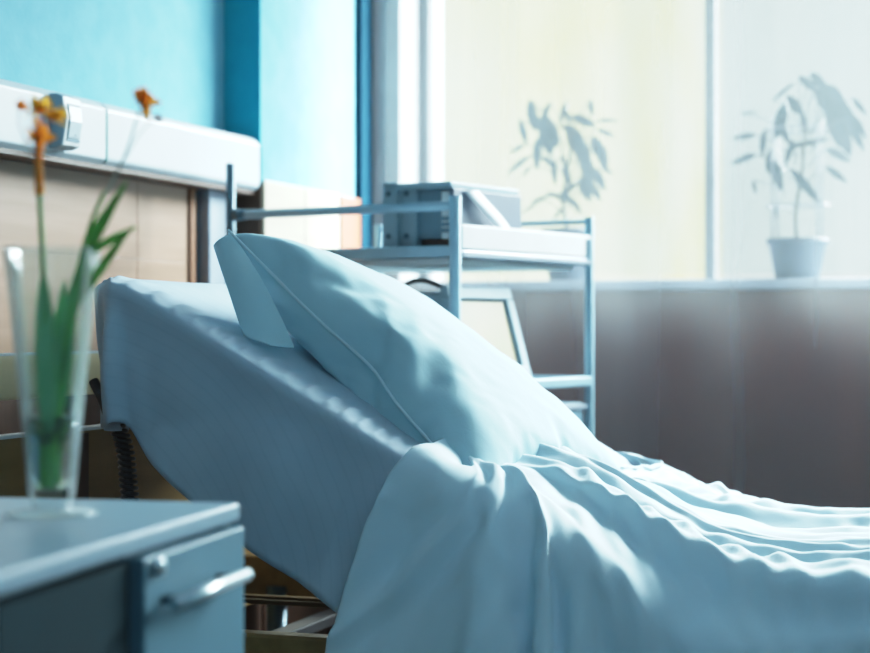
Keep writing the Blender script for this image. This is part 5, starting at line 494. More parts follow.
9,-10,-28,-3,11,5,1,2,-4,1,-3,1,0,4,-4,2,-4,2,-5,3,13,-6,-3,5,-12,-2,13,-1,7,-17,-7,5,14,12,-18,-17,-2,26,13,-1,-21,-17,0,26,-8,-6,-9,13,14,15,-8,-16,-5,-5,4,0,-4,-12,-15,0,1,4,1,4,1,1,2,-1,1,0,0,1,0,2,-2,-1,0,1,3,-2,2,
-7,-13,-5,-1,-1,20,-15,4,7,-5,2,6,-6,3,-5,7,-17,16,22,-19,-10,-6,16,-25,-28,5,14,-2,-19,27,3,2,26,-1,-6,3,-11,8,2,1,2,-3,0,1,-1,1,2,-5,3,1,-6,-4,7,5,4,0,-10,-6,10,2,-7,7,-13,-1,13,-6,25,-2,-25,-14,16,13,11,-13,-19,-10,
17,21,-13,-14,-2,-7,31,-13,16,-32,21,5,-3,2,-6,2,1,-1,-1,1,1,-1,-1,1,0,1,1,1,1,0,3,-1,-1,-2,-3,-4,-4,-9,-2,-2,8,23,-24,-3,13,14,-15,2,-6,-8,19,3,-4,11,-15,18,-9,8,-6,-8,37,-43,-21,10,20,-28,-1,-8,6,17,20,-1,-14,3,1,0,1,
0,1,-2,1,-2,2,-1,-1,2,1,-4,-2,3,3,3,0,-3,-11,4,15,-2,-5,0,-12,6,1,-9,25,7,-17,-20,4,21,13,-4,-18,-22,13,24,-9,3,8,-21,21,-12,2,-22,20,3,-9,-3,1,0,0,0,-1,0,1,1,0,-1,1,0,-1,-1,0,-2,-1,-3,-2,-1,-3,-8,-2,6,17,10,-17,-8,4,15,
-13,1,1,-1,12,-15,16,-1,-6,-9,-10,44,-9,-17,11,-27,23,-8,-17,12,2,-1,16,-16,-17,17,12,-11,0,1,1,-2,4,-1,-1,1,0,0,-1,-3,6,1,-4,-6,2,4,9,0,-2,-12,0,10,3,-3,-2,11,-22,20,-17,-1,24,5,-11,-18,-7,19,16,0,-5,-26,-5,34,5,-2,-15,
-18,15,-4,21,-27,-3,13,-3,-1,1,-1,0,0,-1,1,0,-1,1,-2,-1,-1,0,-3,-2,-2,-3,-2,-1,0,1,16,12,-3,-23,3,-1,9,3,-11,3,2,7,-12,15,-2,0,2,-9,-5,-5,-2,17,-10,10,-2,2,0,-10,5,-2,3,6,-8,0,7,1,-9,3,0,1,-1,2,-2,2,-1,0,-1,-1,2,2,-1,-5,
0,4,5,1,0,-10,-9,18,4,1,-15,4,13,-8,2,-19,5,24,11,-7,-21,-14,14,18,2,-5,-13,-12,11,-13,-9,9,8,7,7,-1,-1,8,-3,1,0,0,-1,-1,0,-1,-2,0,-3,-1,-2,-2,-2,-1,-1,0,2,-1,0,2,13,2,-9,-12,13,-9,3,16,-12,-4,4,5,-9,12,5,3,-13,-5,12,7,
-20,1,1,2,-3,7,-3,-1,-3,1,0,3,0,-2,1,5,-1,-4,0,3,-1,1,0,-1,0,1,-1,0,-2,2,2,-2,-3,1,3,3,3,1,-4,-10,2,14,0,-7,-11,10,7,0,-4,-17,6,16,13,-3,-13,-19,11,20,5,-5,-16,5,9,-2,-10,-14,41,-14,0,0,-22,-1,-2,-3,-2,-3,-2,-3,-2,-1,-2,
0,-2,-1,0,0,1,0,1,1,4,2,5,-3,-6,-7,10,2,-9,18,-5,-7,2,5,-3,7,8,1,-7,-10,5,10,-8,-8,0,4,2,1,2,-2,-3,0,2,0,0,0,-1,0,3,2,-4,-2,3,1,-2,2,-2,2,-2,1,-1,0,-1,2,0,-1,-1,1,4,6,1,-3,-8,-2,12,4,1,-19,-2,18,1,-7,5,-20,11,8,12,-6,-8,
-23,10,18,6,-13,-5,-1,3,13,-9,-23,25,7,1,-3,-16,-1,-2,-1,0,0,0,-1,1,0,0,0,0,-1,1,1,3,0,2,0,1,-6,0,2,17,-1,-21,16,-1,-7,1,3,2,1,10,-1,-2,-10,-1,7,1,-8,-4,1,3,2,0,2,-3,-3,0,4,-1,-1,0,-1,1,3,0,-2,-1,2,0,0,1,0,-1,2,-1,1,-1,
0,2,0,-4,0,3,0,7,1,2,-9,-3,6,9,1,-9,-14,6,18,-7,7,-9,-16,12,11,10,-2,-9,-25,9,17,2,-20,24,-27,18,11,-14,-4,10,2,3,-18,0,0,0,0,-3,1,1,0,0,-2,0,1,2,0,2,0,2,1,1,0,7,4,1,-11,-7,5,4,-4,-1,0,2,2,9,1,-1,-3,-6,0,5,-1,-8,-2,2,3,
2,0,2,-5,1,-1,1,1,0,-1,-1,0,3,2,-2,-2,1,2,-1,0,0,2,0,0,0,0,0,2,3,-5,-5,3,5,4,2,2,-8,-6,6,10,0,-2,-15,-3,17,1,-20,31,-18,-15,6,18,4,4,-10,-24,0,35,-15,-28,25,-23,14,-1,-2,7,-2,12,-24,0,2,-1,-1,1,-2,-2,-1,1,3,3,2,2,2,1,1,
0,0,0,0,0,-5,-4,-5,5,18,-10,0,0,0,2,5,5,-1,1,-5,-4,3,2,-2,-7,-1,3,1,1,2,-2,-1,-1,0,2,0,0,-1,0,0,2,1,0,-1,-1,3,0,0,0,1,1,0,-1,1,2,3,0,-3,-5,0,5,4,4,-1,-1,-14,4,8,7,0,-6,-15,4,20,-15,-7,29,-20,-12,6,16,-4,4,-2,-13,5,21,-1,
-35,26,-9,6,-23,16,3,-9,-26,0,-2,-2,-1,1,2,3,3,2,2,1,0,0,0,-1,0,0,-1,0,-1,-1,-6,2,14,6,-14,1,4,2,-3,3,7,1,2,-2,-6,-1,3,1,-4,-4,0,2,2,1,1,-1,0,-3,1,1,0,0,2,-2,2,0,2,-1,0,0,0,1,0,1,1,0,1,0,-1,1,5,-1,-2,-6,-1,4,4,4,-1,0,-9,
-4,9,10,-1,-6,-13,-4,17,0,-18,8,23,-19,-13,7,21,-4,-4,-7,-16,12,-15,5,5,-8,-1,5,3,12,-6,-19,-6,3,-1,2,2,1,1,1,0,0,-1,0,-1,-1,0,-2,0,-2,-1,1,-2,11,5,-4,-6,-2,5,4,-2,-3,4,7,2,-1,-2,-5,0,4,-1,-5,-3,0,2,3,1,-1,0,-2,1,0,-1,1,
1,1,0,-1,2,2,0,-1,0,2,1,0,1,0,2,-1,0,0,0,4,3,-4,-5,-1,0,4,5,0,3,-8,-10,5,11,5,1,-12,-11,7,15,-15,-9,16,12,-17,-12,12,17,-3,-1,-13,0,21,-27,-1,18,3,-15,-8,9,1,-25,6,-5,6,2,1,0,0,-1,-1,-1,-1,-1,-1,-1,-1,-1,-1,2,0,0,2,0,2,
4,-7,5,2,3,-5,0,7,5,-1,0,-4,-4,1,3,-1,-4,-2,1,2,1,1,2,-3,0,0,0,-1,0,3,1,-1,-1,3,2,0,0,-1,1,1,1,0,1,0,1,0,0,0,2,1,0,-5,-3,2,2,4,3,1,-2,-12,-1,9,1,8,2,-20,-4,16,-1,-13,0,16,8,-20,-12,15,15,-2,-8,-20,17,-4,-16,11,9,-3,-20,
10,7,-25,0,4,0,0,-1,0,-1,-1,-1,0,0,0,0,0,0,2,1,0,2,1,1,1,0,-6,3,4,1,-2,-2,3,6,4,0,0,-5,-2,2,2,-3,-3,-1,1,3,1,2,-1,-2,0,-1,0,1,-1,1,1,0,0,1,1,2,-1,1,0,1,1,-1,2,1,0,0,0,0,2,2,-1,-4,-2,-1,2,4,5,-1,1,-8,-6,3,12,-12,9,-4,-12,
12,6,-14,-4,9,9,10,-23,-10,14,18,1,-13,-2,21,-18,-25,17,19,-11,-28,2,-22,1,0,0,-1,0,-1,0,0,1,0,0,1,0,0,0,0,-1,0,0,1,0,-1,0,-1,4,1,0,-1,0,3,6,3,0,-2,-4,-1,3,0,-2,-3,0,2,3,1,1,-1,-1,-2,0,1,1,-1,0,0,1,0,1,2,1,0,-1,2,0,0,1,
1,1,1,-1,0,0,1,2,0,-3,-3,-1,1,4,4,0,2,-7,-7,0,12,1,-9,7,-9,-2,10,-4,-12,3,9,7,8,-23,-10,10,14,7,-35,20,17,-16,-20,12,14,-7,1,-21,0,0,-1,1,-1,1,0,0,0,0,1,0,1,0,0,-1,1,-1,-1,-1,1,0,-3,1,3,1,1,-3,2,4,4,2,1,-3,-3,0,2,0,-2,
-2,0,2,3,1,0,0,-2,-1,-2,2,1,0,0,0,0,0,2,1,1,0,0,1,2,-1,-1,3,1,0,0,-1,0,2,1,0,-2,-5,0,2,2,5,1,0,-3,-7,-3,6,14,-5,-8,0,-4,4,1,-7,-6,8,6,9,6,-20,-13,1,14,22,-39,13,17,-16,-15,15,0,1,-21,-2,0,1,-1,0,-1,0,0,1,1,0,1,0,1,-1,1,
-1,1,0,0,-1,-1,-1,2,1,1,0,-1,2,4,5,1,-1,-4,-3,2,2,-1,-3,-1,1,2,2,2,-1,-1,0,-1,-1,0,2,0,-1,0,1,0,1,2,1,0,-1,2,1,0,0,1,1,0,0,0,0,1,2,0,-1,-4,-2,0,2,4,4,-2,-2,-5,-4,1,8,10,-5,-12,-3,6,8,-7,-11,-2,14,2,0,13,-18,-13,-3,10,19,
-31,19,12,-14,-17,16,-7,-25,0,1,0,0,0,1,0,0,1,0,1,-1,0,1,0,0,1,1,0,-1,-2,1,1,1,1,1,0,-1,2,3,4,1,-2,-3,-3,2,1,-1,-2,-1,0,3,2,1,1,-2,-1,-1,0,1,1,0,0,0,1,-1,2,1,1,0,0,1,1,0,0,0,2,1,-1,0,-1,1,2,1,-3,-2,-3,0,2,3,4,1,-1,-6,-3,
2,-1,10,4,-6,-16,5,-1,17,-8,-11,-3,19,-3,5,10,-9,-11,-13,24,-7,-17,19,10,-10,-11,14,-21,3,1,-2,0,1,-1,1,0,0,-1,1,0,1,-2,1,1,0,-1,0,1,0,0,1,1,-2,1,1,0,0,5,2,0,-2,-4,0,1,0,0,-2,-1,1,1,3,0,0,-1,0,-1,1,0,1,0,0,0,0,1,0,1,1,1,
-1,1,2,-1,0,1,1,0,0,-2,1,0,2,1,-1,-3,-2,-1,-1,4,3,1,4,-8,-4,1,3,-4,18,-1,-13,-7,0,5,12,0,-16,-2,17,-15,14,3,3,-16,-9,21,-17,-14,16,6,2,-12,-15,0,-3,2,1,0,1,0,0,-1,1,0,0,-1,1,0,-1,1,0,-2,0,1,0,1,-1,0,1,0,0,2,4,2,-1,-3,-3,
-1,1,1,-1,-1,-1,0,3,1,2,-1,-1,-1,0,0,1,0,0,0,1,0,0,0,2,0,0,0,1,1,1,-1,-1,1,1,0,-1,-1,1,2,0,0,-3,-2,0,1,1,5,2,-1,0,-6,-1,4,-6,3,18,-1,-21,7,-13,9,8,9,-17,7,-1,4,1,-9,17,-33,16,20,-16,-19,18,-1,1,-14,-1,3,-5,1,1,0,0,1,1,0,
-1,0,0,0,0,0,-1,-2,3,0,0,1,0,-1,2,-1,0,1,2,3,1,0,-4,-2,0,1,0,-2,-1,0,1,2,2,0,0,-1,-1,-1,1,1,0,0,0,1,0,-1,2,1,0,1,-1,0,1,0,0,-1,1,1,-1,0,-1,0,2,2,-1,-2,-2,-1,0,3,3,3,0,-2,-5,-1,6,0,-11,9,16,-3,-8,-4,-13,4,7,14,-14,2,-3,
15,-6,-8,10,-27,13,10,-9,-5,5,-4,-8,-3,0,-4,0,1,1,1,0,0,0,0,0,-1,0,0,0,0,0,0,0,1,-1,1,1,1,0,-1,1,2,3,1,-1,-4,-3,0,2,0,-1,-2,0,2,2,1,1,-1,-1,0,-1,0,1,0,1,0,0,0,0,0,1,0,0,-1,1,1,0,-1,0,1,1,-1,-1,0,1,2,2,0,-2,-2,-2,0,1,4,4,
0,0,-5,-5,4,7,-6,-6,9,13,-9,-4,-3,-10,0,7,13,-3,-14,6,15,-13,8,-5,-18,19,2,-16,9,1,-10,3,-5,9,-6,-1,0,0,1,0,0,-1,0,0,-1,0,0,-2,3,0,0,1,1,-1,0,1,-1,1,1,1,3,1,-2,-5,-1,1,0,0,-1,0,-1,2,2,0,1,0,-2,0,-1,1,0,1,0,-1,2,-1,-1,1,
1,0,1,-1,0,1,1,-1,-1,0,1,1,-1,-1,1,1,1,1,-2,-1,-1,-1,1,2,5,0,1,-4,-4,1,6,0,-7,-3,12,11,-12,-5,-2,-5,1,5,15,-10,-12,13,12,-27,25,-13,-15,21,-4,-5,-1,2,-11,4,-2,5,-3,0,-1,-1,0,0,0,-1,2,0,0,-1,2,0,0,0,-2,0,0,1,1,-1,0,0,2,2,
1,-3,-4,0,-1,1,1,-1,-2,1,1,2,2,0,-1,-1,-1,0,0,0,2,0,-1,0,1,-1,1,0,0,1,-1,-1,2,0,-1,1,0,1,0,-1,0,0,1,3,-1,-1,-2,-2,1,-1,3,3,3,0,-3,-6,1,5,2,-4,-4,2,9,8,-15,-2,-5,0,5,5,9,-10,-11,13,-4,-6,20,-13,-14,16,-5,-1,-14,11,-5,2,0,
2,-1,0,0,-2,-1,1,1,-1,2,1,1,1,0,-1,-3,1,1,0,1,-2,1,1,-1,1,3,0,-4,-3,-1,2,0,0,-1,-1,1,1,2,0,1,0,-3,0,0,0,1,1,-1,0,0,0,0,0,1,0,1,-1,0,1,0,0,-1,0,2,0,-1,-1,0,2,1,1,-2,-1,-1,-1,0,1,5,3,-1,-2,-5,-3,7,3,-3,-3,-1,3,10,1,-13,-3,
-7,7,4,8,0,-6,0,3,-10,2,12,-9,-14,8,2,-7,1,5,1,-4,1,0,-1,-2,-1,1,-1,1,1,0,1,1,-1,-2,-1,3,0,-1,0,2,-2,3,-2,1,3,1,0,-4,-3,0,0,1,0,-1,0,-1,3,1,1,0,-1,-1,-1,0,-1,2,0,1,-2,2,0,-1,1,0,0,1,0,-2,1,2,-1,-2,1,1,0,-1,-1,1,1,2,1,-1,
-2,-1,-2,0,1,3,4,1,-2,-4,-3,3,4,0,-3,-4,3,5,6,-6,-4,-9,0,10,3,4,-7,-2,6,-5,-4,2,1,-1,-12,7,-1,-3,0,-1,5,-3,1,-2,1,1,-2,1,0,0,0,0,-1,-2,0,3,0,0,-1,0,1,0,1,0,1,2,1,-1,-4,-2,-1,1,1,0,0,-2,1,2,2,0,1,-2,-2,1,-1,0,1,1,0,-1,0,
1,-1,0,1,-1,2,-1,0,0,1,0,-1,0,1,1,-1,-1,-1,2,2,1,-2,-1,-1,-2,0,0,3,5,1,0,-6,-4,2,6,0,-3,-4,1,3,8,0,-8,-4,-8,8,6,6,-2,-9,6,-1,-7,4,1,-2,-4,-3,-5,3,1,0,-1,2,-1,0,0,-1,2,-1,-1,1,0,-2,-2,2,2,-1,0,0,0,1,-2,3,0,-1,2,2,0,0,-5,
-2,0,1,0,0,-1,0,1,2,0,1,0,-1,-2,0,0,0,1,1,0,-2,1,0,0,0,1,-1,1,0,-1,1,1,-1,0,-1,1,1,0,-2,0,1,1,2,-1,-1,-2,0,-2,0,2,4,2,1,-5,-3,-1,7,1,-2,-2,-4,3,5,5,-6,-4,-7,-5,13,6,0,-6,-6,11,-9,1,3,0,1,-5,2,-1,0,0,1,-4,0,2,0,0,-1,1,1,
-1,-2,-1,2,1,0,0,0,-1,0,0,1,1,-1,1,1,1,1,-2,-4,-2,1,1,1,0,-2,0,0,2,2,0,0,-2,-1,-1,1,0,1,1,-1,-1,1,0,0,-1,1,0,1,0,-1,0,2,-1,-1,0,0,1,-1,0,-1,1,2,1,0,-2,0,-2,-1,0,1,3,5,0,-3,-6,-1,4,5,-2,-3,-3,0,5,5,0,-7,-4,-5,1,13,4,-6,
-5,3,0,-5,4,0,-1,-2,1,2,0,0,-3,5,-1,0,-3,1,0,0,-1,-1,0,2,1,0,-1,0,-1,1,0,1,-1,1,-1,0,2,1,0,-1,-7,0,0,1,0,0,-1,0,2,2,0,1,-1,-2,0,-1,1,0,1,0,0,-1,1,0,-1,0,0,1,1,-1,-1,0,1,1,-2,1,0,1,0,-1,-1,0,2,2,-1,-2,1,-2,-2,-1,1,4,3,1,
-1,-6,-2,4,5,0,-4,-2,-3,4,5,2,-4,-5,-4,-1,4,11,-1,-7,0,4,-10,5,0,1,-2,4,-2,0,1,3,-1,-1,0,2,-2,1,-1,-1,-2,3,0,0,-1,1,-1,1,0,0,0,-1,0,0,1,0,1,0,-2,-4,-1,0,1,1,0,-2,0,1,3,0,0,0,-2,-1,0,1,-1,1,1,-1,-1,1,0,0,0,1,-1,0,1,-1,0,
2,-1,-1,0,0,2,-1,-1,-1,0,2,1,0,-1,-1,1,-3,-1,1,2,5,0,0,-5,-4,1,6,3,-3,-3,-4,0,7,5,-1,-7,-4,-2,3,7,4,-3,-4,-2,-1,2,0,0,1,2,2,0,0,1,-1,2,0,-4,1,-1,1,-2,3,-1,0,0,1,-2,1,1,0,0,0,-2,2,-1,0,2,1,0,-4,-4,0,1,0,1,-1,0,0,1,2,0,0,
0,-2,0,0,0,0,1,1,-1,-2,2,0,-1,0,0,0,2,-1,-1,0,1,1,-1,-1,0,2,0,-2,0,0,1,2,0,-2,0,0,-1,-2,-1,3,3,3,-1,-4,-4,1,4,3,0,-4,-3,-1,3,7,0,-4,-5,-5,3,5,6,0,-11,6,-2,-1,1,0,2,4,0,0,0,-1,2,0,0,4,-6,-2,-1,5,-1,0,-1,0,-2,3,0,-1,0,0,
-1,1,0,0,1,1,1,0,-3,-5,0,1,2,0,-1,-2,1,2,2,-1,1,-1,-2,-1,0,1,1,0,0,0,-1,1,0,0,-1,1,-1,1,1,-1,-1,2,0,-1,0,0,0,0,0,-1,-1,2,3,-1,-1,-1,1,-2,-2,-1,1,4,4,1,-4,-5,-2,6,3,0,-2,-2,-5,2,6,5,-3,-4,-6,-1,4,7,0,-1,-2,-1,-1,2,0,1,5,
-1,-1,0,0,0,-1,0,-1,6,-3,1,-1,0,0,0,-2,2,-1,0,0,0,0,-2,1,2,0,0,2,0,0,-4,-3,1,0,0,1,0,-1,0,2,1,0,0,-1,-2,0,0,2,-2,2,0,-1,-2,2,1,-1,0,0,0,0,1,0,-2,1,1,-1,0,0,1,1,-1,-2,0,0,3,1,-2,-1,1,-1,-3,0,1,3,3,1,-2,-5,-2,2,5,3,-4,-2,
-2,-2,4,6,1,-6,-5,-2,4,4,3,-2,-1,0,-1,2,0,0,5,-2,1,-1,-1,0,1,-1,0,1,1,0,-2,2,0,-2,3,-1,-1,0,0,1,-1,0,1,0,0,1,1,1,-1,-4,-3,0,1,2,0,-2,-1,1,2,2,-2,1,-1,-2,0,1,0,0,2,-1,-1,-1,2,-1,0,0,1,-1,1,0,-1,-1,2,1,-2,0,0,1,0,-1,-1,1,
0,1,2,-2,0,0,0,-3,-1,0,3,3,2,-1,-4,-4,2,4,2,0,-3,-2,-3,1,8,2,-3,-5,-5,3,4,3,-1,-1,0,-1,1,-1,0,6,-1,-1,1,-1,0,-1,1,2,-4,4,0,-2,-2,2,2,-2,1,0,0,1,-1,0,0,0,1,-1,2,0,-1,1,-5,-3,1,1,0,1,-1,-1,1,2,1,-1,0,-1,-2,1,-1,2,0,0,0,-1,
-1,2,0,0,-2,1,1,-1,1,0,-1,1,0,0,-1,0,2,-1,0,-1,-1,0,3,0,0,-2,0,2,-2,-3,0,2,4,2,0,-5,-3,-1,6,3,0,-3,-2,-3,0,4,7,-2,-4,-7,0,6,1,1,-1,0,-3,2,0,0,4,2,0,-1,2,-1,2,0,-4,4,-2,0,4,-4,-1,0,2,-3,2,1,-1,1,-2,0,1,0,-2,3,1,0,-2,-5,
-3,3,0,1,0,-2,0,2,1,1,-1,0,-1,-3,2,0,1,-1,2,0,-2,-1,3,-1,0,-1,1,-1,1,0,0,-1,0,2,-1,0,-1,1,1,-1,-1,0,-1,2,2,-1,-1,0,1,-3,-1,-1,2,2,4,1,-4,-5,-1,3,4,2,-2,-3,-1,-3,2,7,2,-5,-4,-5,7,2,0,-1,0,-2,1,1,0,8,-2,1,0,-1,0,0,0,4,-5,
2,0,-2,4,-1,-1,-5,4,0,-1,1,-1,0,1,0,-2,2,1,0,0,-2,-4,-2,2,0,1,0,-2,1,0,3,0,-1,-1,-1,-1,1,0,1,0,1,-1,0,-2,2,0,0,-1,0,0,1,0,1,-3,2,0,0,-1,0,1,1,0,-2,0,-2,3,1,0,-2,1,1,-1,-3,-1,1,2,4,0,-1,-4,-3,2,6,1,-2,-2,-2,-3,0,7,5,-3,
-5,-5,3,5,0,-2,2,-3,1,0,0,7,-1,-1,0,0,1,-1,1,0,5,-4,-1,1,-3,0,-2,4,0,-1,0,0,0,-1,1,0,-1,1,2,0,0,-2,-4,-2,2,0,2,-1,-1,-1,2,1,0,0,0,-2,-1,1,0,1,0,1,-1,-1,0,1,0,0,-1,1,0,0,0,0,-1,0,2,-1,0,-1,1,0,0,-1,0,-1,1,2,0,-1,-1,3,-2,
-2,-2,1,2,2,4,-3,-4,-3,1,3,5,-1,-2,-1,-3,-2,3,7,0,-6,-2,-1,6,0,-2,0,0,0,-1,0,6,0,0,0,0,-1,1,-1,1,1,-1,-1,-2,2,-3,4,0,-1,0,0,-1,1,-1,1,0,-1,1,1,1,0,-2,-5,0,2,-1,1,0,-2,2,1,1,0,-2,1,-2,-2,2,0,1,0,1,-1,-1,-1,2,0,0,-1,0,0,0,
1,1,-2,0,2,-1,1,-2,1,0,1,-2,1,-2,1,2,0,0,-2,1,1,-2,-3,1,2,1,4,0,-4,-3,-3,6,3,1,-3,-1,-1,-4,1,7,4,-5,-6,1,5,-1,-1,0,0,-1,0,-1,6,2,0,-1,1,-1,0,1,-1,-1,5,-4,2,-4,2,-1,-1,-1,0,0,1,-1,1,-1,0,0,2,0,0,0,-3,-3,-1,3,-1,2,-2,-2,2,
1,2,-1,-1,-1,-1,0,1,-1,1,1,0,0,-2,0,2,-1,1,-2,1,0,1,-1,2,-2,0,1,0,-1,-1,1,1,1,-2,0,-2,1,3,-1,0,-2,3,-1,-1,-3,0,1,0,6,0,-4,-2,-2,1,6,2,-2,-1,-1,-4,-2,6,5,-1,-6,-2,6,0,0,-1,-1,-1,0,0,7,2,-1,1,-1,1,0,-3,2,0,-1,5,-5,5,-6,-1,
0,2,0,0,-1,-1,1,0,-1,0,1,1,0,-1,-4,-3,1,2,0,0,-1,-1,2,1,1,-1,-1,0,-3,0,2,0,1,-1,2,-2,-1,0,1,1,0,-2,1,0,0,1,0,-2,0,1,0,1,-1,0,0,1,0,-1,-1,0,2,0,1,-2,0,1,0,-3,-1,2,-1,5,2,-3,-3,-3,1,5,3,-2,-2,2,-3,-5,3,8,0,-6,-4,7,0,-1,0,
0,-1,-1,0,7,0,1,-1,-1,1,-1,2,0,-3,2,0,5,-2,5,-6,0,-3,1,1,-1,-1,1,-1,-1,0,1,0,0,0,-5,-2,0,3,-2,1,-1,-1,2,1,1,-1,-1,-1,-1,0,2,-1,1,1,1,-3,0,0,1,0,1,-3,1,1,-1,0,2,-1,-1,1,1,0,-2,1,0,1,-1,0,-2,0,3,0,0,-1,1,-1,2,-4,-2,2,-2,4,
5,-2,-3,-2,-4,5,5,0,-4,2,0,-6,-1,8,5,-7,-8,10,0,0,-1,-1,-1,1,-1,6,-1,1,1,-1,-1,1,1,-2,4,-6,1,1,-1,1,6,1,-4,-1,-1,0,-1,1,-1,-1,2,0,0,0,-1,-5,-1,1,2,-1,1,-3,1,3,-1,1,-1,-2,1,-2,1,1,0,0,0,1,-2,0,0,0,1,1,-2,0,0,1,-1,2,-1,-1,
1,0,0,-1,0,0,2,-1,0,-1,-2,3,1,1,-3,1,0,1,-3,-1,0,0,2,5,-1,-3,0,-5,2,6,2,-3,-2,4,-5,-4,4,8,-2,-8,6,-1,1,-1,0,-1,0,1,5,0,-2,0,3,-1,0,-2,1,0,1,-1,0,-2,1,1,1,2,-1,-2,1,-1,0,0,-1,2,-1,1,-1,0,-5,0,1,2,-2,0,-1,0,3,0,1,-2,-1,-1,
-1,1,1,0,0,2,0,-3,0,0,1,0,2,-3,0,1,0,0,1,-1,-1,1,0,1,-1,0,0,2,-1,0,-2,0,1,1,2,-2,-1,1,1,-1,-4,2,-2,0,7,1,-4,1,-5,-1,6,3,-2,-2,4,-3,-6,0,10,4,-11,5,0,0,0,0,1,-1,-1,5,0,0,0,-1,2,-2,1,-2,0,-1,2,-1,-1,0,2,-1,0,1,0,0,-1,0,1,
0,0,-1,1,0,-1,-5,1,1,1,0,-1,-1,1,3,0,-1,-2,0,-1,-1,1,1,0,1,0,0,-3,1,1,0,1,0,-2,0,1,-1,1,1,-1,0,0,1,0,-1,0,-1,2,0,0,-1,-2,2,0,2,-1,0,-1,3,-2,-2,-1,0,-2,6,2,-2,2,-5,-2,2,6,0,-6,5,0,-3,-6,7,7,-6,1,0,-1,2,0,-1,1,0,5,-1,2,-1,
0,-2,2,-2,1,-3,4,-1,-1,2,0,-2,-2,4,-1,-1,-1,1,0,0,0,0,0,0,-1,-2,-3,2,1,1,-2,0,-1,2,2,-1,0,-2,1,-2,-1,2,0,0,1,1,0,-3,0,1,0,1,1,-2,0,0,1,-1,1,0,-2,2,0,1,-1,-1,0,1,0,0,0,-3,2,1,2,-1,-1,0,1,0,-4,1,1,-4,5,6,-3,0,-2,-7,5,0,9,
-7,0,1,2,-8,3,5,0,-2,0,0,2,-1,1,0,0,5,0,-1,1,0,0,-1,2,-3,2,0,-5,1,5,-3,2,0,1,-1,0,0,0,0,-1,1,-1,0,-1,-2,-1,-3,1,4,-3,1,-1,-1,4,-1,2,-2,-2,1,-3,1,2,-1,1,-1,3,-2,-2,-1,3,-1,2,-2,1,-3,3,-2,1,0,2,-2,-1,3,-1,1,-3,1,1,2,-2,0,
-2,-1,4,1,-1,-1,0,1,1,-3,-2,1,-1,0,7,-1,1,0,-6,-2,-1,9,1,-3,0,4,-6,-3,6,2,-4,1,1,0,0,-1,1,1,6,0,-1,0,-1,0,-1,-2,2,-1,0,4,0,-1,2,-2,1,-2,0,1,-2,2,-2,0,1,-2,3,-5,0,-6,3,-1,9,-11,9,-8,3,6,-5,6,-8,0,5,-8,3,4,-5,6,-5,8,-8,2,
-5,8,-7,7,-4,3,-6,8,-7,6,-6,8,-6,-3,7,-5,6,-7,5,-5,8,-8,7,-3,-7,10,-6,8,-9,8,-8,8,0,-12,8,1,-9,3,14,-11,6,1,-12,6,-4,12,-8,7,-7,7,-12,-2,16,-10,2,2,-2,3,-2,2,2,])
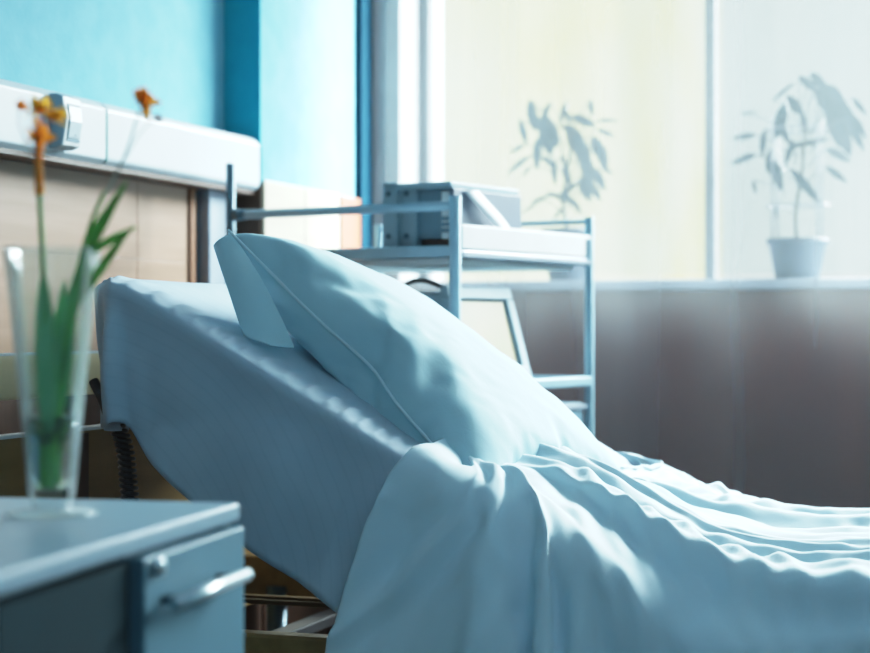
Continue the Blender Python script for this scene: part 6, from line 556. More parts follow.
D_PIL = (41, 41, [-594,5,7,6,8,7,10,11,-2,17,-4,-3,6,11,-8,-4,3,3,13,5,4,-15,-8,-7,-4,-3,5,7,-17,-9,-8,-4,-4,-1,5,-17,-9,-9,-6,-6,-6,28,-9,-6,-3,-5,-2,3,-10,0,-7,13,-6,0,-8,19,-6,5,-7,-11,7,-12,10,17,-3,-2,7,6,-15,14,-9,3,4,-9,-5,-11,12,
6,8,9,-4,11,29,0,-6,-5,-4,-5,-10,1,4,-7,-4,13,10,-10,-14,10,-5,14,-13,-13,8,7,-4,17,-4,4,-1,2,-12,7,6,-9,7,6,0,1,3,5,-10,14,-1,28,0,-4,3,-2,-1,-5,-1,4,-5,-4,-1,-12,18,-7,6,-11,-10,10,4,7,-7,-5,-6,12,8,-9,-8,5,5,-6,6,4,
-2,6,4,4,-8,12,0,0,28,-2,2,-10,10,-1,0,-3,-6,4,3,3,-12,-13,9,-5,8,2,6,-7,-7,4,1,0,-1,1,-12,6,5,4,3,3,2,2,1,-1,-2,8,0,0,-2,28,-1,-3,9,-11,5,1,1,1,-5,2,-9,5,4,-2,-2,0,-2,-4,4,1,2,3,3,-10,-18,10,7,7,5,-3,0,0,2,-2,3,1,1,-1,
-1,0,26,-3,10,-1,1,-4,-1,1,-2,5,-10,3,2,-2,2,2,1,-2,-1,0,0,1,2,-8,4,1,0,2,2,-6,4,1,1,-2,3,-1,1,-1,0,-6,6,27,5,0,-3,4,0,0,-3,0,-3,6,-3,0,-1,2,-2,-1,2,-1,0,-1,-1,-1,3,0,0,1,2,-6,3,2,0,0,0,-1,2,-4,3,0,2,-8,24,8,-2,3,0,-1,1,
0,-2,0,-3,4,-2,1,-2,2,-1,0,1,-1,0,-2,-4,1,5,2,-2,-2,4,0,0,-1,-1,1,2,-2,1,-3,-2,6,-3,33,-1,-3,4,-1,1,-1,1,0,-1,-1,-2,4,-2,0,0,0,0,0,1,-1,1,-1,0,2,-3,3,-1,-1,1,-1,0,1,1,-1,0,1,-2,2,-3,3,33,-4,4,-5,-3,4,3,0,1,-1,0,0,-2,2,0,
-1,0,0,1,-1,1,0,0,0,-1,2,-1,0,0,0,0,1,0,0,-1,1,0,-1,-2,0,3,33,0,-1,-1,1,-3,1,2,0,1,0,-1,0,-1,1,0,1,0,-1,1,-1,1,0,0,-1,0,0,1,-1,0,0,1,0,0,-1,1,-1,1,-1,1,-1,32,1,0,0,-1,-1,0,1,-1,-2,3,1,-1,1,-1,0,0,0,0,0,1,-1,0,1,0,-1,1,
-1,1,-1,1,-1,1,-2,2,-1,1,0,0,0,-1,33,0,0,0,0,-2,-1,1,0,2,-4,3,1,-1,0,0,1,-1,0,0,1,0,0,-1,1,0,-1,1,-1,1,0,0,-1,2,-1,-1,1,-1,1,-1,0,32,-1,0,1,0,1,-3,-5,3,5,-2,0,1,0,1,0,-1,1,0,0,-1,1,0,0,0,0,0,0,0,0,0,0,0,-1,1,0,-1,1,0,-6,
5,32,1,0,0,0,-1,0,1,-1,-5,4,-1,2,0,1,-1,0,0,1,0,0,-1,1,0,-1,1,0,-1,1,0,0,0,0,0,0,0,-1,1,-1,0,-9,31,1,0,1,0,0,0,0,-1,0,1,-1,-1,1,0,1,0,0,0,0,0,0,0,0,0,-1,1,0,0,0,-1,1,0,0,-1,1,0,-1,0,0,-1,25,2,1,3,2,0,0,-3,0,3,0,0,0,0,0,
0,0,0,0,0,0,0,-1,1,0,0,0,0,0,-1,1,0,0,0,0,0,0,-6,4,0,1,32,-6,4,-5,5,3,-9,6,3,0,0,0,0,0,0,0,0,0,0,0,0,0,0,0,0,0,-1,1,0,0,0,-1,1,0,0,0,-1,0,-7,6,2,31,1,-7,3,-5,1,9,0,0,-1,1,0,0,0,0,0,0,0,0,0,0,0,0,0,0,0,1,-1,-1,1,0,0,0,-1,
1,-1,-2,3,0,-5,4,31,-1,3,0,-3,-1,4,0,0,0,0,0,0,0,0,0,0,0,0,0,0,0,0,0,0,0,-1,1,0,0,0,0,0,0,0,-1,1,0,0,0,-6,31,-1,1,-7,6,2,1,0,0,0,-1,1,0,0,0,0,0,0,0,0,0,0,0,0,0,0,0,0,0,0,0,0,-1,1,-1,-2,2,-3,0,-5,-3,28,2,-6,6,3,-1,1,0,0,
0,0,0,0,0,0,0,0,0,0,0,0,0,0,0,0,0,0,0,0,0,0,0,0,0,-2,2,-1,0,-3,1,3,22,1,6,2,-2,4,-1,0,0,1,0,0,0,0,-1,1,0,0,0,0,0,0,0,0,0,0,0,0,0,0,0,0,0,0,0,0,-2,-2,0,0,0,30,1,-1,2,1,-1,-3,2,-1,2,1,0,0,0,0,0,0,0,-1,1,0,0,1,-1,0,0,0,0,0,
0,0,0,0,-1,-1,-3,3,0,-1,-1,2,32,0,0,0,0,-4,2,0,2,-1,2,-1,0,1,0,-1,1,0,0,0,0,0,-1,1,0,0,0,-1,1,0,-1,-2,2,1,-3,0,1,-7,0,7,2,30,2,0,1,-2,2,0,-1,1,-1,0,1,0,-1,1,0,0,0,0,0,0,0,0,0,-1,1,0,0,0,-1,1,-1,-3,3,1,-7,-8,9,3,3,-5,32,
0,1,-1,0,1,-1,1,-2,2,-2,2,-1,1,-1,0,0,0,1,-1,1,0,0,-1,2,-1,0,0,-2,1,1,-3,-2,4,-9,5,1,3,-2,-2,2,31,0,1,-4,1,0,3,-2,2,0,1,-2,1,0,0,1,0,0,0,0,-1,1,0,0,-1,0,-1,1,1,-3,-1,1,-1,-12,10,5,-2,-2,3,0,2,33,0,-1,0,0,-1,0,2,0,0,-1,0,
0,0,1,-1,0,1,-1,1,0,-1,1,0,0,-1,0,0,0,1,-2,2,0,0,-1,-4,4,0,1,0,-2,33,-3,-1,4,-1,1,-1,1,-1,-1,1,0,0,0,0,1,-1,0,0,-1,1,0,-2,2,0,1,0,-2,0,1,-1,1,0,1,-1,0,0,0,1,-5,4,32,1,-1,0,1,0,0,-1,1,0,-1,0,1,0,-1,0,0,-1,1,0,-1,-1,2,-4,
3,1,0,0,-1,0,1,-1,1,0,1,0,-1,0,-4,4,1,24,3,6,0,-1,1,0,0,-1,-1,1,0,-1,0,-2,1,1,1,-2,-1,1,1,-2,4,-5,-6,9,1,0,-1,-1,1,1,0,1,0,0,0,-1,-1,-2,31,2,-1,-1,2,-1,0,0,-1,1,-1,1,-2,-4,5,0,-2,-1,2,1,-2,-1,2,-3,-6,6,-8,10,1,1,1,0,-2,
2,0,0,0,-1,2,-1,-2,32,-2,3,0,-1,1,0,-1,-1,0,0,-2,-4,6,-1,-1,1,0,-2,-3,3,0,-1,-1,1,-7,9,-4,3,0,1,1,2,-1,1,1,0,0,-1,1,-2,32,1,-3,2,1,-1,-1,-1,1,-2,0,-1,3,-6,-10,6,-6,6,4,3,-2,0,-2,-1,-6,12,-2,-7,4,2,1,1,-1,4,0,1,1,-1,0,0,
0,32,-1,1,1,-1,-1,-1,-1,-1,-1,-2,-3,-1,-9,12,-2,2,-11,7,1,1,0,1,1,3,-15,9,5,-7,4,1,1,4,-5,6,1,1,1,0,-2,1,32,1,0,-1,-2,-2,-1,-5,1,-2,-5,-6,7,6,-9,4,4,4,-15,-13,9,-9,9,7,-8,20,-5,0,2,-3,-4,4,1,7,-7,7,2,3,-1,0,-1,31,1,0,-3,
-2,-2,-3,2,-9,0,-6,4,2,-1,8,-7,-9,2,-12,15,-5,3,-15,15,14,-15,7,-1,4,0,4,-6,-5,8,7,-3,3,2,5,0,-1,32,0,-5,-4,-3,-6,3,-1,3,-3,5,-7,1,6,-4,-5,-1,-1,2,-16,4,-10,22,-6,-3,18,-6,2,-2,0,-2,-5,12,-3,0,2,2,4,2,5,0,32,-9,-5,-3,-2,
2,-6,-2,-4,-9,15,12,-8,-2,-3,-3,4,-5,-6,10,-11,0,2,3,16,-7,-8,-4,-12,10,10,12,-4,-3,1,0,1,0,4,4,10,-600,30,30,31,30,30,29,29,31,26,31,30,31,29,30,31,30,31,28,31,31,26,30,30,31,31,30,30,25,30,30,30,31,31,31,26,30,29,31,
30,30,16,-20,1,0,0,1,-1,2,0,4,-2,0,-1,2,-1,-1,0,-1,3,-2,-1,4,0,-1,0,0,-2,0,6,-5,1,1,-3,-1,0,4,1,2,-1,-1,-13,16,0,-19,-1,1,0,2,0,0,1,2,0,-4,-1,2,1,1,-1,-1,2,1,0,1,1,-2,-1,1,0,-4,4,0,-1,2,1,-1,1,0,-2,0,-8,-4,17,1,4,-24,0,
-1,1,0,0,0,0,0,5,-1,-2,-1,-1,2,1,0,-1,1,0,1,1,-4,2,-3,3,1,0,0,1,0,1,0,-2,2,-7,-6,0,18,2,-2,9,-28,0,0,-1,0,0,0,0,-3,2,2,1,1,0,-1,0,1,-1,0,0,1,-1,-2,3,1,1,0,1,-1,0,-1,0,1,-5,-3,-2,-3,18,1,3,-16,17,-24,-1,1,0,-1,-1,0,3,0,
-1,0,0,0,1,0,0,1,0,-1,-4,6,1,1,0,-2,0,0,0,0,0,0,-2,-5,-1,-3,-1,19,3,-23,7,-9,18,-16,0,0,1,-1,1,-1,0,1,0,0,0,0,0,0,0,-2,0,3,0,1,0,-2,2,0,0,0,0,-1,0,-9,-1,-2,-10,9,19,-28,14,10,-12,-7,7,-4,0,0,2,-2,1,0,0,0,0,0,0,0,0,0,1,1,
0,0,0,-2,2,0,-1,0,0,0,1,-10,-8,4,2,13,-24,-22,20,15,-19,9,1,-1,1,-4,-1,0,2,-1,0,0,0,0,0,0,0,0,0,1,0,1,-1,-1,2,-1,0,0,0,1,-1,-3,-7,12,-17,-4,13,18,-2,11,-25,14,8,-1,0,-4,2,-3,0,-1,1,0,0,0,0,0,0,0,0,0,0,0,-1,1,1,0,0,-1,1,
0,-1,-1,-1,9,-4,6,-7,-13,12,-3,-10,12,16,4,-6,-5,-3,-5,2,-2,1,-1,0,0,0,0,0,0,0,0,0,0,0,1,-1,0,0,0,1,0,-1,-2,0,-5,4,3,5,6,0,-11,4,-2,-1,-6,1,17,-3,-3,-2,-5,1,-1,0,0,0,0,0,0,0,0,0,0,0,0,0,1,-1,0,1,0,-1,-1,1,-6,8,-4,-5,5,5,
-2,-8,5,-1,0,0,-7,-2,17,-4,1,3,-12,0,0,0,0,0,0,0,0,0,0,0,0,0,0,0,1,0,-1,0,0,1,-4,6,-3,-7,6,-5,5,-4,-2,5,-2,1,-8,3,-5,-1,15,2,-8,10,-12,1,-1,0,0,0,0,0,0,0,0,0,0,0,0,0,-1,1,0,0,0,2,-3,1,4,-6,6,-5,-5,-2,8,2,0,-5,-5,-2,-5,
-3,2,11,-6,12,-9,1,-1,0,0,0,0,0,0,0,0,0,0,0,0,1,-1,0,0,-2,0,3,-2,3,4,-6,-6,-13,9,9,-5,-2,4,-3,-3,2,1,-7,-5,5,0,9,-5,1,0,-1,0,0,1,-1,0,0,0,0,0,0,0,0,0,-1,0,2,-2,-1,2,0,-4,-3,-1,-15,8,1,-3,-5,3,-2,3,-1,1,-7,0,-1,-1,4,0,0,
0,0,0,-1,1,0,0,0,0,0,0,-1,1,-1,1,1,-3,0,3,-1,-1,-5,-2,0,21,23,-4,-1,-8,-6,-3,1,-11,0,7,1,1,0,-1,0,0,1,0,0,0,0,0,0,0,0,0,0,1,-1,0,-1,-1,3,0,-5,1,-3,-13,9,20,-11,6,14,-5,7,-10,-10,-17,7,5,4,-1,-1,0,1,0,0,0,0,0,0,0,0,0,0,0,
0,0,0,0,0,0,1,-2,-2,4,-3,-5,9,-22,9,8,11,-4,14,-3,6,-1,-25,1,1,-2,1,0,1,0,0,0,0,0,0,0,0,0,0,0,0,0,0,0,0,-1,1,-3,1,-2,1,-2,-7,9,7,-19,7,11,4,-13,-4,-13,-2,15,2,-1,1,0,1,-2,1,0,0,0,0,0,0,0,0,0,0,0,0,0,-1,1,1,-1,1,-3,5,-5,
-4,8,-6,4,3,-19,11,-25,2,-10,9,5,8,0,2,-2,2,-3,1,0,-1,0,0,0,0,0,1,0,0,0,0,-1,1,0,0,-1,0,1,2,-3,-6,-5,5,-9,2,-8,-3,-18,6,-11,9,14,-4,6,-1,-2,3,-4,1,0,0,1,0,0,0,0,0,-1,0,0,0,0,1,-1,1,0,0,0,-1,0,-2,-6,6,-4,1,-9,1,20,-24,0,
8,4,-3,13,5,-1,-2,-3,1,2,0,0,0,0,0,0,0,0,0,0,0,0,0,0,0,0,-1,1,-2,1,-1,0,3,-6,-5,-5,-1,30,-1,-15,3,0,3,6,9,4,-2,1,-6,-4,0,1,0,0,0,0,0,0,0,0,0,0,0,0,0,0,0,-1,1,2,-3,-2,0,-6,-7,6,-1,23,2,-2,-7,0,-2,6,6,6,-2,1,-8,4,-4,1,-1,
0,0,0,0,0,0,0,0,0,0,0,0,0,0,-1,2,-2,-2,-6,4,0,-7,0,1,30,0,-8,-14,-14,7,0,7,6,-5,-3,-4,7,-9,9,-2,1,0,0,0,0,0,0,-1,0,1,0,0,0,0,0,-1,0,-3,2,-3,-5,5,0,22,5,-3,-5,-13,16,-10,2,3,8,-7,-2,-3,4,-6,10,3,-2,0,0,0,0,-1,1,-1,1,0,-1,
0,0,0,0,0,2,-1,5,-8,12,2,-18,26,-4,-1,-7,5,5,-4,-9,-3,7,-10,1,1,6,-4,7,5,-4,4,-1,0,0,0,0,-1,1,0,0,0,0,0,0,0,0,0,1,-1,10,-1,2,11,-5,-8,4,3,-6,1,-12,-5,10,3,-14,-2,-1,-1,7,4,-4,4,-1,1,-1,0,0,0,0,0,0,0,0,0,0,0,0,-1,0,0,1,0,
2,1,3,3,6,-6,0,-4,-8,13,-1,-11,-4,10,1,1,1,1,-1,4,-1,0,0,0,0,0,1,0,-1,0,0,0,0,0,0,0,0,0,0,-1,-1,2,1,3,0,2,1,1,-6,14,-7,4,-1,-11,5,3,-4,2,1,1,0,0,1,-1,0,0,0,0,0,1,0,0,0,0,-1,0,-1,1,0,-1,1,0,-1,1,1,3,1,2,1,8,-7,-13,-22,3,
14,7,-9,4,1,2,0,1,0,-1,1,0,0,-1,0,0,0,0,0,0,0,1,-1,0,-1,0,0,0,0,0,1,1,0,3,1,-3,6,1,6,-11,12,-4,-8,6,3,2,0,1,-1,0,1,0,1,-2,1,0,0,-1,0,0,0,0,0,-2,1,2,-3,1,-1,1,1,-2,2,1,1,3,4,-2,2,5,-9,-5,16,-8,2,3,1,0,1,0,1,0,-1,-2,2,-1,
0,0,1,0,0,0,0,0,1,-2,-4,2,0,1,-1,0,2,-1,1,2,1,2,2,-5,7,-9,2,-7,9,3,1,2,1,-1,1,0,0,0,2,-1,-1,-1,0,-1,0,0,0,0,0,-5,1,2,0,-1,0,1,0,0,1,1,0,2,2,2,4,0,-8,-1,2,5,2,2,-1,1,1,-1,0,0,1,-3,1,1,1,-1,-2,0,0,0,0,0,4,-1,-6,0,1,0,0,0,
0,-1,1,1,2,3,2,4,-1,-9,1,3,3,4,0,1,0,0,1,-1,-2,0,2,0,-2,0,1,3,-3,-2,-1,-1,0,-5,0,4,1,0,0,0,-1,0,1,-1,1,0,4,2,4,1,-8,1,4,6,-1,1,0,0,-1,0,-2,2,-1,0,0,3,-2,0,-6,3,2,0,0,-7,7,2,-4,0,-1,0,0,1,0,-3,1,0,0,0,6,3,3,-9,5,7,0,1,-1,
0,-1,1,-1,3,-4,0,1,0,0,0,0,3,-3,-2,-4,-3,4,0,-3,4,0,0,0,0,-1,-1,1,0,0,0,0,0,8,3,-8,11,1,-1,-1,1,-1,0,-1,-3,-1,4,1,0,0,-1,1,0,-6,3,2,0,-1,-2,-1,2,3,0,0,-3,-2,0,0,2,-1,0,0,-1,0,-1,13,4,1,0,0,1,1,0,1,0,3,-2,-1,0,1,0,0,0,0,
1,1,0,-5,0,-1,-1,-1,-3,-4,5,-1,1,-1,0,0,1,-1,-2,-1,0,0,0,-1,30,3,2,1,0,-1,0,1,-3,3,1,-1,-1,1,0,-1,1,-1,1,-4,3,-1,2,-1,-1,-3,5,-5,4,0,-1,2,0,-1,0,1,-3,-8,3,-28,-2,0,26,3,2,2,2,0,0,0,-1,0,-3,3,0,1,0,-1,0,-3,4,0,-1,-2,2,-2,
0,0,3,-1,-3,3,-2,-3,0,0,-4,-5,10,-26,-2,-2,1,-5,26,2,1,4,1,-3,3,2,1,1,-5,4,-3,4,0,1,-1,-4,4,1,0,-2,-4,5,1,-1,-1,2,-2,-2,1,-4,-4,-5,8,-21,-4,0,-2,-2,3,-6,25,1,0,3,6,-3,-3,-5,12,4,-2,2,-3,-2,-4,5,3,-2,0,-1,1,0,3,-1,-2,-2,
-2,-2,-2,-3,-2,2,3,-16,-4,-1,-2,-2,0,-4,6,-7,25,-1,0,-4,8,-3,9,-4,-4,1,3,1,2,2,-3,0,-2,-4,-5,13,6,-3,-4,-5,-9,6,-2,0,-2,3,-4,-5,-6,-1,-1,0,-3,-4,8,-1,5,-10,23,-2,3,-10,16,-3,-3,4,-3,-5,-1,4,1,-1,0,0,-5,13,-7,0,-1,-2,-5,
11,-7,0,-2,2,-6,2,-12,0,-2,-2,6,-3,5,-1,-3,2,5,-3,11,1,5,-13,8,0,0,-2,5,1,-6,3,1,1,1,3,-7,1,0,-1,-4,10,-6,-2,-1,1,-1,4,-18,-5,4,2,2,-6,5,0,-9,4,-1,1,-1,0,11,2,6,-11,6,1,2,-4,1,3,-5,3,1,2,5,0,-8,-6,5,4,-8,2,-2,0,2,0,-10,
-4,8,-12,-2,11,1,0,-6,10,-3,-3,0,0,6,-3,9,0,6,-8,2,1,0,0,-1,3,-4,1,-1,2,-1,-4,8,-6,0,3,-4,3,2,-4,-4,-3,6,-3,3,-4,-10,8,-1,7,-1,-13,-4,3,4,4,7,-4,7,-1,5,-4,0,2,-1,1,-4,3,-2,1,-2,2,3,-6,1,0,-1,3,0,-2,-7,-1,-6,8,1,3,3,0,-8,
1,0,0,8,-1,-16,1,2,3,9,-3,4,0,1,-1,0,0,-2,4,-2,0,-4,3,-2,0,3,-4,1,4,-2,0,-5,3,-10,12,-7,-3,4,3,-1,-2,0,1,-1,0,5,5,-17,2,-2,-3,16,-2,3,0,1,0,-1,2,-3,0,0,1,-2,0,0,-1,4,0,-3,1,-2,2,-7,10,-6,-6,5,-4,4,-1,0,1,0,0,5,-1,4,3,
-18,-1,8,-12,19,-3,4,-2,0,-3,1,2,-1,-2,1,-1,0,1,0,0,-2,2,-1,-1,0,4,-6,2,2,-4,5,-4,-1,0,0,-1,0,2,2,3,6,7,-4,-14,9,-19,17,-5,4,-1,3,-2,-2,-1,2,-1,-1,0,-2,3,-1,2,-2,0,-1,-3,-1,5,-2,3,2,-5,-4,2,3,-1,2,1,-2,2,1,-2,-2,9,9,-7,
1,-16,16,-8,3,-2,0,0,1,-1,0,0,0,1,-2,1,0,0,-1,-3,1,4,-4,-2,3,0,-2,-2,1,-2,0,0,0,2,-1,2,-6,2,-2,7,-1,5,3,-8,5,-3,-1,-1,0,0,0,0,0,-1,2,0,0,-2,1,0,2,0,-6,0,5,-2,0,-3,0,0,3,-1,-1,1,1,1,1,-1,10,0,-7,-1,-2,-2,0,2,0,1,0,1,-1,0,
0,2,2,-4,2,-1,2,-1,0,-4,-1,5,0,-7,2,-3,0,4,-2,-3,1,-2,0,-1,1,1,16,-6,-4,-9,3,1,1,-3,-2,2,3,0,0,0,0,0,1,-4,4,-1,1,1,-3,0,3,0,-3,-2,4,-4,-2,-1,-4,4,2,0,1,-3,1,0,1,1,-1,-2,6,-3,-1,-3,1,4,-3,0,1,0,1,1,0,-2,4,-2,2,-2,1,2,-5,
3,-6,1,-2,4,-3,-2,3,-1,-5,4,0,-2,3,0,-2,0,3,-2,0,-2,0,-3,7,-3,-4,5,-1,0,1,0,0,1,3,-3,2,-3,3,-1,-1,4,-4,4,-5,6,-7,-2,2,-2,1,0,-7,-1,1,0,-3,2,0,-2,1,-2,2,-4,9,-4,-2,4,-4,2,0,0,1,0,0,-1,3,0,0,1,-2,1,0,-1,1,3,-5,-5,-2,3,-1,
0,1,1,-1,2,-2,2,-3,0,-2,1,3,-5,8,-3,-2,2,-3,1,0,0,2,-2,1,1,0,0,1,2,-3,2,1,-1,-1,-1,0,-1,-4,3,-3,1,-1,1,5,-3,0,2,1,2,-3,-5,1,3,6,-2,-4,-1,-1,1,1,-1,1,-1,3,-1,0,1,0,0,1,2,-1,-2,2,-3,1,-1,-1,2,-3,-1,0,0,11,-1,0,0,0,0,-3,-5,
-5,2,-2,7,5,-2,0,-2,2,-2,2,1,-1,1,1,0,-1,1,0,-1,-2,6,-4,2,5,-5,-3,0,-2,-1,1,0,9,3,-2,1,-1,0,-2,-5,-7,4,-1,8,-5,4,-4,4,2,-3,2,-2,2,0,1,-1,1,-2,3,-1,0,2,-8,14,-7,-3,-7,7,0,-1,-1,2,15,1,-11,-4,0,1,0,-5,-6,6,2,3,-6,8,-10,6,
-6,1,1,1,2,-4,3,-1,1,-2,5,-3,-2,2,1,-3,3,-5,3,-2,-8,10,0,17,4,-8,-5,-5,7,1,-1,0,-7,7,2,3,-4,5,-8,-8,4,1,-1,1,-2,2,1,0,-1,1,2,-2,-2,5,-3,-1,7,-15,20,-12,15,3,-18,19,-7,-1,-5,3,2,-3,0,2,-1,9,0,-2,-5,5,-8,-9,7,-8,3,0,-1,4,
-3,2,-1,1,0,1,0,1,-4,0,-2,2,5,-10,24,-3,3,6,-10,-7,4,2,-3,-1,-3,1,-4,0,5,1,1,2,-9,-5,6,-7,3,-3,1,2,-1,1,-1,-1,3,-2,-1,3,0,2,-5,0,-1,1,4,-6,7,0,5,2,5,-6,0,-3,-1,4,0,4,0,-3,0,0,-4,0,1,-8,4,-4,1,3,-1,1,-2,1,1,-5,4,1,-7,5,0,
4,-1,-6,2,-1,-3,3,5,3,0,2,1,0,-1,5,-3,1,-1,1,-2,-4,3,-1,-1,-3,1,-4,2,2,-2,2,-2,1,-3,1,1,-3,-3,6,-8,6,3,0,1,-6,2,2,-2,1,3,4,1,2,1,2,-3,0,2,0,-1,-6,7,-3,-2,-4,-1,-2,2,0,-2,-1,-6,4,1,2,-2,-3,2,2,-5,8,-10,-6,11,3,3,-4,-2,2,
2,2,2,3,0,-1,4,0,-1,2,-5,0,7,-3,-4,-3,-2,-1,-1,-1,1,-4,-6,9,-2,-3,-1,3,2,-4,-1,3,-5,-7,7,-7,11,0,2,4,-1,-3,4,3,2,3,3,-1,0,0,1,4,-8,3,-3,-3,-2,-1,-3,1,-1,-3,-6,11,-5,0,1,0,-4,-3,3,0,-2,0,2,-9,11,-5,4,1,0,2,5,-2,3,3,2,2,1,
-1,2,1,-2,5,-4,-4,-3,-3,-3,1,-2,-2,-1,6,-10,-8,4,-4,4,3,4,-2,-1,0,-2,-5,13,-4,-8,4,2,3,1,-2,8,0,3,3,3,1,2,0,0,1,-1,-4,-2,-6,-3,0,-2,-2,-3,-3,-1,-5,9,-4,3,-8,5,0,2,0,-1,1,6,-13,6,5,-6,3,0,2,5,-7,9,2,6,3,3,1,0,1,-1,-2,-4,
-9,-2,-1,-6,0,-2,-2,-3,3,5,-7,3,2,5,-11,-2,0,0,1,2,-2,13,-7,1,1,-3,-2,3,1,7,-8,9,3,8,3,4,0,0,0,-4,-12,-2,-4,-3,2,-6,0,-3,2,1,-1,6,-5,-4,1,0,1,-1,0,0,1,7,-8,3,-1,2,1,2,-4,-2,5,6,-3,4,3,12,3,2,1,-4,-16,-4,-3,-4,3,-2,2,-2,
3,-4,0,4,-3,-2,0,-1,1,-1,-1,1,2,-2,0,7,-4,0,0,0,-1,-2,6,-2,0,1,1,5,2,16,3,0,-26,-4,-2,-1,3,-5,0,0,0,2,5,-4,-2,0,-1,2,-2,0,0,-1,2,-2,0,6,-3,-3,2,1,-3,2,5,-2,-3,1,1,0,-1,3,4,27,], [-594,5,7,6,8,7,10,11,-2,17,-4,-3,6,11,-8,-4,3,3,13,5,4,-15,-8,-7,-4,-3,5,7,-17,-9,-8,-4,-4,-1,5,-17,-9,-9,-6,-6,-6,28,-13,-6,-1,-1,-3,-5,2,3,-5,17,-8,2,-16,6,7,6,-2,-19,0,0,26,-6,-6,4,-11,-9,-10,15,18,-3,10,-5,-8,-9,11,
11,-4,-1,5,12,29,2,-12,-4,-3,-1,3,-11,7,3,-3,0,-10,4,2,7,-14,-4,8,-3,-2,-8,24,-6,-5,7,10,-7,-2,-11,10,-3,15,-2,-4,6,-14,9,8,7,-1,28,2,2,-11,-2,-2,-7,3,-3,1,-8,15,-9,7,-6,-9,6,7,7,-1,2,-15,-12,19,10,-7,-3,3,4,-3,-1,-4,-5,
15,-4,-5,14,-1,5,0,0,28,0,3,0,-5,2,-3,-6,-3,-9,9,-10,7,-5,8,7,-5,-2,-6,10,-12,6,6,7,-14,4,-5,5,-2,4,5,-3,-4,-5,10,9,-7,8,-3,2,0,28,-2,-4,11,-2,-6,4,-2,-4,-8,-9,7,7,5,-4,-6,8,7,-9,-14,5,7,3,-9,9,1,5,-3,-1,-1,-3,3,2,2,5,
-8,8,1,0,-4,2,26,-4,10,0,0,-1,-5,2,3,-1,-3,-1,-2,-5,4,1,4,-10,11,-3,-3,-3,-7,1,0,8,-1,8,-3,3,-2,1,2,2,-6,7,0,-1,0,-2,1,27,4,2,-1,1,0,-2,1,-3,3,-1,-1,-1,-1,2,-5,-7,3,-4,11,-2,1,0,2,-2,1,2,-8,6,-1,3,0,2,-4,5,0,0,-1,1,0,-8,
24,8,-2,3,-1,-2,3,-4,3,-2,1,0,0,-1,-4,3,1,0,-4,-6,7,4,-1,-3,3,-1,-4,6,-1,1,0,1,-3,3,0,0,0,1,-1,0,-2,33,-2,1,-7,7,-1,1,1,-3,2,0,0,0,0,0,-2,1,-4,3,0,1,-2,2,0,-1,1,1,-1,1,-1,1,-1,1,0,1,0,0,0,0,0,0,33,0,-1,1,-5,5,-1,1,0,-2,
1,0,-1,1,0,1,-4,2,1,0,0,-2,-1,3,-1,1,-1,1,0,0,-1,1,1,0,0,0,0,-1,-3,3,1,33,-1,-3,3,1,0,0,0,0,0,-2,1,0,0,0,0,0,0,-1,1,0,1,0,-1,1,-1,0,0,0,1,-1,1,-1,1,0,-4,1,2,0,-5,5,32,0,1,-1,-2,3,-1,0,0,0,1,-1,1,0,-1,0,1,-1,0,1,-1,0,0,0,
1,0,0,-1,1,-1,1,-2,2,0,-4,3,-5,3,-2,4,0,33,-1,0,-1,2,-2,2,0,-1,1,0,0,-1,0,1,0,0,0,0,-1,1,0,0,0,-1,0,0,1,-1,0,0,1,-1,-3,3,-1,2,-3,2,-1,1,32,1,-1,1,0,-2,2,-2,2,-1,0,1,0,0,0,0,-1,1,0,0,0,0,0,0,0,0,0,-1,0,0,0,0,-1,2,0,-2,1,
-2,2,-1,1,32,-1,2,0,0,0,-1,0,0,1,0,-1,1,0,-1,0,1,0,0,0,0,0,0,0,0,0,0,0,0,0,0,0,0,0,-3,2,1,0,0,-1,-9,31,2,0,-1,1,0,-3,2,-3,4,0,0,0,-1,1,0,0,0,0,0,0,0,0,-1,0,0,1,-1,0,0,0,1,0,-3,3,-1,-8,5,3,0,-1,25,4,-1,-2,5,2,-1,-1,2,-4,
4,0,-1,1,0,0,0,0,0,0,0,0,0,1,-1,0,-1,2,-1,0,0,-2,0,2,-4,2,1,-11,7,-3,7,32,-3,-4,8,-2,1,0,-1,2,1,-3,2,0,0,0,0,0,0,0,0,0,0,0,0,0,0,0,-1,1,0,0,0,0,0,0,-2,0,-2,1,-1,4,31,-5,7,-2,-6,7,-4,4,0,0,1,0,0,0,0,0,0,0,0,0,0,0,0,0,1,
-1,0,0,0,0,-1,1,-1,0,1,-2,-5,2,-16,20,0,31,2,0,-2,0,-3,4,1,0,0,-1,0,1,0,0,0,0,0,0,0,0,0,0,0,0,0,0,0,0,0,0,-1,0,1,-1,-6,4,2,1,-14,8,31,2,0,-3,1,-6,8,0,0,0,0,0,0,0,0,0,0,0,0,0,0,0,0,0,0,0,0,0,0,0,-1,0,1,-1,-5,3,2,1,-1,0,
-11,28,3,0,1,1,-1,0,1,0,0,0,0,0,0,0,0,0,0,0,0,0,0,0,0,-1,1,0,0,0,0,0,0,0,-8,4,2,1,-1,2,0,0,22,0,6,4,0,0,-1,1,1,0,0,0,0,0,0,0,0,0,0,0,0,0,0,-1,1,0,0,0,0,-1,1,-1,-5,5,0,1,-1,1,0,0,-4,30,-1,-4,1,7,0,-1,0,-1,1,1,0,0,0,0,0,0,
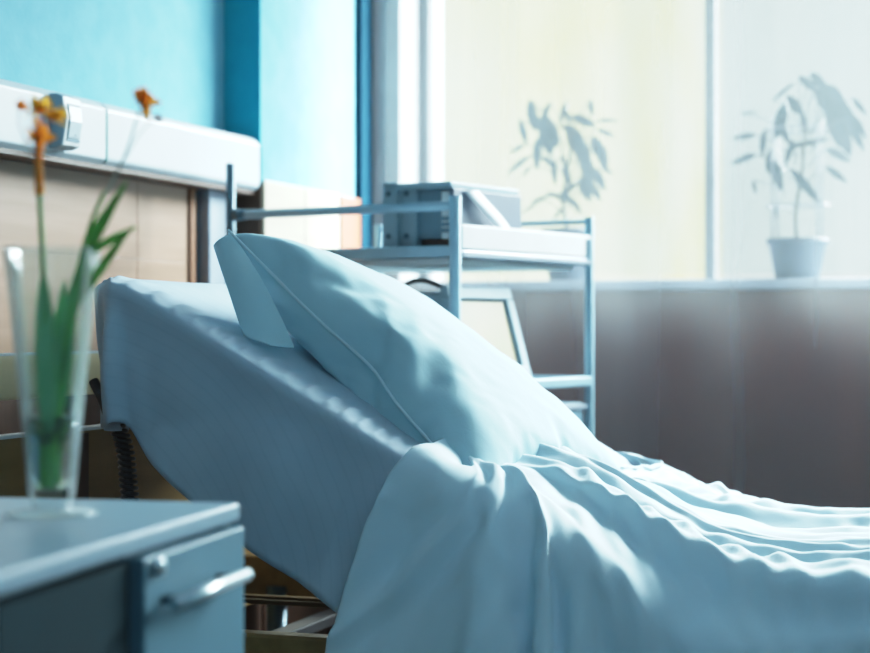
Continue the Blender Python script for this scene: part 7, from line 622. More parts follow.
0,0,0,0,0,0,0,0,0,0,0,-1,1,0,-1,1,-1,1,-1,1,0,-1,-2,1,32,-3,-1,0,-3,8,-1,-1,2,0,0,-1,1,-1,1,0,0,0,0,0,0,0,-1,1,0,0,-1,0,1,-1,0,1,0,0,-1,1,0,-1,1,-1,1,30,3,-1,-1,2,-1,1,0,0,0,0,0,-1,1,-1,0,0,1,0,0,0,-1,1,0,0,0,0,0,-1,1,
-1,0,1,0,0,0,0,-1,1,-5,0,32,-1,2,-1,0,1,0,0,-1,0,0,0,1,0,0,0,0,-1,0,1,-1,1,0,0,-1,0,1,-1,1,-1,1,-1,1,0,0,-1,0,1,-2,1,-2,31,2,-4,4,0,-4,3,0,1,0,-1,0,0,0,0,0,1,0,0,-1,1,0,0,-1,1,0,-1,1,-1,1,-1,0,0,1,0,0,0,0,-1,0,1,33,-3,2,
0,-2,3,0,0,0,-1,0,1,-2,1,0,1,-1,0,1,0,0,0,-1,1,0,-1,1,-1,1,-1,0,1,-1,0,1,0,-2,1,0,1,-2,33,0,0,-1,0,0,-2,1,1,-2,2,-1,2,-1,1,-1,0,1,-1,-4,2,1,0,1,0,1,-2,1,0,0,0,0,0,0,0,1,-1,-3,0,3,0,32,-5,5,-2,2,0,0,1,-3,3,-1,0,0,1,-1,0,
0,-1,0,-2,0,1,2,0,0,-1,2,-1,-1,1,0,0,0,1,0,-1,1,0,-1,1,0,24,8,0,1,0,-1,1,-1,1,-1,-1,1,-1,0,-1,1,0,-1,-1,3,-8,3,1,1,1,2,0,0,0,-1,1,0,0,0,0,1,0,-1,0,-1,-2,31,1,-2,3,-1,1,-1,-1,-1,0,1,0,1,-1,1,-2,0,0,-1,0,3,-11,-6,6,5,2,2,
1,1,0,-1,0,1,0,0,-1,1,1,0,-3,0,32,1,-1,-1,1,1,-2,-1,1,0,-1,-3,1,1,-1,2,-2,1,-1,2,0,2,-1,-16,4,6,2,-1,-1,5,0,1,1,-1,1,0,0,1,-1,0,-1,32,-1,2,-1,1,-2,-1,1,-1,-2,-3,5,-1,-1,1,-1,1,-2,2,-1,0,0,-1,4,-16,4,6,-1,4,-2,3,-2,2,2,
-1,3,-1,-1,2,-2,1,32,0,0,0,0,-3,1,-1,-1,-4,6,-3,-2,-1,-2,-5,-5,-5,9,5,2,3,3,-3,5,-17,9,4,-2,1,0,3,-1,-2,5,-1,3,0,-1,0,0,32,0,0,1,-4,0,-1,-6,3,4,-5,-4,-8,3,-2,-7,1,14,-10,5,4,2,3,5,-1,-6,-2,4,0,-1,-2,-5,6,4,-1,3,0,4,-1,0,
-1,31,1,0,-4,-2,-1,-3,3,-5,-5,-11,7,9,-5,-2,-4,10,0,4,-10,-6,-5,-7,-7,26,17,-10,-8,-13,9,8,8,-5,-4,4,-3,9,1,6,0,-1,32,0,-7,-3,-3,-2,-6,3,-1,0,6,-15,6,0,3,2,-10,3,-11,-13,-3,8,-3,28,-8,0,-9,9,7,-15,2,11,4,6,-2,0,0,3,3,7,
0,32,-10,-4,-4,-2,-3,3,-7,-5,-9,15,11,-7,0,-1,8,-1,-15,-12,12,4,-21,27,-2,-7,0,6,-6,-3,17,0,-8,0,2,1,6,-2,1,2,3,11,-600,30,30,31,30,30,29,29,31,26,31,30,31,29,30,31,30,31,28,31,31,26,30,30,31,31,30,30,25,30,30,30,31,31,
31,26,30,29,31,30,30,16,-18,1,0,0,1,1,-1,0,3,-3,-2,-1,2,1,0,0,0,2,0,-1,3,-2,-2,0,-4,1,1,6,-1,0,0,-2,-1,-1,5,0,-1,0,0,-12,16,-5,-14,0,1,0,0,3,-1,-2,1,0,1,0,0,-1,0,0,1,0,1,1,2,-4,-1,3,0,-2,0,1,1,1,1,-1,0,0,-2,3,-1,-10,-3,
17,-4,-5,-11,0,0,1,0,0,0,2,3,-3,0,-1,1,1,0,-2,0,0,-2,1,6,0,-3,-1,1,0,1,0,0,1,1,-1,-1,1,0,-11,-1,0,18,0,-7,-11,-2,0,-1,0,0,4,-3,0,2,0,1,-1,-1,0,2,-2,-2,3,0,-1,-1,2,1,1,0,0,0,-1,0,1,2,-3,1,-6,-11,2,3,18,1,5,-18,-7,-2,1,-1,
0,0,3,0,1,-1,-1,1,1,-3,-2,2,2,0,-1,2,2,0,-1,0,-1,0,0,1,0,0,-4,4,-2,-5,8,-18,5,19,6,-19,0,-2,-5,-1,1,1,-1,-1,0,0,1,1,0,-2,3,1,-1,-2,0,1,0,0,2,1,-1,0,0,0,0,0,-3,4,-3,-2,-8,8,13,-23,19,-28,16,-1,-3,1,-5,0,-1,1,1,-1,0,0,0,0,
1,0,1,1,-1,0,0,0,0,0,-1,1,1,-1,0,0,-2,3,-2,-1,-2,5,-9,5,-19,-22,13,-4,19,0,4,-5,-6,1,-1,0,1,-1,0,0,0,1,0,-1,0,2,0,-1,0,0,0,1,0,0,0,0,-1,2,-2,-1,-1,-1,3,3,-5,15,-2,13,-4,13,-12,-11,9,-5,-2,1,-1,0,1,0,-1,0,0,0,0,0,1,0,1,0,
0,0,-1,0,0,1,-1,1,-1,0,-1,-4,2,0,-2,-2,8,-3,-1,10,-6,18,-18,-5,6,-1,-1,1,0,-1,0,1,0,0,0,1,0,-1,0,0,0,0,0,1,0,0,-1,1,0,-1,-3,-1,5,-5,-4,-6,6,8,4,2,10,-10,-3,-1,-2,3,-3,1,-1,-1,1,0,0,0,0,0,0,0,1,0,0,0,0,-1,0,0,0,1,-1,-1,1,
1,-1,-13,1,4,0,-10,11,5,6,-14,10,-19,15,-2,-2,2,-2,1,0,0,0,0,0,0,0,0,0,0,0,0,0,0,1,-1,0,0,0,0,1,-4,2,-12,6,-10,5,-5,13,-3,5,-10,1,-7,9,11,-6,1,2,-5,-2,1,0,0,0,0,0,0,0,0,0,0,0,0,0,0,1,0,-1,0,1,-1,1,-14,7,-5,15,-16,18,-17,
3,8,-2,3,-7,-2,-6,11,2,-6,3,-3,-1,0,0,0,0,0,0,0,0,0,0,0,0,0,0,0,0,1,0,-1,0,-9,7,-4,12,-2,8,-6,6,-22,9,1,-7,0,-1,-2,5,-6,7,-5,2,-3,0,0,0,0,0,0,0,0,0,0,0,0,0,0,0,0,0,0,0,-1,4,-7,12,-3,-6,0,-2,-4,-16,8,-5,1,2,-4,-2,-4,2,-2,
8,-5,1,0,0,0,0,0,0,0,0,0,0,0,0,0,0,0,0,0,0,-3,0,4,9,-8,-7,-14,5,6,2,19,23,-8,2,3,-10,-6,3,1,-11,-1,8,-4,0,0,0,0,0,0,0,0,0,0,0,0,0,0,0,0,0,0,0,-7,1,4,-10,3,4,-15,5,-7,21,6,9,6,-19,8,-5,1,-13,6,1,-4,4,0,0,0,0,0,0,0,0,0,0,
0,0,0,0,0,0,0,0,-4,7,-2,-5,-2,-4,-1,22,-26,24,-12,11,10,-23,12,12,-17,-18,8,4,-1,4,-1,-1,0,0,0,0,0,0,0,0,0,0,0,0,0,0,0,0,0,5,-5,-7,3,2,-8,22,-1,16,-20,-15,11,-5,-3,9,-22,27,-20,2,0,0,-1,4,-2,0,0,0,0,0,0,0,0,0,0,0,0,0,0,
0,0,0,1,-5,8,-8,-3,20,-2,-5,-2,-30,10,11,-6,-2,-16,2,-10,17,3,3,-1,-2,-1,2,0,0,0,0,0,0,0,0,0,0,0,0,0,0,0,0,0,1,5,-5,-8,20,-1,-4,-9,6,3,-33,-18,7,21,-2,-7,-10,11,-2,-2,0,2,0,1,-1,0,0,0,0,0,0,0,0,0,0,0,0,0,0,0,0,1,2,-6,17,
-2,-3,-2,3,-6,-1,3,-24,0,7,14,8,-8,10,-3,-2,-2,1,-1,-1,1,0,0,0,0,0,0,0,1,0,-1,0,0,0,0,0,0,0,3,10,-7,1,-4,1,0,-1,3,7,-15,-1,-6,2,14,3,-2,8,1,-3,-3,2,1,0,-1,0,0,0,0,1,0,-1,0,1,0,-1,0,0,0,0,0,-2,4,5,-3,3,-3,0,1,7,0,-7,-8,
-1,-3,-2,18,-1,-2,2,6,-2,0,0,0,0,1,0,0,0,-2,1,0,0,0,0,1,-1,0,0,0,0,2,-1,2,1,0,-3,-4,4,-7,3,-14,7,-2,-2,4,8,-2,-1,-1,-1,4,0,0,0,1,-1,0,0,0,1,-1,0,0,0,-1,0,1,0,0,0,-1,2,0,0,2,1,-4,7,-6,17,-1,-10,-1,9,-5,4,5,-3,1,1,-1,1,-1,
0,0,0,0,0,0,0,0,0,0,0,0,0,0,0,0,0,-1,1,-1,2,0,2,1,3,-5,-12,17,6,-9,5,-12,11,8,5,-7,1,-3,2,-1,1,0,-1,0,0,0,0,0,0,0,0,0,-1,1,0,0,0,-1,1,0,0,0,2,-1,1,-7,4,12,-4,-8,-5,-8,4,10,5,-12,7,-3,1,1,1,-1,0,1,0,0,-1,0,0,0,0,0,-1,1,0,
0,0,0,0,0,-1,1,-1,1,1,1,7,-13,1,6,7,-1,8,-11,7,-13,9,6,-1,-4,1,-1,1,0,-1,0,0,1,0,-1,-1,0,0,1,0,0,0,-1,0,1,-1,1,-1,1,-1,2,0,6,8,0,-11,5,4,-21,12,-7,7,6,-6,-1,7,-1,1,0,-1,1,0,0,0,-1,1,-1,0,-1,0,0,0,0,1,0,-1,1,-1,1,0,1,-1,
1,2,3,1,-13,2,-22,13,17,-12,0,-4,3,5,0,1,0,-1,1,0,0,0,0,1,0,1,-3,0,0,0,0,0,-1,0,1,-1,1,-1,0,0,1,0,2,3,2,2,6,-11,4,-7,12,5,-5,2,1,1,-1,0,0,0,0,0,0,0,0,0,0,3,-2,-1,-1,-1,-1,1,0,0,0,0,1,0,0,0,-2,4,-1,6,8,-1,-9,10,-6,7,-8,4,
3,0,0,0,0,1,-1,0,0,0,0,0,0,1,0,2,0,-2,-2,-1,-1,0,0,1,-1,0,1,0,0,3,-4,8,-2,0,5,-9,-3,6,-4,5,6,0,0,0,1,0,-1,1,-1,0,0,0,0,0,0,-1,1,-1,2,2,-3,-3,0,0,-1,1,0,0,1,-1,2,3,-4,6,8,-3,-8,1,8,-5,4,1,1,0,0,0,-1,1,-1,1,0,0,-1,-1,-1,0,
1,0,1,-1,1,3,-6,-1,0,1,0,0,0,-1,2,-1,3,3,-2,6,1,-9,5,-6,8,4,0,0,1,-1,0,1,0,-1,0,0,-3,0,0,2,-2,0,0,1,2,0,-5,1,0,0,0,0,-1,-1,1,0,1,-1,5,-3,6,4,-8,-3,7,7,0,0,0,0,1,-1,-3,0,2,0,0,-2,0,0,-1,2,-1,0,-1,-1,-12,6,9,0,-2,-2,-1,1,
1,-1,0,0,0,0,10,-2,4,-9,4,8,0,0,1,-2,0,0,0,2,-2,-1,0,0,1,1,-1,-1,-4,1,-1,0,-6,7,0,0,0,2,2,-1,-4,-1,1,0,0,0,-1,0,9,3,-8,12,0,-1,-1,0,1,-1,-1,-3,0,2,1,0,0,3,-1,2,-8,4,0,-4,-4,2,3,0,0,1,-1,-3,0,3,0,0,-1,0,0,0,0,-1,13,4,1,0,
0,1,1,0,1,0,3,-2,-1,0,1,0,0,0,0,1,1,0,-5,0,-1,-1,-1,-3,-4,5,-1,1,-1,0,0,1,-1,-2,-1,0,0,0,-1,-31,-2,0,0,-2,1,0,0,-1,6,-5,2,-2,0,0,2,0,-1,0,0,5,-4,-1,1,-2,1,4,-5,3,-1,5,-4,-3,0,0,7,-4,0,4,27,-2,-2,-23,-2,-2,0,0,-2,1,2,-2,
1,-2,1,-1,3,-3,0,0,0,0,1,3,-3,-1,1,6,-4,-2,-1,1,0,8,-1,-4,5,-8,5,6,19,2,-2,-2,-2,-20,-1,-1,-3,1,-1,0,-2,6,-5,2,-1,-3,2,2,5,-2,2,-7,-1,3,8,-6,-2,2,3,-3,0,-2,-2,8,-2,-4,13,-3,18,0,2,-2,0,-3,-6,-8,2,-5,-5,-2,-3,3,-4,3,-2,3,
6,-5,-1,-3,6,-6,2,4,8,-12,2,-2,1,0,3,3,-3,-2,-3,6,15,-13,21,6,-2,-3,-2,1,2,-2,-11,-10,6,-3,-4,-6,-3,2,4,4,-3,-5,7,8,-11,-7,2,4,3,-6,5,0,7,-3,-2,-1,-2,2,2,3,13,-16,15,6,-3,9,-5,-3,3,-1,0,-2,-8,-8,3,5,-2,-7,0,-3,-4,3,1,5,
-9,13,-6,-4,-2,-5,1,0,6,-2,10,-4,4,-2,1,2,9,-15,14,5,4,-7,-3,9,-3,3,-2,1,-3,0,-8,2,-6,6,0,-4,-2,-1,2,-6,-7,2,-3,12,-4,2,1,1,-1,1,2,-9,6,-1,4,2,6,-11,12,2,2,-3,7,-3,-5,5,-6,0,0,0,8,-7,-15,6,-6,4,0,-1,-2,-5,3,2,2,-8,-6,8,
7,-3,-4,4,-3,-4,9,-1,2,-1,5,-8,7,3,2,1,-1,-2,3,5,0,1,0,7,-4,-15,13,-5,-10,6,-4,2,1,-2,-1,-2,2,-8,5,0,2,-5,6,-2,-2,4,3,-5,4,-2,3,-5,5,3,1,5,-2,-1,2,1,0,-1,0,2,-5,9,-6,-9,6,-2,-6,6,-3,0,3,-2,2,-10,4,5,-3,3,-4,-4,7,-1,1,-3,
3,0,0,-2,3,1,5,2,-7,6,3,3,-5,-1,1,-1,5,-3,-4,0,-1,4,-5,1,-8,3,0,-1,4,-4,4,-4,-3,4,-2,5,-1,-3,2,1,-1,1,-3,4,-1,3,-2,-1,0,13,-2,-2,-1,7,-8,0,4,-6,3,-5,3,-2,-3,2,-3,3,-3,1,2,-4,4,-2,1,0,2,-3,-2,3,0,1,-2,1,-4,4,-4,5,-7,10,
-3,12,-4,7,-6,1,-9,4,1,-4,0,-3,1,10,-5,3,5,-12,-2,2,-2,-2,4,-2,1,2,-1,-2,2,0,-2,2,-2,1,-2,3,-3,1,-4,4,-1,14,-5,3,-12,11,-9,9,-3,0,-1,1,-1,-1,-6,9,9,-10,6,-10,1,-3,1,0,2,-2,0,3,-2,1,-1,1,-1,0,0,-1,-2,0,0,1,0,11,-5,2,-12,
3,-3,5,-1,9,-1,2,-2,0,-1,-1,11,-16,14,-8,6,-12,4,1,-3,1,3,-1,-2,3,-1,0,0,0,-2,-2,5,-3,1,-2,0,6,-4,4,-11,4,5,0,1,1,-3,0,-2,1,0,0,-2,-8,3,-7,20,-9,1,3,-5,5,-3,0,2,-3,3,-2,2,-1,-3,3,-1,-1,0,-2,-1,12,-3,-6,-6,9,7,5,-5,-5,-1,
2,-1,2,-1,1,1,-2,6,1,-11,-10,17,-5,-4,3,-3,4,-1,0,3,-3,2,-2,-1,4,-2,0,-3,5,-3,2,-2,12,0,-6,5,-2,0,9,-11,2,-11,1,-2,3,1,-1,-2,3,-11,4,7,-12,7,3,-3,3,-3,1,0,-1,0,0,0,2,-2,-1,3,-2,-3,6,-3,5,-9,2,7,1,2,0,-19,17,-16,10,0,2,
-1,-2,4,4,-21,6,5,-3,12,-4,-6,4,-3,0,4,-3,2,-1,1,1,-2,0,3,-5,2,2,-5,3,-6,7,7,-4,-1,4,-22,2,-1,10,1,0,-1,1,2,-3,0,-2,2,2,-2,-6,12,-5,0,1,1,-3,2,-1,1,-1,-1,1,0,-2,3,0,-2,2,0,-3,5,-8,8,1,-19,6,8,1,-6,-3,-1,0,2,-1,0,-4,1,3,
5,-3,-3,-4,6,0,1,-1,0,0,-1,0,0,1,-2,2,1,-1,0,0,1,0,-4,-5,7,4,-17,4,5,7,-4,5,-7,-1,0,-5,1,2,1,6,-2,-4,1,2,0,5,-2,-5,3,-1,0,2,-1,-1,0,3,-2,-1,1,0,0,1,-1,-1,-4,3,-15,4,5,4,-3,4,0,2,-3,0,3,-2,-2,2,14,-4,-3,-3,3,-3,-2,1,4,-3,
0,0,-3,1,2,-1,-1,3,0,0,1,0,-1,4,-6,-5,-9,10,0,3,-1,1,0,0,6,0,1,-3,1,0,-1,-4,14,0,-5,-4,4,0,2,-2,0,0,0,0,0,-1,0,1,-2,2,3,-2,0,3,-5,4,4,-9,-5,3,-2,2,0,0,5,1,1,-1,0,-1,0,-1,-2,-5,4,11,-5,5,-2,0,-1,1,-1,0,2,-4,2,0,1,0,0,-2,
4,0,-3,6,-3,-6,4,-3,-1,-1,3,2,-3,-3,-1,0,1,0,0,1,3,-4,-1,-1,-3,9,-1,4,-4,2,-2,0,-1,-2,4,-2,0,0,1,1,-1,-1,4,0,-4,7,-5,-1,-1,-3,0,2,-5,4,4,1,1,-2,2,0,2,4,-3,0,3,-2,3,-3,-2,2,-1,1,1,-3,3,-4,2,0,-1,0,1,2,0,-1,2,2,-4,2,-2,1,
-4,-1,-3,5,2,-4,2,0,2,-2,2,4,5,-4,2,-7,4,-1,5,-4,0,0,1,-4,4,-5,3,-5,4,1,1,0,0,0,0,1,-1,1,3,-4,-5,2,-1,4,-4,-3,3,-2,1,-1,0,4,7,-9,5,-5,2,2,5,-6,6,-3,1,-4,2,-2,-2,-1,5,-3,1,0,0,2,0,0,-1,2,0,-4,5,-3,-2,-2,-3,6,1,-5,2,0,1,1,
7,-11,5,9,-2,-5,9,-8,3,-4,2,-1,1,0,-1,2,9,-4,-2,0,-3,-1,-2,3,-1,1,-1,2,0,-3,2,-2,-2,-5,-2,-2,7,0,1,1,0,-7,4,10,-10,-1,16,-9,4,0,0,0,-1,1,1,0,2,4,-1,-1,-4,0,-2,1,-3,3,0,-1,-1,2,-1,-2,0,-1,-2,-2,0,0,0,2,-2,7,-5,1,-8,4,9,
-2,3,2,-1,0,0,3,-1,-1,3,2,-9,16,-3,-2,-3,-2,-3,0,-2,0,2,-2,-1,1,0,-1,0,-2,-3,-1,0,-1,2,0,-5,6,6,-5,3,3,2,2,-4,-1,2,1,-2,3,1,1,0,3,-11,18,4,-3,-5,-4,-3,-1,-3,0,1,-1,-1,0,-1,2,-6,1,-4,-1,1,1,3,-2,7,-9,4,7,3,-3,-1,3,6,-3,
-1,3,-4,4,-3,3,-5,2,-9,6,17,-2,-5,-4,1,2,-7,-1,-1,-2,0,-1,-4,6,-10,1,1,-2,1,-2,3,-5,4,10,3,-2,2,3,5,-7,2,0,-2,3,-3,3,-3,3,-1,0,2,-6,16,-2,-6,2,-6,2,-2,2,-4,-5,3,-6,-4,5,-6,-3,2,0,1,6,-4,6,6,-2,2,3,5,-8,3,3,2,1,4,3,2,-4,
-4,-2,-2,-5,4,-10,19,-5,-6,4,-1,-2,-3,1,4,-10,3,-9,-3,3,-3,-1,1,3,-5,7,10,-1,4,6,-4,-6,7,4,4,-1,1,3,-1,-6,5,-3,-1,-3,-3,-8,3,8,1,-3,-1,1,3,3,-4,-6,3,-6,1,-11,3,-6,-1,0,-2,6,14,1,3,2,-2,4,4,3,-2,-4,3,1,0,-4,0,-2,6,1,1,0,
-2,-4,-17,16,4,3,-1,-4,-6,4,3,-3,2,-8,-2,-18,2,-1,1,2,18,3,3,1,3,-2,2,-1,-3,6,-2,0,-1,0,2,0,1,-5,-1,4,-2,-1,4,1,0,0,-2,2,0,-3,-1,-3,1,0,0,-2,-4,-18,-3,0,28,2,2,1,2,-3,3,0,-1,1,-4,3,0,1,-5,1,4,-2,2,-1,-2,0,1,2,0,-1,1,0,
-5,1,4,0,-1,-1,-3,2,-1,-1,-3,-26,])
C00=(-1.299,2.72,.162);C10=(-.835,2.64,-.265);C01=(-1.21,3.30,.055);C11=(-.725,3.20,-.285)
def pmap(s,t,h):
    V=Vector
    a,b,c,d=V(C00),V(C10),V(C01),V(C11)
    p=a*(1-s)*(1-t)+b*s*(1-t)+c*(1-s)*t+d*s*t
    u=((b-a)*(1-t)+(d-c)*t);w=((c-a)*(1-s)+(d-b)*s)
    n=u.cross(w).normalized()
    if n.z<0:n=-n
    return p+n*h
PSX, PSY, PH = .615, .590, .62
FOLD, PUCK = .024, .010
SKY, SKYL, FILL = 2.0, 11500, 24


# ------------------------------------------------------------------ room shell
FL = -E; CE = 1.75; XW = -2.0; XJ = -1.90; YJ = 4.19; YWIN = 4.95
# left wall: blue paint; lower part clad in wood panels
struct('wall_left', MB().box((XW - .15, -1.6, FL), (XW, YJ + .02, CE)), 'wall_blue')
struct('wall_left_pier', MB().box((XW - .15, YJ, FL), (XJ, YWIN + .4, CE)), 'pier_blue')
struct('shaded_wall_face', MB().box((XW, YJ - .006, .36), (XJ + .001, YJ + .001, CE)), 'wall_blue_shade')  # blue wall face turned from the window, its shade painted as teal
struct('shaded_panel_face', MB().box((XW, YJ - .008, FL), (XJ + .002, YJ + .001, .36)), 'dark_wood')  # wainscot side in shade; the shade is put into the dark wood colour
# wood panelling under the rail, in separate boards with fine joints
pb = MB(); ys = [-1.55, -.6, .3, 1.2, 2.1, 2.95, 3.70, 3.955]
for a, b in zip(ys, ys[1:]):
    pb.box((XW, a + .001, .156), (XW + .012, b - .001, .36)); pb.box((XW, a + .001, -.06), (XW + .012, b - .001, .1552))
struct('trim_3', pb, 'panel_wood', bevel=.0008)
struct('trim_4', MB().box((XW, 3.957, -.06), (XW + .02, 3.985, .36)), 'brown_edge', bevel=.003)
struct('shaded_wall_face0', MB().box((XW, -1.55, FL + .08), (XW + .014, YJ, -.0605)), 'dark_wood', bevel=.002)  # dark backing behind and under the bed, shade put into its colour
cb = MB()
for a, b in ((YJ, 4.45), (4.452, 4.695)): cb.box((XJ, a, -.30), (XJ + .012, b, .372))
struct('trim_5', cb, 'cream_wood', bevel=.003)
struct('trim_6', MB().box((XJ, 4.698, -.30), (XJ + .016, YWIN - .10, .368)), 'orange_wood', bevel=.002)
struct('gap_shade_strip', MB().box((XJ, YWIN - .10, FL), (XJ + .02, YWIN - .01, CE)), 'gap_shade')  # dark strip painting in the shadowed gap beside the window
# window wall: pier, low brown wall under the sill, lintel
ww = MB(); ww.box((XJ, YWIN, FL), (-1.80, YWIN + .4, CE)); ww.box((2.35, YWIN, FL), (2.7, YWIN + .4, CE)); ww.box((-1.80, YWIN, 1.45), (2.35, YWIN + .4, CE))
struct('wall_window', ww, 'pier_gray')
struct('wall_window_lower', MB().box((-1.80, YWIN + .02, FL), (2.35, YWIN + .4, .10)), 'lower_wall')
struct('trim_8', MB().box((-1.80, YWIN - .10, .10), (2.35, YWIN + .22, .128)), 'metal_gray', bevel=.006)
wf = MB(); y0, y1 = YWIN + .17, YWIN + .22
for x0, x1 in ((-1.80, -1.77), (-.935, -.905), (-.25, -.22), (.45, .51), (1.35, 1.40), (2.29, 2.35)): wf.box((x0, y0, .128), (x1, y1, 1.45))
wf.box((-1.80, y0, .128), (2.35, y1, .136)); wf.box((-1.80, y0, 1.40), (2.35, y1, 1.45))
struct('shaded_wall_face1', MB().box((XJ, YJ, FL), (XJ + .010, YWIN - .1, -.301)), 'dark_wood')  # low wall darkened the same way, shade put into the wood colour
w1 = struct('window_1', wf, 'frame_gray', bevel=.004)
MB().box((-1.78, YWIN + .193, .15), (2.31, YWIN + .198, 1.42)).build('pane', 'pane', w1)
struct('floor', MB().box((XW - .15, -1.6, FL - .05), (2.7, YWIN + .4, FL)), 'floor')
struct('ceiling', MB().box((XW - .15, -1.6, CE), (2.7, YWIN + .4, CE + .05)), 'ceiling')
struct('wall_right', MB().box((2.6, -1.6, FL), (2.7, YWIN + .4, CE)), 'wall_blue')
struct('wall_back', MB().box((XW - .15, -1.7, FL), (2.7, -1.6, CE)), 'wall_blue')
struct('baseboard_left', MB().box((XW, -1.6, FL), (XW + .018, YJ, FL + .08)), 'dark_wood', bevel=.003)
# outside: ground and a pale neighbouring building
struct('ground', MB().box((-40, 6, -3.3), (40, 60, -3.2)), 'snow')
bl = thing('apartment_building', (-4.6, 12.5, -3.2), 'pale yellow building outside behind the left part of the curtain', 'building')
MB().box((-9.5, 12, -3.2), (-2.78, 16, 7)).build('facade', 'facade', bl)
for x in (-8.2, -6.9): MB().box((x, 11.96, .4), (x + .75, 12.02, 1.6)).build('window', 'facade_dark', bl)

# ------------------------------------------------------------------ bed head rail (medical supply duct)
YE = 4.205
rl = thing('bedhead_rail', (XW + .05, 2.0, .35), 'long white wall rail running above the bed head', 'wall rail')
r_ = .018
def railseg(a, b): 
    m = MB(); prof = [(XW, .345), (XJ - .012, .345), (XJ, .355), (XJ, .462), (XJ - .014, .478), (XW, .478)]
    return m.prism(prof, lambda x, z, y: (x, y, z), a, b)
railseg(-1.0, 3.398).build('rail_cover', 'rail_white', rl, bevel=.003)
railseg(3.402, YE).build('rail_cover', 'rail_white', rl, bevel=.006, seg=3)
MB().box((XJ - .004, 3.3975, .35), (XJ + .0006, 3.4025, .455)).build('joint_gap', plain('green_gap', (.02, .16, .14), .6), rl)
MB().box((XW + .0, -1.0, .335), (XJ - .012, YE - .01, .346)).build('underside_shade', 'dark_wood', rl)  # dark strip paints in the shadow below the rail
# switch box on the rail
sx = XJ; sb = thing('switch_box', (sx, 3.19, .36), 'grey light switch box with white rocker on the white wall rail', 'light switch')
ya, yb = 3.165, 3.232; za, zb = .358, .468
prof = [(0, za), (.018, za), (.030, za + .006), (.036, (za + zb) / 2), (.030, zb - .006), (.018, zb), (0, zb)]
def sec(a, b, off=0): return MB().prism([(x + off, z) for x, z in prof], lambda x, z, y: (sx + x, y, z), a, b)
sec(ya, yb).build('housing', 'metal_blue', sb, bevel=.003)
fp = [(.026, za + .004), (.0315, za + .007), (.0385, (za + zb) / 2), (.0315, zb - .007), (.026, zb - .004)]
MB().prism(fp, lambda x, z, y: (sx + x, y, z), ya + .003, yb + .001).build('faceplate', 'pale_plastic', sb, bevel=.001)
fp = [(.030, za + .020), (.0365, za + .021), (.0415, (za + zb) / 2), (.0375, zb - .024), (.030, zb - .024)]
MB().prism(fp, lambda x, z, y: (sx + x, y, z), ya + .014, yb - .006).build('rocker', 'rail_white', sb, bevel=.0015)
MB().box((sx + .033, ya + .012, zb - .0225), (sx + .0365, yb - .004, zb - .0205)).build('groove', 'metal_dark', sb)
MB().box((sx + .031, ya + .012, za + .015), (sx + .035, yb - .004, za + .0195)).build('groove', 'metal_dark', sb)
MB().lathe([(0, 0), (.0, 0), (.006, .001), (.006, .003), (0, .004)], (sx + .0345, yb - .024, za + .026), 12).build('indicator', 'rail_white', sb)
# upright grey duct on the panel
struct('trim_9', MB().box((XW + .012, 4.01, FL), (XW + .045, 4.105, .345)), 'metal_gray', bevel=.006)

# ------------------------------------------------------------------ bed
YN, YF = 2.60, 3.55
PTS = [(-1.505, .082), (-1.43, .072), (-1.37, .047), (-.60, -.387), (-.50, -.425), (-.38, -.428), (0.0, -.395), (.62, -.40)]
def prof(n=90):
    # Catmull-like smoothing by repeated chaikin
    P=PTS[:]
    for _ in range(3):
        Q=[P[0]]
        for a,b in zip(P,P[1:]):
            Q.append((a[0]*.75+b[0]*.25,a[1]*.75+b[1]*.25));Q.append((a[0]*.25+b[0]*.75,a[1]*.25+b[1]*.75))
        Q.append(P[-1]);P=Q
    L=[0]
    for a,b in zip(P,P[1:]):L.append(L[-1]+math.dist(a,b))
    out=[]
    for i in range(n+1):
        t=L[-1]*i/n
        j=max(k for k in range(len(L)-1) if L[k]<=t+1e-9)
        f=(t-L[j])/(L[j+1]-L[j])
        out.append((P[j][0]*(1-f)+P[j+1][0]*f,P[j][1]*(1-f)+P[j+1][1]*f))
    return out
def mattress_mesh(thick=.13,inset=0.0):
    P=prof()[2:];n=len(P);verts=[];faces=[]
    # cross-section rounded rectangle in (Y, offset along normal)
    r=.035;ya,yb=YN+inset,YF-inset
    cs=[]
    for (cy,cn,a0) in ((yb-r,-r,90),(ya+r,-r,180),(ya+r,-thick+r,180+90),(yb-r,-thick+r,0)):
        pass
    import math as m
    def arc(cy,cn,a0,a1):
        for k in range(5):
            a=m.radians(a0+(a1-a0)*k/4);cs.append((cy+r*m.cos(a),cn+r*m.sin(a)))
    arc(yb-r,-r,0,90)
    # top surface subdivisions
    for k in range(1,24): cs.append((yb-r+(ya+r-(yb-r))*k/24,0))
    arc(ya+r,-r,90,180);arc(ya+r,-thick+r,180,270);arc(yb-r,-thick+r,270,360)
    for i,(x,z) in enumerate(P):
        a=P[max(0,i-1)];b=P[min(n-1,i+1)]
        tx,tz=b[0]-a[0],b[1]-a[1];l=m.hypot(tx,tz);nx,nz=-tz/l,tx/l
        e=0
        if i in(0,n-1): e=.02
        elif i in(1,n-2): e=.006
        for (y,o) in cs:
            yy=y if abs(y-(ya+yb)/2)<.2 else y+(e if y<(ya+yb)/2 else -e)
            oo=o-e*(1 if o>-thick/2 else -1)
            verts.append((x+nx*oo,yy,z+nz*oo))
    m_=len(cs)
    for i in range(n-1):
        for j in range(m_):
            k=(j+1)%m_
            faces.append((i*m_+j,(i+1)*m_+j,(i+1)*m_+k,i*m_+k))
    faces.append(tuple(range(m_)));faces.append(tuple(reversed(range((n-1)*m_,n*m_))))
    return verts,faces

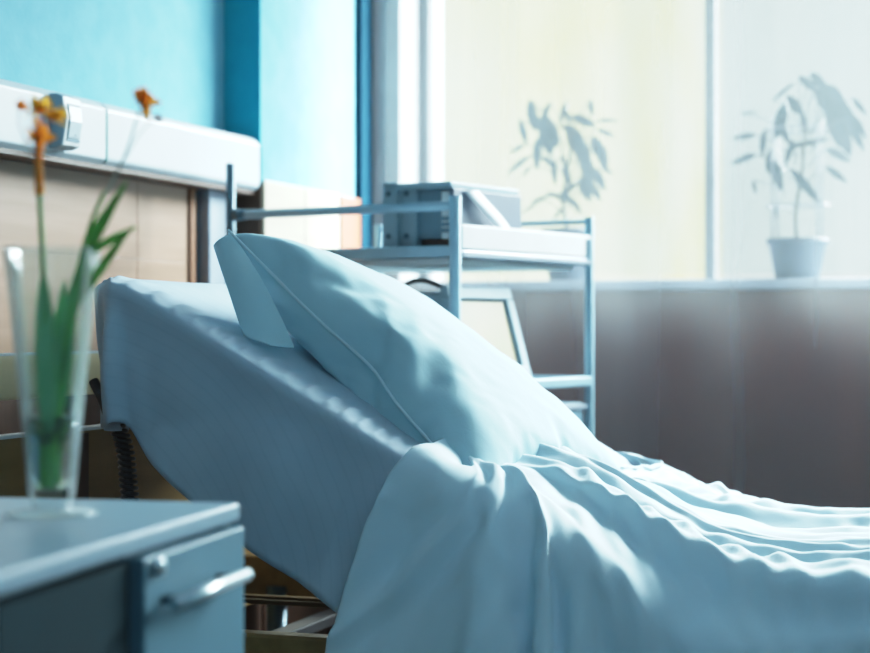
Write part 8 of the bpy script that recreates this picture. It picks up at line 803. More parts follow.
bed = thing('hospital_bed', (-.5, 3.07, FL), 'wooden framed hospital bed with raised back section', 'bed')
# head board: two boards between posts
def yz(x0, x1): return None
hx = -1.64; ha, hb = 2.515, 3.66
def rounded(y0, y1, z0, z1, r, n=6, bot=True):
    P = []
    for cy, cz, a0 in ((y1 - r, z1 - r, 0), (y0 + r, z1 - r, 90), (y0 + r, z0 + r, 180), (y1 - r, z0 + r, 270)):
        rr = r
        for k in range(n + 1): a = math.radians(a0 + 90 * k / n); P.append((cy + rr * math.cos(a), cz + rr * math.sin(a)))
    return P
MB().prism(rounded(ha, hb, -.122, -.045, .035), lambda y, z, x: (x, y, z), hx - .02, hx + .012).build('headboard_rail', 'head_wood', bed, bevel=.006, seg=3)
MB().prism(rounded(ha + .01, hb - .01, -.60, -.185, .02), lambda y, z, x: (x, y, z), hx - .02, hx + .008).build('headboard_panel', 'bed_wood', bed, bevel=.004)
MB().prism(rounded(ha + .03, hb - .03, -.0485, -.0445, .0015), lambda y, z, x: (x, y, z), hx - .018, hx + .0125).build('top_highlight', 'pale_plastic', bed)  # pale strip paints the white highlight along the board's top
for y in (2.52, 2.84, 3.62):
    MB().tube([(hx - .02, y, FL + .12), (hx - .02, y, -.08)], .018, 12).build('headboard_post', 'dark_wood' if y > 2.6 else 'black', bed)
MB().box((hx + .009, 2.765, -.60), (hx + .014, 2.845, -.19)).build('panel_strip', 'dark_wood', bed)
MB().box((hx - .021, ha + .012, -.186), (hx + .010, hb - .012, -.1805)).build('edge_strip', 'pale_plastic', bed)
for y in (YN + .03, YF - .03):
    MB().box((-1.64, y - .02, -.575), (.66, y + .02, -.488)).build('side_rail', 'bed_wood', bed, bevel=.005)
for y, z in ((3.02, -.50), (3.16, -.515), ):
    MB().box((-1.60, y - .008, z - .008), (.60, y + .008, z)).build('long_bar', 'bar_wood', bed, bevel=.002)
for x in (-1.38, -.9, -.42, .1, .5):
    MB().box((x - .02, YN + .02, -.60), (x + .02, YF - .02, -.578)).build('cross_bar', 'black', bed, bevel=.003)
# black support plates beneath the mattress (back section and seat section)
def plate(x0, z0, x1, z1, name):
    m = MB(); t = .012
    for k in range(7):
        f0 = k / 7 + .01; f1 = (k + 1) / 7 - .02
        a = (x0 + (x1 - x0) * f0, z0 + (z1 - z0) * f0); b = (x0 + (x1 - x0) * f1, z0 + (z1 - z0) * f1)
        m.add([(a[0], YN + .04, a[1]), (b[0], YN + .04, b[1]), (b[0], YF - .04, b[1]), (a[0], YF - .04, a[1]), (a[0], YN + .04, a[1] - t), (b[0], YN + .04, b[1] - t), (b[0], YF - .04, b[1] - t), (a[0], YF - .04, a[1] - t)],
              [(0, 1, 2, 3), (7, 6, 5, 4), (0, 4, 5, 1), (1, 5, 6, 2), (2, 6, 7, 3), (3, 7, 4, 0)], False)
    m.build(name, 'black', bed)
plate(-1.455, -.06, -.66, -.505, 'back_slats')
for y in (YN + .12, YF - .12):
    MB().tube([(-1.47, y, -.085), (-.64, y, -.53)], .014, 8).build('back_frame_tube', 'metal_dark', bed)
for x, y in ((-1.55, YN + .05), (-1.55, YF - .05), (.6, YN + .05), (.6, YF - .05)):
    lg = MB().tube([(x, y, FL + .10), (x, y, -.55)], .022, 12).build('leg', 'metal_dark', bed)
    MB().tube([(x, y - .014, FL + .052), (x, y + .014, FL + .052)], .05, 20).build('castor_wheel', 'black', lg)
fm = MB()
fm.prism(rounded(ha, hb, -.60, -.10, .04), lambda y, z, x: (x, y, z), .68, .71).build('footboard', 'head_wood', bed, bevel=.006)

mv, mf = mattress_mesh()
mt = MB().add(mv, mf); mt.sm = [True] * len(mf)
mo = mt.build('mattress', 'mattress'); tag(mo, 'grey mattress under the pale blue sheet on the bed', 'mattress')

def grid_faces(NX, NY): return [(i * NY + j, (i + 1) * NY + j, (i + 1) * NY + j + 1, i * NY + j + 1) for i in range(NX - 1) for j in range(NY - 1)]
# sheet: lies over the mattress top, rolls over the near edge and hangs with soft folds; wraps the head end
PRF = prof(400)
def ztop(x):
    x = max(x, PRF[0][0])
    for a, b in zip(PRF, PRF[1:]):
        if b[0] >= x: return a[1] + (b[1] - a[1]) * (x - a[0]) / (b[0] - a[0])
    return PRF[-1][1]
def ss(a, b, x): t = min(1, max(0, (x - a) / (b - a))); return t * t * (3 - 2 * t)
def hang(x):
    h = .245 + .06 * ss(-1.42, -1.0, x) + .012 * math.sin(x * 9 + 1) * ss(-1.42, -1.3, x)
    return (h - .03 * math.exp(-((x + 1.405) / .03) ** 2)) * (1 - .75 * ss(-.85, -.70, x))
NXs = 190; tops = [YF, YF - .02] + [YF - .05 - .7 * k / 14 for k in range(15)] + [2.79 - .19 * k / 20 for k in range(1, 21)]
arcs = [PI / 2 * k / 5 for k in range(1, 6)]; hr = [k / 20 for k in range(1, 21)]; sv = []
RY = .022
for i in range(NXs + 1):
    x = -.66 - .848 * i / NXs; zt = ztop(x) + .005; cw = ss(-1.435, -1.508, x)
    for y in tops:
        yy = y if y > YN + .1 else y + cw * .08 * (1 - (y - YN) / .1)
        rp = (.5 + .5 * math.sin(x * 190 + 9 * noise.noise(Vector((x * 5, 0, 2))))) ** 2 * math.exp(-((y - 2.635) / .045) ** 2) * (.4 + .6 * abs(noise.noise(Vector((x * 7, 3, 0))))) * .012
        rp += .003 * noise.noise(Vector((x * 12, y * 5, 1)))
        ed = -.012 * math.exp(-max(0, y - YF + .04) / .01) if y > YF - .04 else 0
        sv.append(Vector((x, yy, zt + rp - .010 * cw + ed - .004 * ss(2.64, 2.60, y))))
    for a in arcs: sv.append(Vector((x, YN + .08 * cw - RY * math.sin(a) * .9, zt - .004 - .010 * cw - RY * (1 - math.cos(a)))))
    h = hang(x)
    for t in hr:
        f = .048 * noise.noise(Vector((x * 5 + t * .5, t * .8, 4))) + .010 * noise.noise(Vector((x * 13 + t, t * 1.2, 9))) + .003 * noise.noise(Vector((x * 34 + t * 2, t * 3, 2)))
        ridge = .022 * math.exp(-((x + 1.432 - .012 * t) / .014) ** 2) * ss(0, .3, t)
        dx = .045 * t * cw + .012 * t * noise.noise(Vector((x * 3, t, 8)))
        sv.append(Vector((x + dx, YN + .08 * cw * (1 + t * .5) - RY * .9 - (abs(f) * .9 + .012 * t) * ss(0, .5, t) - ridge, zt - .004 - .010 * cw - RY - (h - RY) * t)))
nr_ = len(tops) + len(arcs) + len(hr)
sh = MB().add(sv, [(i * nr_ + j, (i + 1) * nr_ + j, (i + 1) * nr_ + j + 1, i * nr_ + j + 1) for i in range(NXs) for j in range(nr_ - 1)])
last = sv[NXs * nr_ + len(tops) - 1:]; nb = len(last); hb_ = []
for i in range(31):
    y = YN + .06 + (YF - YN - .08) * i / 30
    for k, p in enumerate(last):
        w_ = ss(0, 2, i); q = Vector((-1.532 - .006 * math.sin(y * 30) * k / nb if k > 3 else -1.505 - .009 * k, y, p.z)); hb_.append(p.lerp(q, w_))
sh.add(hb_, [(i * nb + j, (i + 1) * nb + j, (i + 1) * nb + j + 1, i * nb + j + 1) for i in range(30) for j in range(nb - 1)])
so = sh.build('bed_sheet', 'sheet', solid=.0015); tag(so, 'pale blue sheet hanging over the side of the raised mattress', 'bed sheet')
dv = unpack(D_DUVET[2], .0006, D_DUVET[:2]); DX, DY = D_DUVET[:2]
for k in range(1, 14):      # the foot end simply runs on
    for j in range(DY):
        p = dv[(DX - 1) * DY + j]; q = dv[(DX - 1 - 2 * k) * DY + j] if k < 13 else p
        dv.append(Vector((p.x + .056 * k, p.y * .6 + q.y * .4, p.z * .6 + q.z * .4 if j > 20 else p.z)))
DX += 13
for _ in range(2):
    S_ = dv[:]
    for i in range(1, DX - 1):
        for j in range(1, DY - 1): S_[i * DY + j] = dv[i * DY + j] * .6 + (dv[(i - 1) * DY + j] + dv[(i + 1) * DY + j] + dv[i * DY + j - 1] + dv[i * DY + j + 1]) * .1
    dv = S_
J0 = 29; Q = []
for i in range(DX):          # extra creases: slanting folds over the near crest, puckers on top
    for j in range(DY):
        p = dv[i * DY + j]; q = (j - J0) * .0125; x = p.x
        ph = (x + .45 * q) * 2 * PI / .062 + 3.2 * noise.noise(Vector((x * 5, q * 4, 1))) * 2
        m_ = max(0, min(1, .55 + 1.3 * noise.noise(Vector((x * 4, q * 3, 6)))))
        fold = (1 - abs(math.sin(ph * .5))) ** 1.3 - .35
        win = ss(-.30, -.02, q) * ss(.34, .08, q) * ss(-.86, -.76, x)
        a = FOLD * fold * win * m_
        rg = 1 - 2 * abs(noise.noise(Vector((x * 7 + 2 * noise.noise(Vector((x * 3, q * 3, 0))), q * 11, 3))))
        rg2 = 1 - 2 * abs(noise.noise(Vector((x * 16, q * 13 + x * 6, 8))))
        b = (PUCK * rg + PUCK * .5 * rg2) * ss(-.05, .05, q)
        sl = x - .35 * q; hf = (.013 * noise.noise(Vector((sl * 17, q * 2.2, 5))) + .008 * (1 - 2 * abs(noise.noise(Vector((sl * 15, q * 2.5, 15))))) + .005 * noise.noise(Vector((sl * 38, q * 6, 9)))) * ss(.02, -.08, q)
        ny = -ss(.06, -.05, q); Q.append(p + Vector((0, ny * (a + hf + .006), (a + b) * (1 + ny * .8))))
dv = Q
dh = MB().add(dv, grid_faces(DX, DY))
do = dh.build('duvet', 'duvet', subsurf=1, solid=.004); tag(do, 'rumpled white blue duvet spread over the lower bed and pillow end', 'duvet')

# pillow
n1 = D_PIL[0]; up = unpack(D_PIL[2], .0005, D_PIL[:2]); dn = unpack(D_PIL[3], .0005, D_PIL[:2])
pil = thing('pillow', C00, 'plump pale blue pillow propped against the raised bed back', 'pillow')
pm = MB(); vs = []; idx = {}
def wr(s_, t_):      # creases in the pillow cover
    e = min(1, 6 * min(s_, 1 - s_)) * min(1, 6 * min(t_, 1 - t_))
    a = 1 - 2 * abs(noise.noise(Vector((s_ * 9 + t_ * 4 + noise.noise(Vector((s_ * 3, t_ * 3, 0))), t_ * 3.5 - s_ * 2, 3))))
    b = 1 - 2 * abs(noise.noise(Vector((s_ * 14 - t_ * 6, t_ * 9 + s_ * 5, 7))))
    m = max(0, .4 + 1.5 * noise.noise(Vector((s_ * 2.5, t_ * 2.5, 11))))
    return e * (.007 * a * m + .0035 * b * m)
NP = n1 - 1
for side, arr in ((1, up), (-1, dn)):
    for i in range(n1):
        for j in range(n1):
            rim = i in (0, NP) or j in (0, NP)
            key = (i, j, 0 if rim else side)
            if key not in idx: idx[key] = len(vs); p = arr[i * n1 + j]; hq = abs(p.z) / .134; vs.append(pmap(p.x / PSX + .5, p.y / PSY + .5, math.copysign(.134 * hq ** .72, p.z) * (PH if side > 0 else PH * 1.1) + wr(i / NP, j / NP) * (side > 0)))
fs = []
for side in (1, -1):
    for i in range(NP):
        for j in range(NP):
            g = lambda a, b: idx[(a, b, 0 if (a in (0, NP) or b in (0, NP)) else side)]
            f = (g(i, j), g(i + 1, j), g(i + 1, j + 1), g(i, j + 1)); fs.append(f if side == 1 else f[::-1])
pm.add(vs, fs); pm.build('pillow_cover', 'pillow', pil, subsurf=1, flipfix=False)
seam = [vs[idx[(i, 0, 0)]] for i in range(n1)]; seam_s = seam[:]
for _ in range(6): seam_s = [seam_s[0]] + [(a + b * 2 + c) / 4 for a, b, c in zip(seam_s, seam_s[1:], seam_s[2:])] + [seam_s[-1]]
MB().tube([p + Vector((0, -.003, .002)) for p in seam_s], .0028, 6).build('side_piping', 'piping', pil)
# loose open end of the pillowcase hanging at the raised corner
fl = MB(); nr, nc = 12, 22; fv = []
A0 = [vs[idx[(0, j, 0)]] for j in range(0, n1)]
for c in range(nc + 1):
    base_ = A0[int(c / nc * NP * .98)]
    for r in range(nr + 1):
        t = r / nr
        wv = .004 * math.sin(c * .9) * t + .003 * math.sin(c * 2.1 + 1) * t
        fv.append(base_ + Vector((-.012 * t + wv, -.004 * t, -.05 * t)))
fl.add(fv, [(c * (nr + 1) + r, (c + 1) * (nr + 1) + r, (c + 1) * (nr + 1) + r + 1, c * (nr + 1) + r + 1) for c in range(nc) for r in range(nr)])
fv2 = []
nn = 14   # near flap: narrow triangle folding down onto the sheet from the raised corner
tipA = seam[0] + Vector((.004, -.004, -.004))
for a in range(nn + 1):
    s_ = a / nn; top = tipA.lerp(Vector((-1.172, 2.700, -.036)), s_) + Vector((.005 * math.sin(PI * s_) ** .7, .022 * s_ ** .3, .004 * math.sin(PI * s_)))
    for r in range(nr + 1):
        t = r / nr; c0, c1, c2 = Vector((-1.312, 2.700, .135)), Vector((-1.242, 2.670, -.016)), Vector((-1.192, 2.672, -.030))
        lo = c0.lerp(c1, s_ / .65) if s_ < .65 else c1.lerp(c2, (s_ - .65) / .35)
        p = top.lerp(lo, t) + Vector((0, -.008 * math.sin(PI * t), 0)); fv2.append(p)
fl.add(fv2, [(c * (nr + 1) + r, (c + 1) * (nr + 1) + r, (c + 1) * (nr + 1) + r + 1, c * (nr + 1) + r + 1) for c in range(nn) for r in range(nr)])
fl.build('pillowcase_flap', 'pillow', pil, solid=.002, subsurf=1)

# black coiled cable hanging at the bed head
cc = thing('coiled_cable', (-1.40, 2.64, -.60), 'black coiled hand control cable hanging at the bed head', 'cable')
path = smoothpath([(-1.462, 2.64, -.155), (-1.452, 2.66, -.195), (-1.445, 2.66, -.27), (-1.435, 2.66, -.36), (-1.43, 2.66, -.47), (-1.43, 2.66, -.60)], 4)
hel = []; L = 0; tot = 0
for a, b in zip(path, path[1:]): tot += (b - a).length
acc = 0; turns = 46
for a, b in zip(path, path[1:]):
    l = (b - a).length; k = max(2, int(l / tot * turns * 12))
    for q in range(k):
        t = q / k; p = a.lerp(b, t); ph = (acc + l * t) / tot * turns * 2 * PI
        hel.append(p + Vector((math.cos(ph) * .0125, math.sin(ph) * .0125, 0)))
    acc += l
MB().tube(hel, .0036, 6).build('coil', 'black', cc)
MB().tube(path, .008, 8).build('coil_core', 'black', cc)
MB().tube(smoothpath([(-1.50, 2.64, -.09), (-1.475, 2.63, -.125), (-1.468, 2.63, -.145), (-1.462, 2.64, -.157)]), .0085, 8).build('lead', 'black', cc)

# ------------------------------------------------------------------ bedside cabinet
FX, FY, CR = -.87, 1.864, math.radians(6)
C = frame(FX, FY, CR); ZT = -.2
cab = thing('bedside_cabinet', C(-.25, -.3, FL), 'grey blue bedside cabinet with drawer beside the bed', 'cabinet', rz=CR)
W_, D_ = .50, .615
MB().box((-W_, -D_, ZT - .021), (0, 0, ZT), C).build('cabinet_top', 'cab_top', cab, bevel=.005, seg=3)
yd = -.305
body = MB(); body.box((-W_ + .01, yd, FL + .09), (-.012, -.004, ZT - .022), C)
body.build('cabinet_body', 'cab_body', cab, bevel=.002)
MB().box((-W_ + .01, -D_ + .008, FL + .09), (-.010, -D_ + .030, ZT - .022), C).build('end_panel', 'cab_body', cab, bevel=.002)
MB().box((-W_ + .01, -D_ + .03, FL + .09), (-.008, yd - .001, ZT - .03), C).build('niche_shade', 'cab_niche_shade', cab)  # solid dark block; the open niche's shade is put into its colour
dz = -.62
dr = MB().box((-.012, yd + .003, dz), (.006, -.004, ZT - .026), C).build('drawer', 'cab_body', cab, bevel=.003)
dd = MB().box((-.012, yd + .003, FL + .1), (.006, -.004, dz - .005), C).build('door', 'cab_body', cab, bevel=.003)
def barhandle(z, parent):
    h = MB().tube([C(.030, -.278, z), C(.030, -.068, z)], .0075, 14).build('handle', 'chrome', parent)
    for y in (-.255, -.095): MB().tube([C(.004, y, z), C(.030, y, z)], .005, 8).build('handle_mount', 'metal_dark', h)
barhandle(-.272, dr); barhandle(-.70, dd)
lk = MB().tube([C(.005, -.275, -.237), C(.014, -.275, -.237)], .0095, 16).build('lock', 'chrome', dr)
MB().box((.0138, -.277, -.242), (.0146, -.273, -.232), C).build('keyhole', 'black', lk)
for x, y in ((-.44, -.56), (-.06, -.56), (-.44, -.05), (-.06, -.05)):
    cw = MB().tube([C(x, y - .012, FL + .03), C(x, y + .012, FL + .03)], .03, 16)
    cw.box((x - .012, y - .016, FL + .04), (x + .012, y + .016, FL + .092), C).build('castor', 'black', cab)

# ------------------------------------------------------------------ vase and flowers
VX, VY = -1.000, 1.672
vase = thing('glass_vase', (VX, VY, ZT), 'tall flared clear glass vase with a wide foot on the cabinet', 'vase')
gp = [(.000, .0005), (.047, .0005), (.049, .002), (.046, .0045), (.020, .008), (.0215, .014), (.0245, .022), (.030, .080), (.037, .150), (.0455, .230), (.0515, .284),
      (.0475, .284), (.0418, .230), (.0332, .150), (.0262, .080), (.0208, .036), (.0185, .028), (.0, .027)]
MB().lathe(gp, (VX, VY, ZT), 8, PI / 8 + .1, True).build('vase_body', 'vase_glass', vase, bevel=.0018, seg=2)
MB().lathe([(0, .030), (.018, .030), (.0205, .040), (.0255, .080), (.0280, .105), (0, .105)], (VX, VY, ZT), 24).build('water', 'water', vase)
V = lambda u, w, z: (VX + u * .9463 * 1 + w * -.3234, VY + u * .3234 + w * .9463, ZT + z)   # u to the side, w in depth, z up, in metres
def curve(P, r, n=8, it=3):
    Q = smoothpath(P, it); rs = [r[0] + (r[1] - r[0]) * i / (len(Q) - 1) for i in range(len(Q))]; return MB().tube(Q, rs, n)
def petals(c, s, n, seed, elong=1.0):
    rr = random.Random(seed); m = MB()
    for k in range(n):
        d = Vector((rr.uniform(-1, 1), rr.uniform(-1, 1), rr.uniform(-.4, 1.2) * elong)).normalized()
        m.leaf(Vector(c) - d * s * .25, d, Vector((rr.uniform(-1, 1), rr.uniform(-1, 1), .3)), s, s * .55, .4, .1, 5)
    return m
fa = thing('flower_stem', V(-.002, 0, .04), 'upright green stem with small yellow and orange blossoms in the vase', 'flower')
curve([V(.004, .002, .035), V(-.004, .0, .12), V(-.006, -.004, .22), V(-.012, 0, .32), V(-.016, 0, .40)], (.0038, .0028)).build('stalk', 'flower_stem', fa)
curve([V(-.013, 0, .34), V(-.014, 0, .375), V(-.013, 0, .42)], (.0055, .003), 8).build('bud_sheath', 'orange', fa)
for (u, z, s, mt_) in ((-.013, .430, .026, 'yellow'), (.004, .4215, .022, 'yellow'), (-.013, .398, .028, 'orange'), (-.034, .432, .016, 'orange')):
    petals(V(u, 0, z), s, 9, int(z * 1e4 + u * 999)).build('blossom', mt_, fa)
curve([V(-.013, 0, .375), V(-.036, 0, .41), V(-.034, 0, .43)], (.001, .0008), 6).build('stalklet', 'pink', fa)
fb = thing('flower_stem', V(.006, .004, .04), 'leaning leafy green stem with one orange bud in the vase', 'flower')
curve([V(.002, .004, .035), V(.008, .004, .13), V(.022, .004, .24), V(.040, .004, .31), V(.056, .004, .345)], (.0045, .002)).build('stalk', 'flower_stem', fb)
curve([V(.056, .004, .34), V(.078, .004, .38), V(.092, .004, .43)], (.0018, .0012)).build('thin_stalk', 'thin_stem', fb)
lm = MB()
for p, d, Lf, Wf in ((V(.028, 0, .255), V(1, 0, 2.2), .125, .014), (V(.020, .01, .235), V(.8, 0, 2.4), .11, .013), (V(.03, 0, .27), V(1.5, 0, 1.1), .075, .011), (V(.014, -.006, .17), V(.5, .1, 2.4), .13, .012), (V(.026, .004, .22), V(1, -.3, 1.6), .12, .012)):
    dv_ = Vector(d) - Vector((VX, VY, ZT)); lm.leaf(p, dv_, Vector((.3, -1, .1)), Lf, Wf, .5, .12, 8)
lm.build('leaves', 'flower_leaf', fb)
petals(V(.097, .004, .438), .026, 12, 5, 2.5).build('bud', 'orange', fb)
curve([V(.070, .004, .365), V(.095, .004, .41), V(.110, .004, .42)], (.0007, .0006), 5).build('side_stalk', 'thin_stem', fb)
petals(V(.113, .004, .421), .010, 6, 9).build('side_bud', 'pink', fb)
fc = thing('leaf_bundle', V(-.006, .0, .03), 'bundle of broad blue green leaves standing in the glass vase', 'leaves')
lm = MB()
for p, d, Lf, Wf in ((V(.004, -.004, .09), V(-.07, 0, 1), .172, .030), (V(.004, .006, .09), V(.12, 0, 1), .168, .024), (V(.002, .008, .08), V(.04, .1, 1), .17, .026), (V(.0, -.008, .08), V(.0, -.06, 1), .13, .026)):
    dv_ = Vector(d) - Vector((VX, VY, ZT)); lm.leaf(p, dv_, Vector((.1, -1, 0)), Lf, Wf, .5, .0, 10)
lm.build('leaves', 'sheath', fc)
bm_ = MB(); rr = random.Random(2)
for k in range(26):
    a = rr.uniform(0, 2 * PI); q = rr.uniform(.004, .018); z = rr.uniform(.078, .105)
    bm_.leaf(V(math.cos(a) * q * .4, math.sin(a) * q * .4, z - .012), Vector((math.cos(a), math.sin(a), rr.uniform(.2, 1.2))), (0, 0, 1), .022, .012, .3, .1, 5)
bm_.build('leaf_tuft', 'moss', fc)
curve([V(-.003, 0, .032), V(-.002, 0, .09)], (.008, .009), 10, 1).build('stalk_base', 'flower_leaf', fc)

# ------------------------------------------------------------------ metal rack with instruments
RR = math.radians(-14); RX, RY = -1.22, 3.705; R = frame(RX, RY, RR)
ra, rc = -.625, .618
rack = thing('metal_rack', R(-.31, .31, FL), 'blue grey tubular metal rack with two shelves by the window', 'rack', rz=RR)
posts = {'B': (0, 0, .283, 'metal_blue'), 'A': (ra, 0, .384, 'metal_dark'), 'C': (0, rc, .268, 'metal_blue'), 'D': (ra, rc, .268, 'metal_blue')}
for k, (x, y, z, mm) in posts.items():
    m = MB(); rp = .0115 if k != 'B' else .0135
    m.tube([R(x, y, FL + .07), R(x, y, z)], rp, 14); m.build('post', mm, rack, bevel=.002)
    c_ = MB().tube([R(x, y - .01, FL + .04), R(x, y + .01, FL + .04)], .038, 16); c_.build('castor', 'black', rack)
MB().tube([R(.0, 0, .262), R(-.3, 0, .262), R(ra + .03, 0, .262)], .0105, 14).build('top_bar', 'metal_blue', rack)
MB().tube([R(ra + .045, 0, .262), R(ra + .012, 0, .262)], [.012, .014], 14).build('bar_end', 'metal_dark', rack)
MB().tube([R(ra, rc, .258), R(0, rc, .258)], .006, 12).build('top_bar', 'metal_blue', rack)
sh_ = MB().box((ra, 0, .166), (0, rc, .172), R); sh_.build('shelf', 'metal_gray', rack)
MB().box((ra, -.012, .150), (0, .008, .176), R).build('shelf_edge', 'metal_blue', rack, bevel=.003)
MB().box((ra, rc - .01, .150), (0, rc + .008, .176), R).build('shelf_edge', 'metal_blue', rack, bevel=.003)
MB().box((-.008, .014, .1685), (.010, rc - .012, .222), R).build('shelf_side', 'pale_plastic', rack, bevel=.003)
MB().box((-.010, .012, .150), (.012, rc - .01, .166), R).build('shelf_side_edge', 'metal_gray', rack, bevel=.003)
MB().box((ra + .02, .03, .138), (-.03, rc - .03, .149), R).build('under_shelf', 'pale_plastic', rack)
MB().box((-.014, rc - .035, .160), (.013, rc - .009, .215), R).build('corner_bracket', 'metal_dark', rack, bevel=.003)
MB().box((ra, -.008, -.146), (0, .012, -.122), R).build('lower_bar', 'metal_blue', rack, bevel=.004)
MB().box((-.010, 0, -.146), (.010, rc, -.122), R).build('lower_bar', 'metal_blue', rack, bevel=.004)
MB().box((ra, rc - .01, -.146), (0, rc + .01, -.122), R).build('lower_bar', 'metal_blue', rack, bevel=.004)
MB().box((ra + .01, .012, -.142), (-.010, rc - .01, -.130), R).build('lower_shelf', 'gray_plastic', rack)
MB().box((ra + .02, rc - .14, -.262), (-.005, rc - .02, -.185), R).build('lower_drawer', 'mid_plastic', rack, bevel=.005)
MB().box((ra, rc - .16, -.20), (0.002, rc, -.19), R).build('drawer_runner', 'metal_gray', rack)
# recorder on the top shelf
ZS = .172
rec = thing('chart_recorder', R(-.13, .2, ZS), 'grey medical chart recorder with paper strip on the top rack shelf', 'medical recorder', rz=RR)
MB().box((-.135, .05, ZS + .022), (-.035, .32, ZS + .132), R).build('case', 'mid_plastic', rec, bevel=.003)
MB().box((-.205, .03, ZS + .132), (-.03, .33, ZS + .147), R).build('lid', 'gray_plastic', rec, bevel=.003)
MB().box((-.13, .06, ZS), (-.045, .31, ZS + .022), R).build('foot_base', 'black', rec)
MB().box((-.035, .03, ZS + .03), (-.022, .325, ZS + .131), R).build('front_panel', 'dark_plastic', rec, bevel=.002)
MB().box((-.058, .036, ZS + .02), (-.036, .05, ZS + .125), R).build('keypad_panel', 'pale_plastic', rec, bevel=.002)
for j in range(3):
    for i in range(2): MB().box((-.055 + i * .010, .033, ZS + .035 + j * .013), (-.048 + i * .010, .0365, ZS + .044 + j * .013), R).build('key', 'mid_plastic', rec)
sp = MB().box((-.212, .03, ZS), (-.172, .30, ZS + .150), R).build('side_plate', 'gray_plastic', rec, bevel=.003)
MB().box((-.172, .04, ZS), (-.128, .30, ZS + .146), R).build('side_block', 'gray_plastic', rec, bevel=.003)
for x in (-.195, -.152):
    for z in (.03, .125): MB().tube([R(x, .0295 if x < -.17 else .0395, ZS + z), R(x, .024 if x < -.17 else .034, ZS + z)], .006, 12).build('screw', 'metal_dark', sp)
MB().box((-.225, .05, ZS + .085), (-.212, .09, ZS + .12), R).build('side_knob', plain('teal_knob', (.01, .25, .3), .4), sp, bevel=.003)
pp = MB(); pv = []
for k in range(13):
    t = k / 12; y = .07 + .12 * t ** 1.4; z = ZS + .128 - .088 * t; x = -.019 + .022 * math.sin(t * PI * .7)
    pv += [R(x, y, z), R(x - .002, y + .062, z + .004)]
pp.add(pv, [(2 * k, 2 * k + 1, 2 * k + 3, 2 * k + 2) for k in range(12)]).build('paper_strip', 'paper', rec, solid=.001)
MB().box((-.022, .20, ZS + .045), (-.012, .232, ZS + .052), R).build('red_tab', 'red', rec)
MB().box((-.022, .232, ZS + .041), (-.012, .325, ZS + .049), R).build('blue_strip', 'blue_item', rec)
# monitor on the lower shelf
ZL = -.130
mon = thing('patient_monitor', R(-.12, .2, ZL), 'small grey monitor with beige screen on the lower rack shelf', 'monitor', rz=RR)
def MT(x, y, z):     # leaning back, widening downwards
    t = (z - ZL) / .22; yy = .205 + (y - .205) * (1.18 - .18 * t) + .0; return R(x - .0 + (-.05) * t, yy, z)
y0, y1 = .06, .335; z0, z1 = ZL, ZL + .220
MB().box((-.24, y0 + .02, z0), (-.03, y1 - .02, z1 - .012), MT).build('housing', 'gray_plastic', mon, bevel=.008)
bz = MB(); b_ = .028
bz.box((-.03, y0, z1 - b_), (-.008, y1, z1), MT); bz.box((-.03, y0, z0), (-.008, y1, z0 + .04), MT)
bz.box((-.03, y0, z0 + .04), (-.008, y0 + b_, z1 - b_), MT); bz.box((-.03, y1 - b_, z0 + .04), (-.008, y1, z1 - b_), MT)
bz.build('bezel', 'gray_plastic', mon, bevel=.003)
MB().box((-.028, y0 + b_ - .004, z0 + .036), (-.021, y1 - b_ + .004, z1 - b_ + .004), MT).build('screen_gasket', 'dark_plastic', mon)
MB().box((-.022, y0 + b_ + .006, z0 + .045), (-.017, y1 - b_ - .006, z1 - b_ - .006), MT).build('screen', 'screen', mon)
MB().tube(smoothpath([R(-.20, .07, z1 - .012), R(-.17, .08, z1 + .014), R(-.13, .10, z1 + .014), R(-.09, .12, z1 - .012)]), .006, 8).build('handle', 'black', mon)

# ------------------------------------------------------------------ curtain
YC = YWIN - .22
nx, nz = 420, 14; cv = []
for i in range(nx + 1):
    x = -1.76 + i / nx * 4.2
    o = .013 * math.sin(x * 19 + 2.6 * noise.noise(Vector((x * 2, 0, 0)))) + .014 * noise.noise(Vector((x * 6, 3, 0)))
    for j in range(nz + 1):
        z = FL + .03 + j / nz * (1.50 - FL - .03)
        cv.append((x + .008 * noise.noise(Vector((x * 3, z, 5))), YC + o * (1 - .25 * j / nz), z))
ct = MB().add(cv, [(i * (nz + 1) + j, (i + 1) * (nz + 1) + j, (i + 1) * (nz + 1) + j + 1, i * (nz + 1) + j + 1) for i in range(nx) for j in range(nz)])
tag(ct.build('sheer_curtain', 'curtain', flipfix=False), 'sheer white floor length curtain hanging across the whole window', 'curtain')
cr = thing('curtain_rod', (-.2, YC, 1.51), 'white curtain rod above the window holding the sheer curtain', 'curtain rod')
MB().tube([(-1.85, YC, 1.515), (2.5, YC, 1.515)], .012, 12).build('rod', 'rail_white', cr)
for x in (-1.86, 2.5): MB().lathe([(0, -.02), (.012, -.018), (.02, 0), (.012, .018), (0, .02)], (x, YC, 1.515), 16).build('finial', 'rail_white', cr)

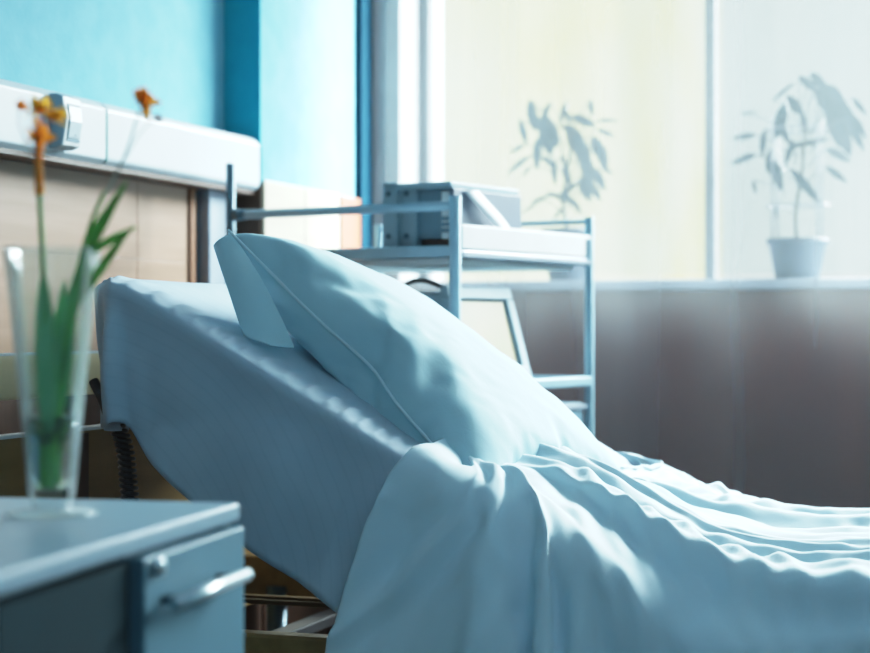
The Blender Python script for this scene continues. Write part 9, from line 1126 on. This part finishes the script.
# ------------------------------------------------------------------ house plants on the window sill
def plant(bx, by, label, leaves, pr, ph, stem, loops, seed, top):
    zb = .128; t = thing('potted_plant', (bx, by, zb), label, 'plant', 'plants on the window sill'); rr = random.Random(seed)
    p = MB().lathe([(.0, 0), (pr * .72, 0), (pr * .93, ph * .86), (pr, ph * .86), (pr * 1.02, ph), (pr * .93, ph), (pr * .9, ph * .93), (0, ph * .92)], (bx, by, zb), 32)
    pt = p.build('pot', 'pot', t)
    MB().lathe([(0, ph * .955), (pr * .9, ph * .93)], (bx, by, zb), 24).build('soil', 'soil', t)
    curve([(bx + u, by + w, zb + ph * .9 + z) for u, w, z in stem], (.006, .003), 8).build('stem', 'stem_dark', t)
    lm = MB()
    for (u, z, L, ang, W) in leaves:
        w = rr.uniform(-.05, .05); a = math.radians(ang)
        d = Vector((math.cos(a), rr.uniform(-.25, .25), -math.sin(a)))
        c = Vector((bx + u, by + w, zb + ph + z)); lm.leaf(c - d * L * .5, d, Vector((-math.sin(a) * .2, -1, .25)), L, W, .15, .08, 7)
        # petiole back to the stem
        s0 = Vector((bx + u * .25, by + w * .3, zb + ph + z * .85)); q = c - d * L * .5
        lm.tube([s0, s0.lerp(q, .5) + Vector((0, 0, .01)), q], .0016, 5)
    lm.build('foliage', 'leaf', t)
    if loops:
        wm = MB(); r0 = pr * .86
        for k in range(4):
            a = PI / 4 + k * PI / 2; x, y = bx + r0 * math.cos(a) * 1.2, by + r0 * math.sin(a); wm.tube([(x, y, zb + ph * .9), (x, y, zb + ph + top)], .0028, 6)
        for h in loops: wm.tube([(bx + r0 * 1.2 * math.cos(q * PI / 10), by + r0 * math.sin(q * PI / 10), zb + ph + h) for q in range(21)], .0026, 6)
        wm.build('wire_support', 'wire', t)
    return t
LR = [(-0.034, 0.292, 0.072, 60, 0.024), (-0.02, 0.237, 0.072, 110, 0.022), (-0.148, 0.287, 0.064, 175, 0.024), (-0.139, 0.22, 0.075, 168, 0.026), (-0.113, 0.143, 0.037, 75, 0.013), (-0.066, 0.189, 0.104, 68, 0.039), (-0.05, 0.33, 0.098, 105, 0.043), (-0.037, 0.41, 0.083, -40, 0.013), (-0.007, 0.367, 0.072, 50, 0.033), (0.028, 0.424, 0.062, 40, 0.028), (0.058, 0.427, 0.078, 50, 0.033), (0.081, 0.394, 0.098, 55, 0.039), (0.111, 0.371, 0.098, 65, 0.041), (0.095, 0.314, 0.114, 75, 0.046), (0.134, 0.329, 0.114, 65, 0.041), (0.151, 0.291, 0.104, 62, 0.031), (0.127, 0.27, 0.093, 70, 0.041), (0.111, 0.227, 0.072, 25, 0.028), (0.1, 0.179, 0.078, 35, 0.024), (0.028, 0.143, 0.129, 47, 0.03), (0.004, 0.263, 0.062, -10, 0.02), (0.047, 0.267, 0.083, -15, 0.022), (-0.093, 0.266, 0.072, 95, 0.024), (-0.126, 0.35, 0.057, -5, 0.007), (0.017, 0.317, 0.062, 80, 0.024), (-0.061, 0.079, 0.037, 95, 0.011), (0.164, 0.306, 0.072, 60, 0.02), (0.068, 0.375, 0.083, 60, 0.037), (0.106, 0.341, 0.093, 60, 0.041), (-0.083, 0.222, 0.062, 100, 0.022), (0.164, 0.36, 0.062, 50, 0.019)]
LL = [(-0.125, 0.28, 0.078, 70, 0.025), (-0.063, 0.334, 0.063, 110, 0.022), (-0.034, 0.235, 0.063, 110, 0.022), (-0.012, 0.116, 0.078, 150, 0.022), (-0.063, 0.194, 0.07, 40, 0.018), (0.109, 0.272, 0.055, 20, 0.018), (0.031, 0.066, 0.063, 50, 0.018), (-0.143, 0.232, 0.055, 160, 0.017), (-0.157, 0.193, 0.09, 150, 0.02), (-0.132, 0.172, 0.043, 130, 0.012), (-0.101, 0.329, 0.086, 82, 0.037), (-0.074, 0.289, 0.094, 88, 0.047), (-0.025, 0.338, 0.07, 105, 0.02), (-0.005, 0.325, 0.047, 60, 0.017), (0.067, 0.343, 0.047, 80, 0.02), (0.113, 0.307, 0.07, -2, 0.012), (0.034, 0.313, 0.074, 20, 0.034), (-0.043, 0.274, 0.07, 70, 0.034), (-0.103, 0.223, 0.086, 92, 0.034), (-0.077, 0.254, 0.07, 60, 0.037), (-0.041, 0.165, 0.07, 85, 0.022), (0.017, 0.248, 0.086, 60, 0.044), (0.052, 0.215, 0.094, 65, 0.05), (0.095, 0.203, 0.078, 75, 0.037), (0.067, 0.173, 0.086, 70, 0.047), (0.095, 0.141, 0.07, 60, 0.034), (0.059, 0.135, 0.078, 80, 0.042), (0.038, 0.114, 0.07, 60, 0.037), (0.002, 0.087, 0.063, 40, 0.022), (-0.034, 0.095, 0.078, 20, 0.015), (-0.077, 0.089, 0.07, 170, 0.012), (-0.106, 0.065, 0.063, 150, 0.01), (-0.041, 0.047, 0.047, 130, 0.013), (0.009, 0.15, 0.07, 70, 0.025), (0.074, 0.107, 0.055, 60, 0.025), (0.123, 0.161, 0.034, 30, 0.012), (-0.005, 0.192, 0.039, 60, 0.017), (-0.085, 0.307, 0.063, 60, 0.034), (-0.114, 0.343, 0.047, 60, 0.02), (0.081, 0.231, 0.07, 70, 0.042), (0.109, 0.224, 0.047, 50, 0.022), (0.002, 0.283, 0.07, 30, 0.034)]
plant(-.654, 4.98, 'dark leafy pot plant with wire support standing farthest from the rack', LR, .083, .112, [(0, 0, 0), (-.008, 0, .08), (.015, .01, .2), (.02, 0, .32)], (.09, .30), 3, .33)
plant(-1.30, 4.98, 'bushy pot plant seen through the curtain behind the metal rack', LL, .075, .15, [(0, 0, 0), (-.02, 0, .1), (0, .01, .2), (.01, 0, .3)], None, 4, .3)


# ------------------------------------------------------------------ light, sky, camera
w = bpy.data.worlds.new('sky'); bpy.context.scene.world = w; w.use_nodes = True; nt = w.node_tree; bg = nt.nodes['Background']
tc = N(nt, 'ShaderNodeTexCoord'); n = N(nt, 'ShaderNodeTexNoise'); n.inputs['Scale'].default_value = 2.5; nt.links.new(tc.outputs['Generated'], n.inputs['Vector'])
nt.links.new(ramp(nt, n.outputs['Fac'], [(.35, (.78, .95, .93)), (.65, (.90, 1.0, .96))]), bg.inputs['Color']); bg.inputs['Strength'].default_value = SKY
def area(name, loc, to, sx, sy, power, color):
    l = bpy.data.lights.new(name, 'AREA'); l.shape = 'RECTANGLE'; l.size = sx; l.size_y = sy; l.energy = power; l.color = color
    o = bpy.data.objects.new(name, l); col.objects.link(o); o.location = (loc[0], loc[1], loc[2] + E)
    d = Vector(to) - Vector(loc); o.rotation_euler = d.to_track_quat('-Z', 'Y').to_euler(); return o
area('sky_light', (1.5, 7.2, 2.9), (-.6, 3.1, -.2), 4.2, 2.6, SKYL, (.82, .95, 1.0))
area('fill_light', (.6, .4, 1.70), (-.8, 2.6, -.4), 1.6, 1.6, FILL, (.55, .80, 1.0))  # unseen bluish fill light added near the ceiling

cam = bpy.data.cameras.new('camera'); co = bpy.data.objects.new('camera', cam); col.objects.link(co)
co.location = (0, 0, E); yaw = math.atan2(615, 1800)
co.rotation_euler = (PI / 2, 0, yaw); cam.sensor_width = 36; cam.lens = 1800 / 870 * 36
cam.dof.use_dof = True; cam.dof.focus_distance = 2.93; cam.dof.aperture_fstop = cam.lens / 1000 / .025; cam.dof.aperture_blades = 0
cam.clip_start = .05
bpy.context.scene.camera = co
sc = bpy.context.scene
sc.view_settings.view_transform = 'Standard'; sc.view_settings.look = 'None'; sc.view_settings.exposure = 0
# soft film-like shoulder so that window highlights roll off instead of clipping
vs_ = sc.view_settings; vs_.use_curve_mapping = True; cm = vs_.curve_mapping; cm.white_level = (1.8, 1.8, 1.8); cv_ = cm.curves[3]
cv_.points[0].location = (0, .003); cv_.points[1].location = (1, .90)
for x, y in ((.1, .18), (.28, .475), (.45, .665), (.65, .80)): cv_.points.new(x, y)
cm.update()
sc.cycles.use_denoising = True; sc.cycles.max_bounces = 12; sc.cycles.transparent_max_bounces = 16; sc.cycles.sample_clamp_indirect = 4
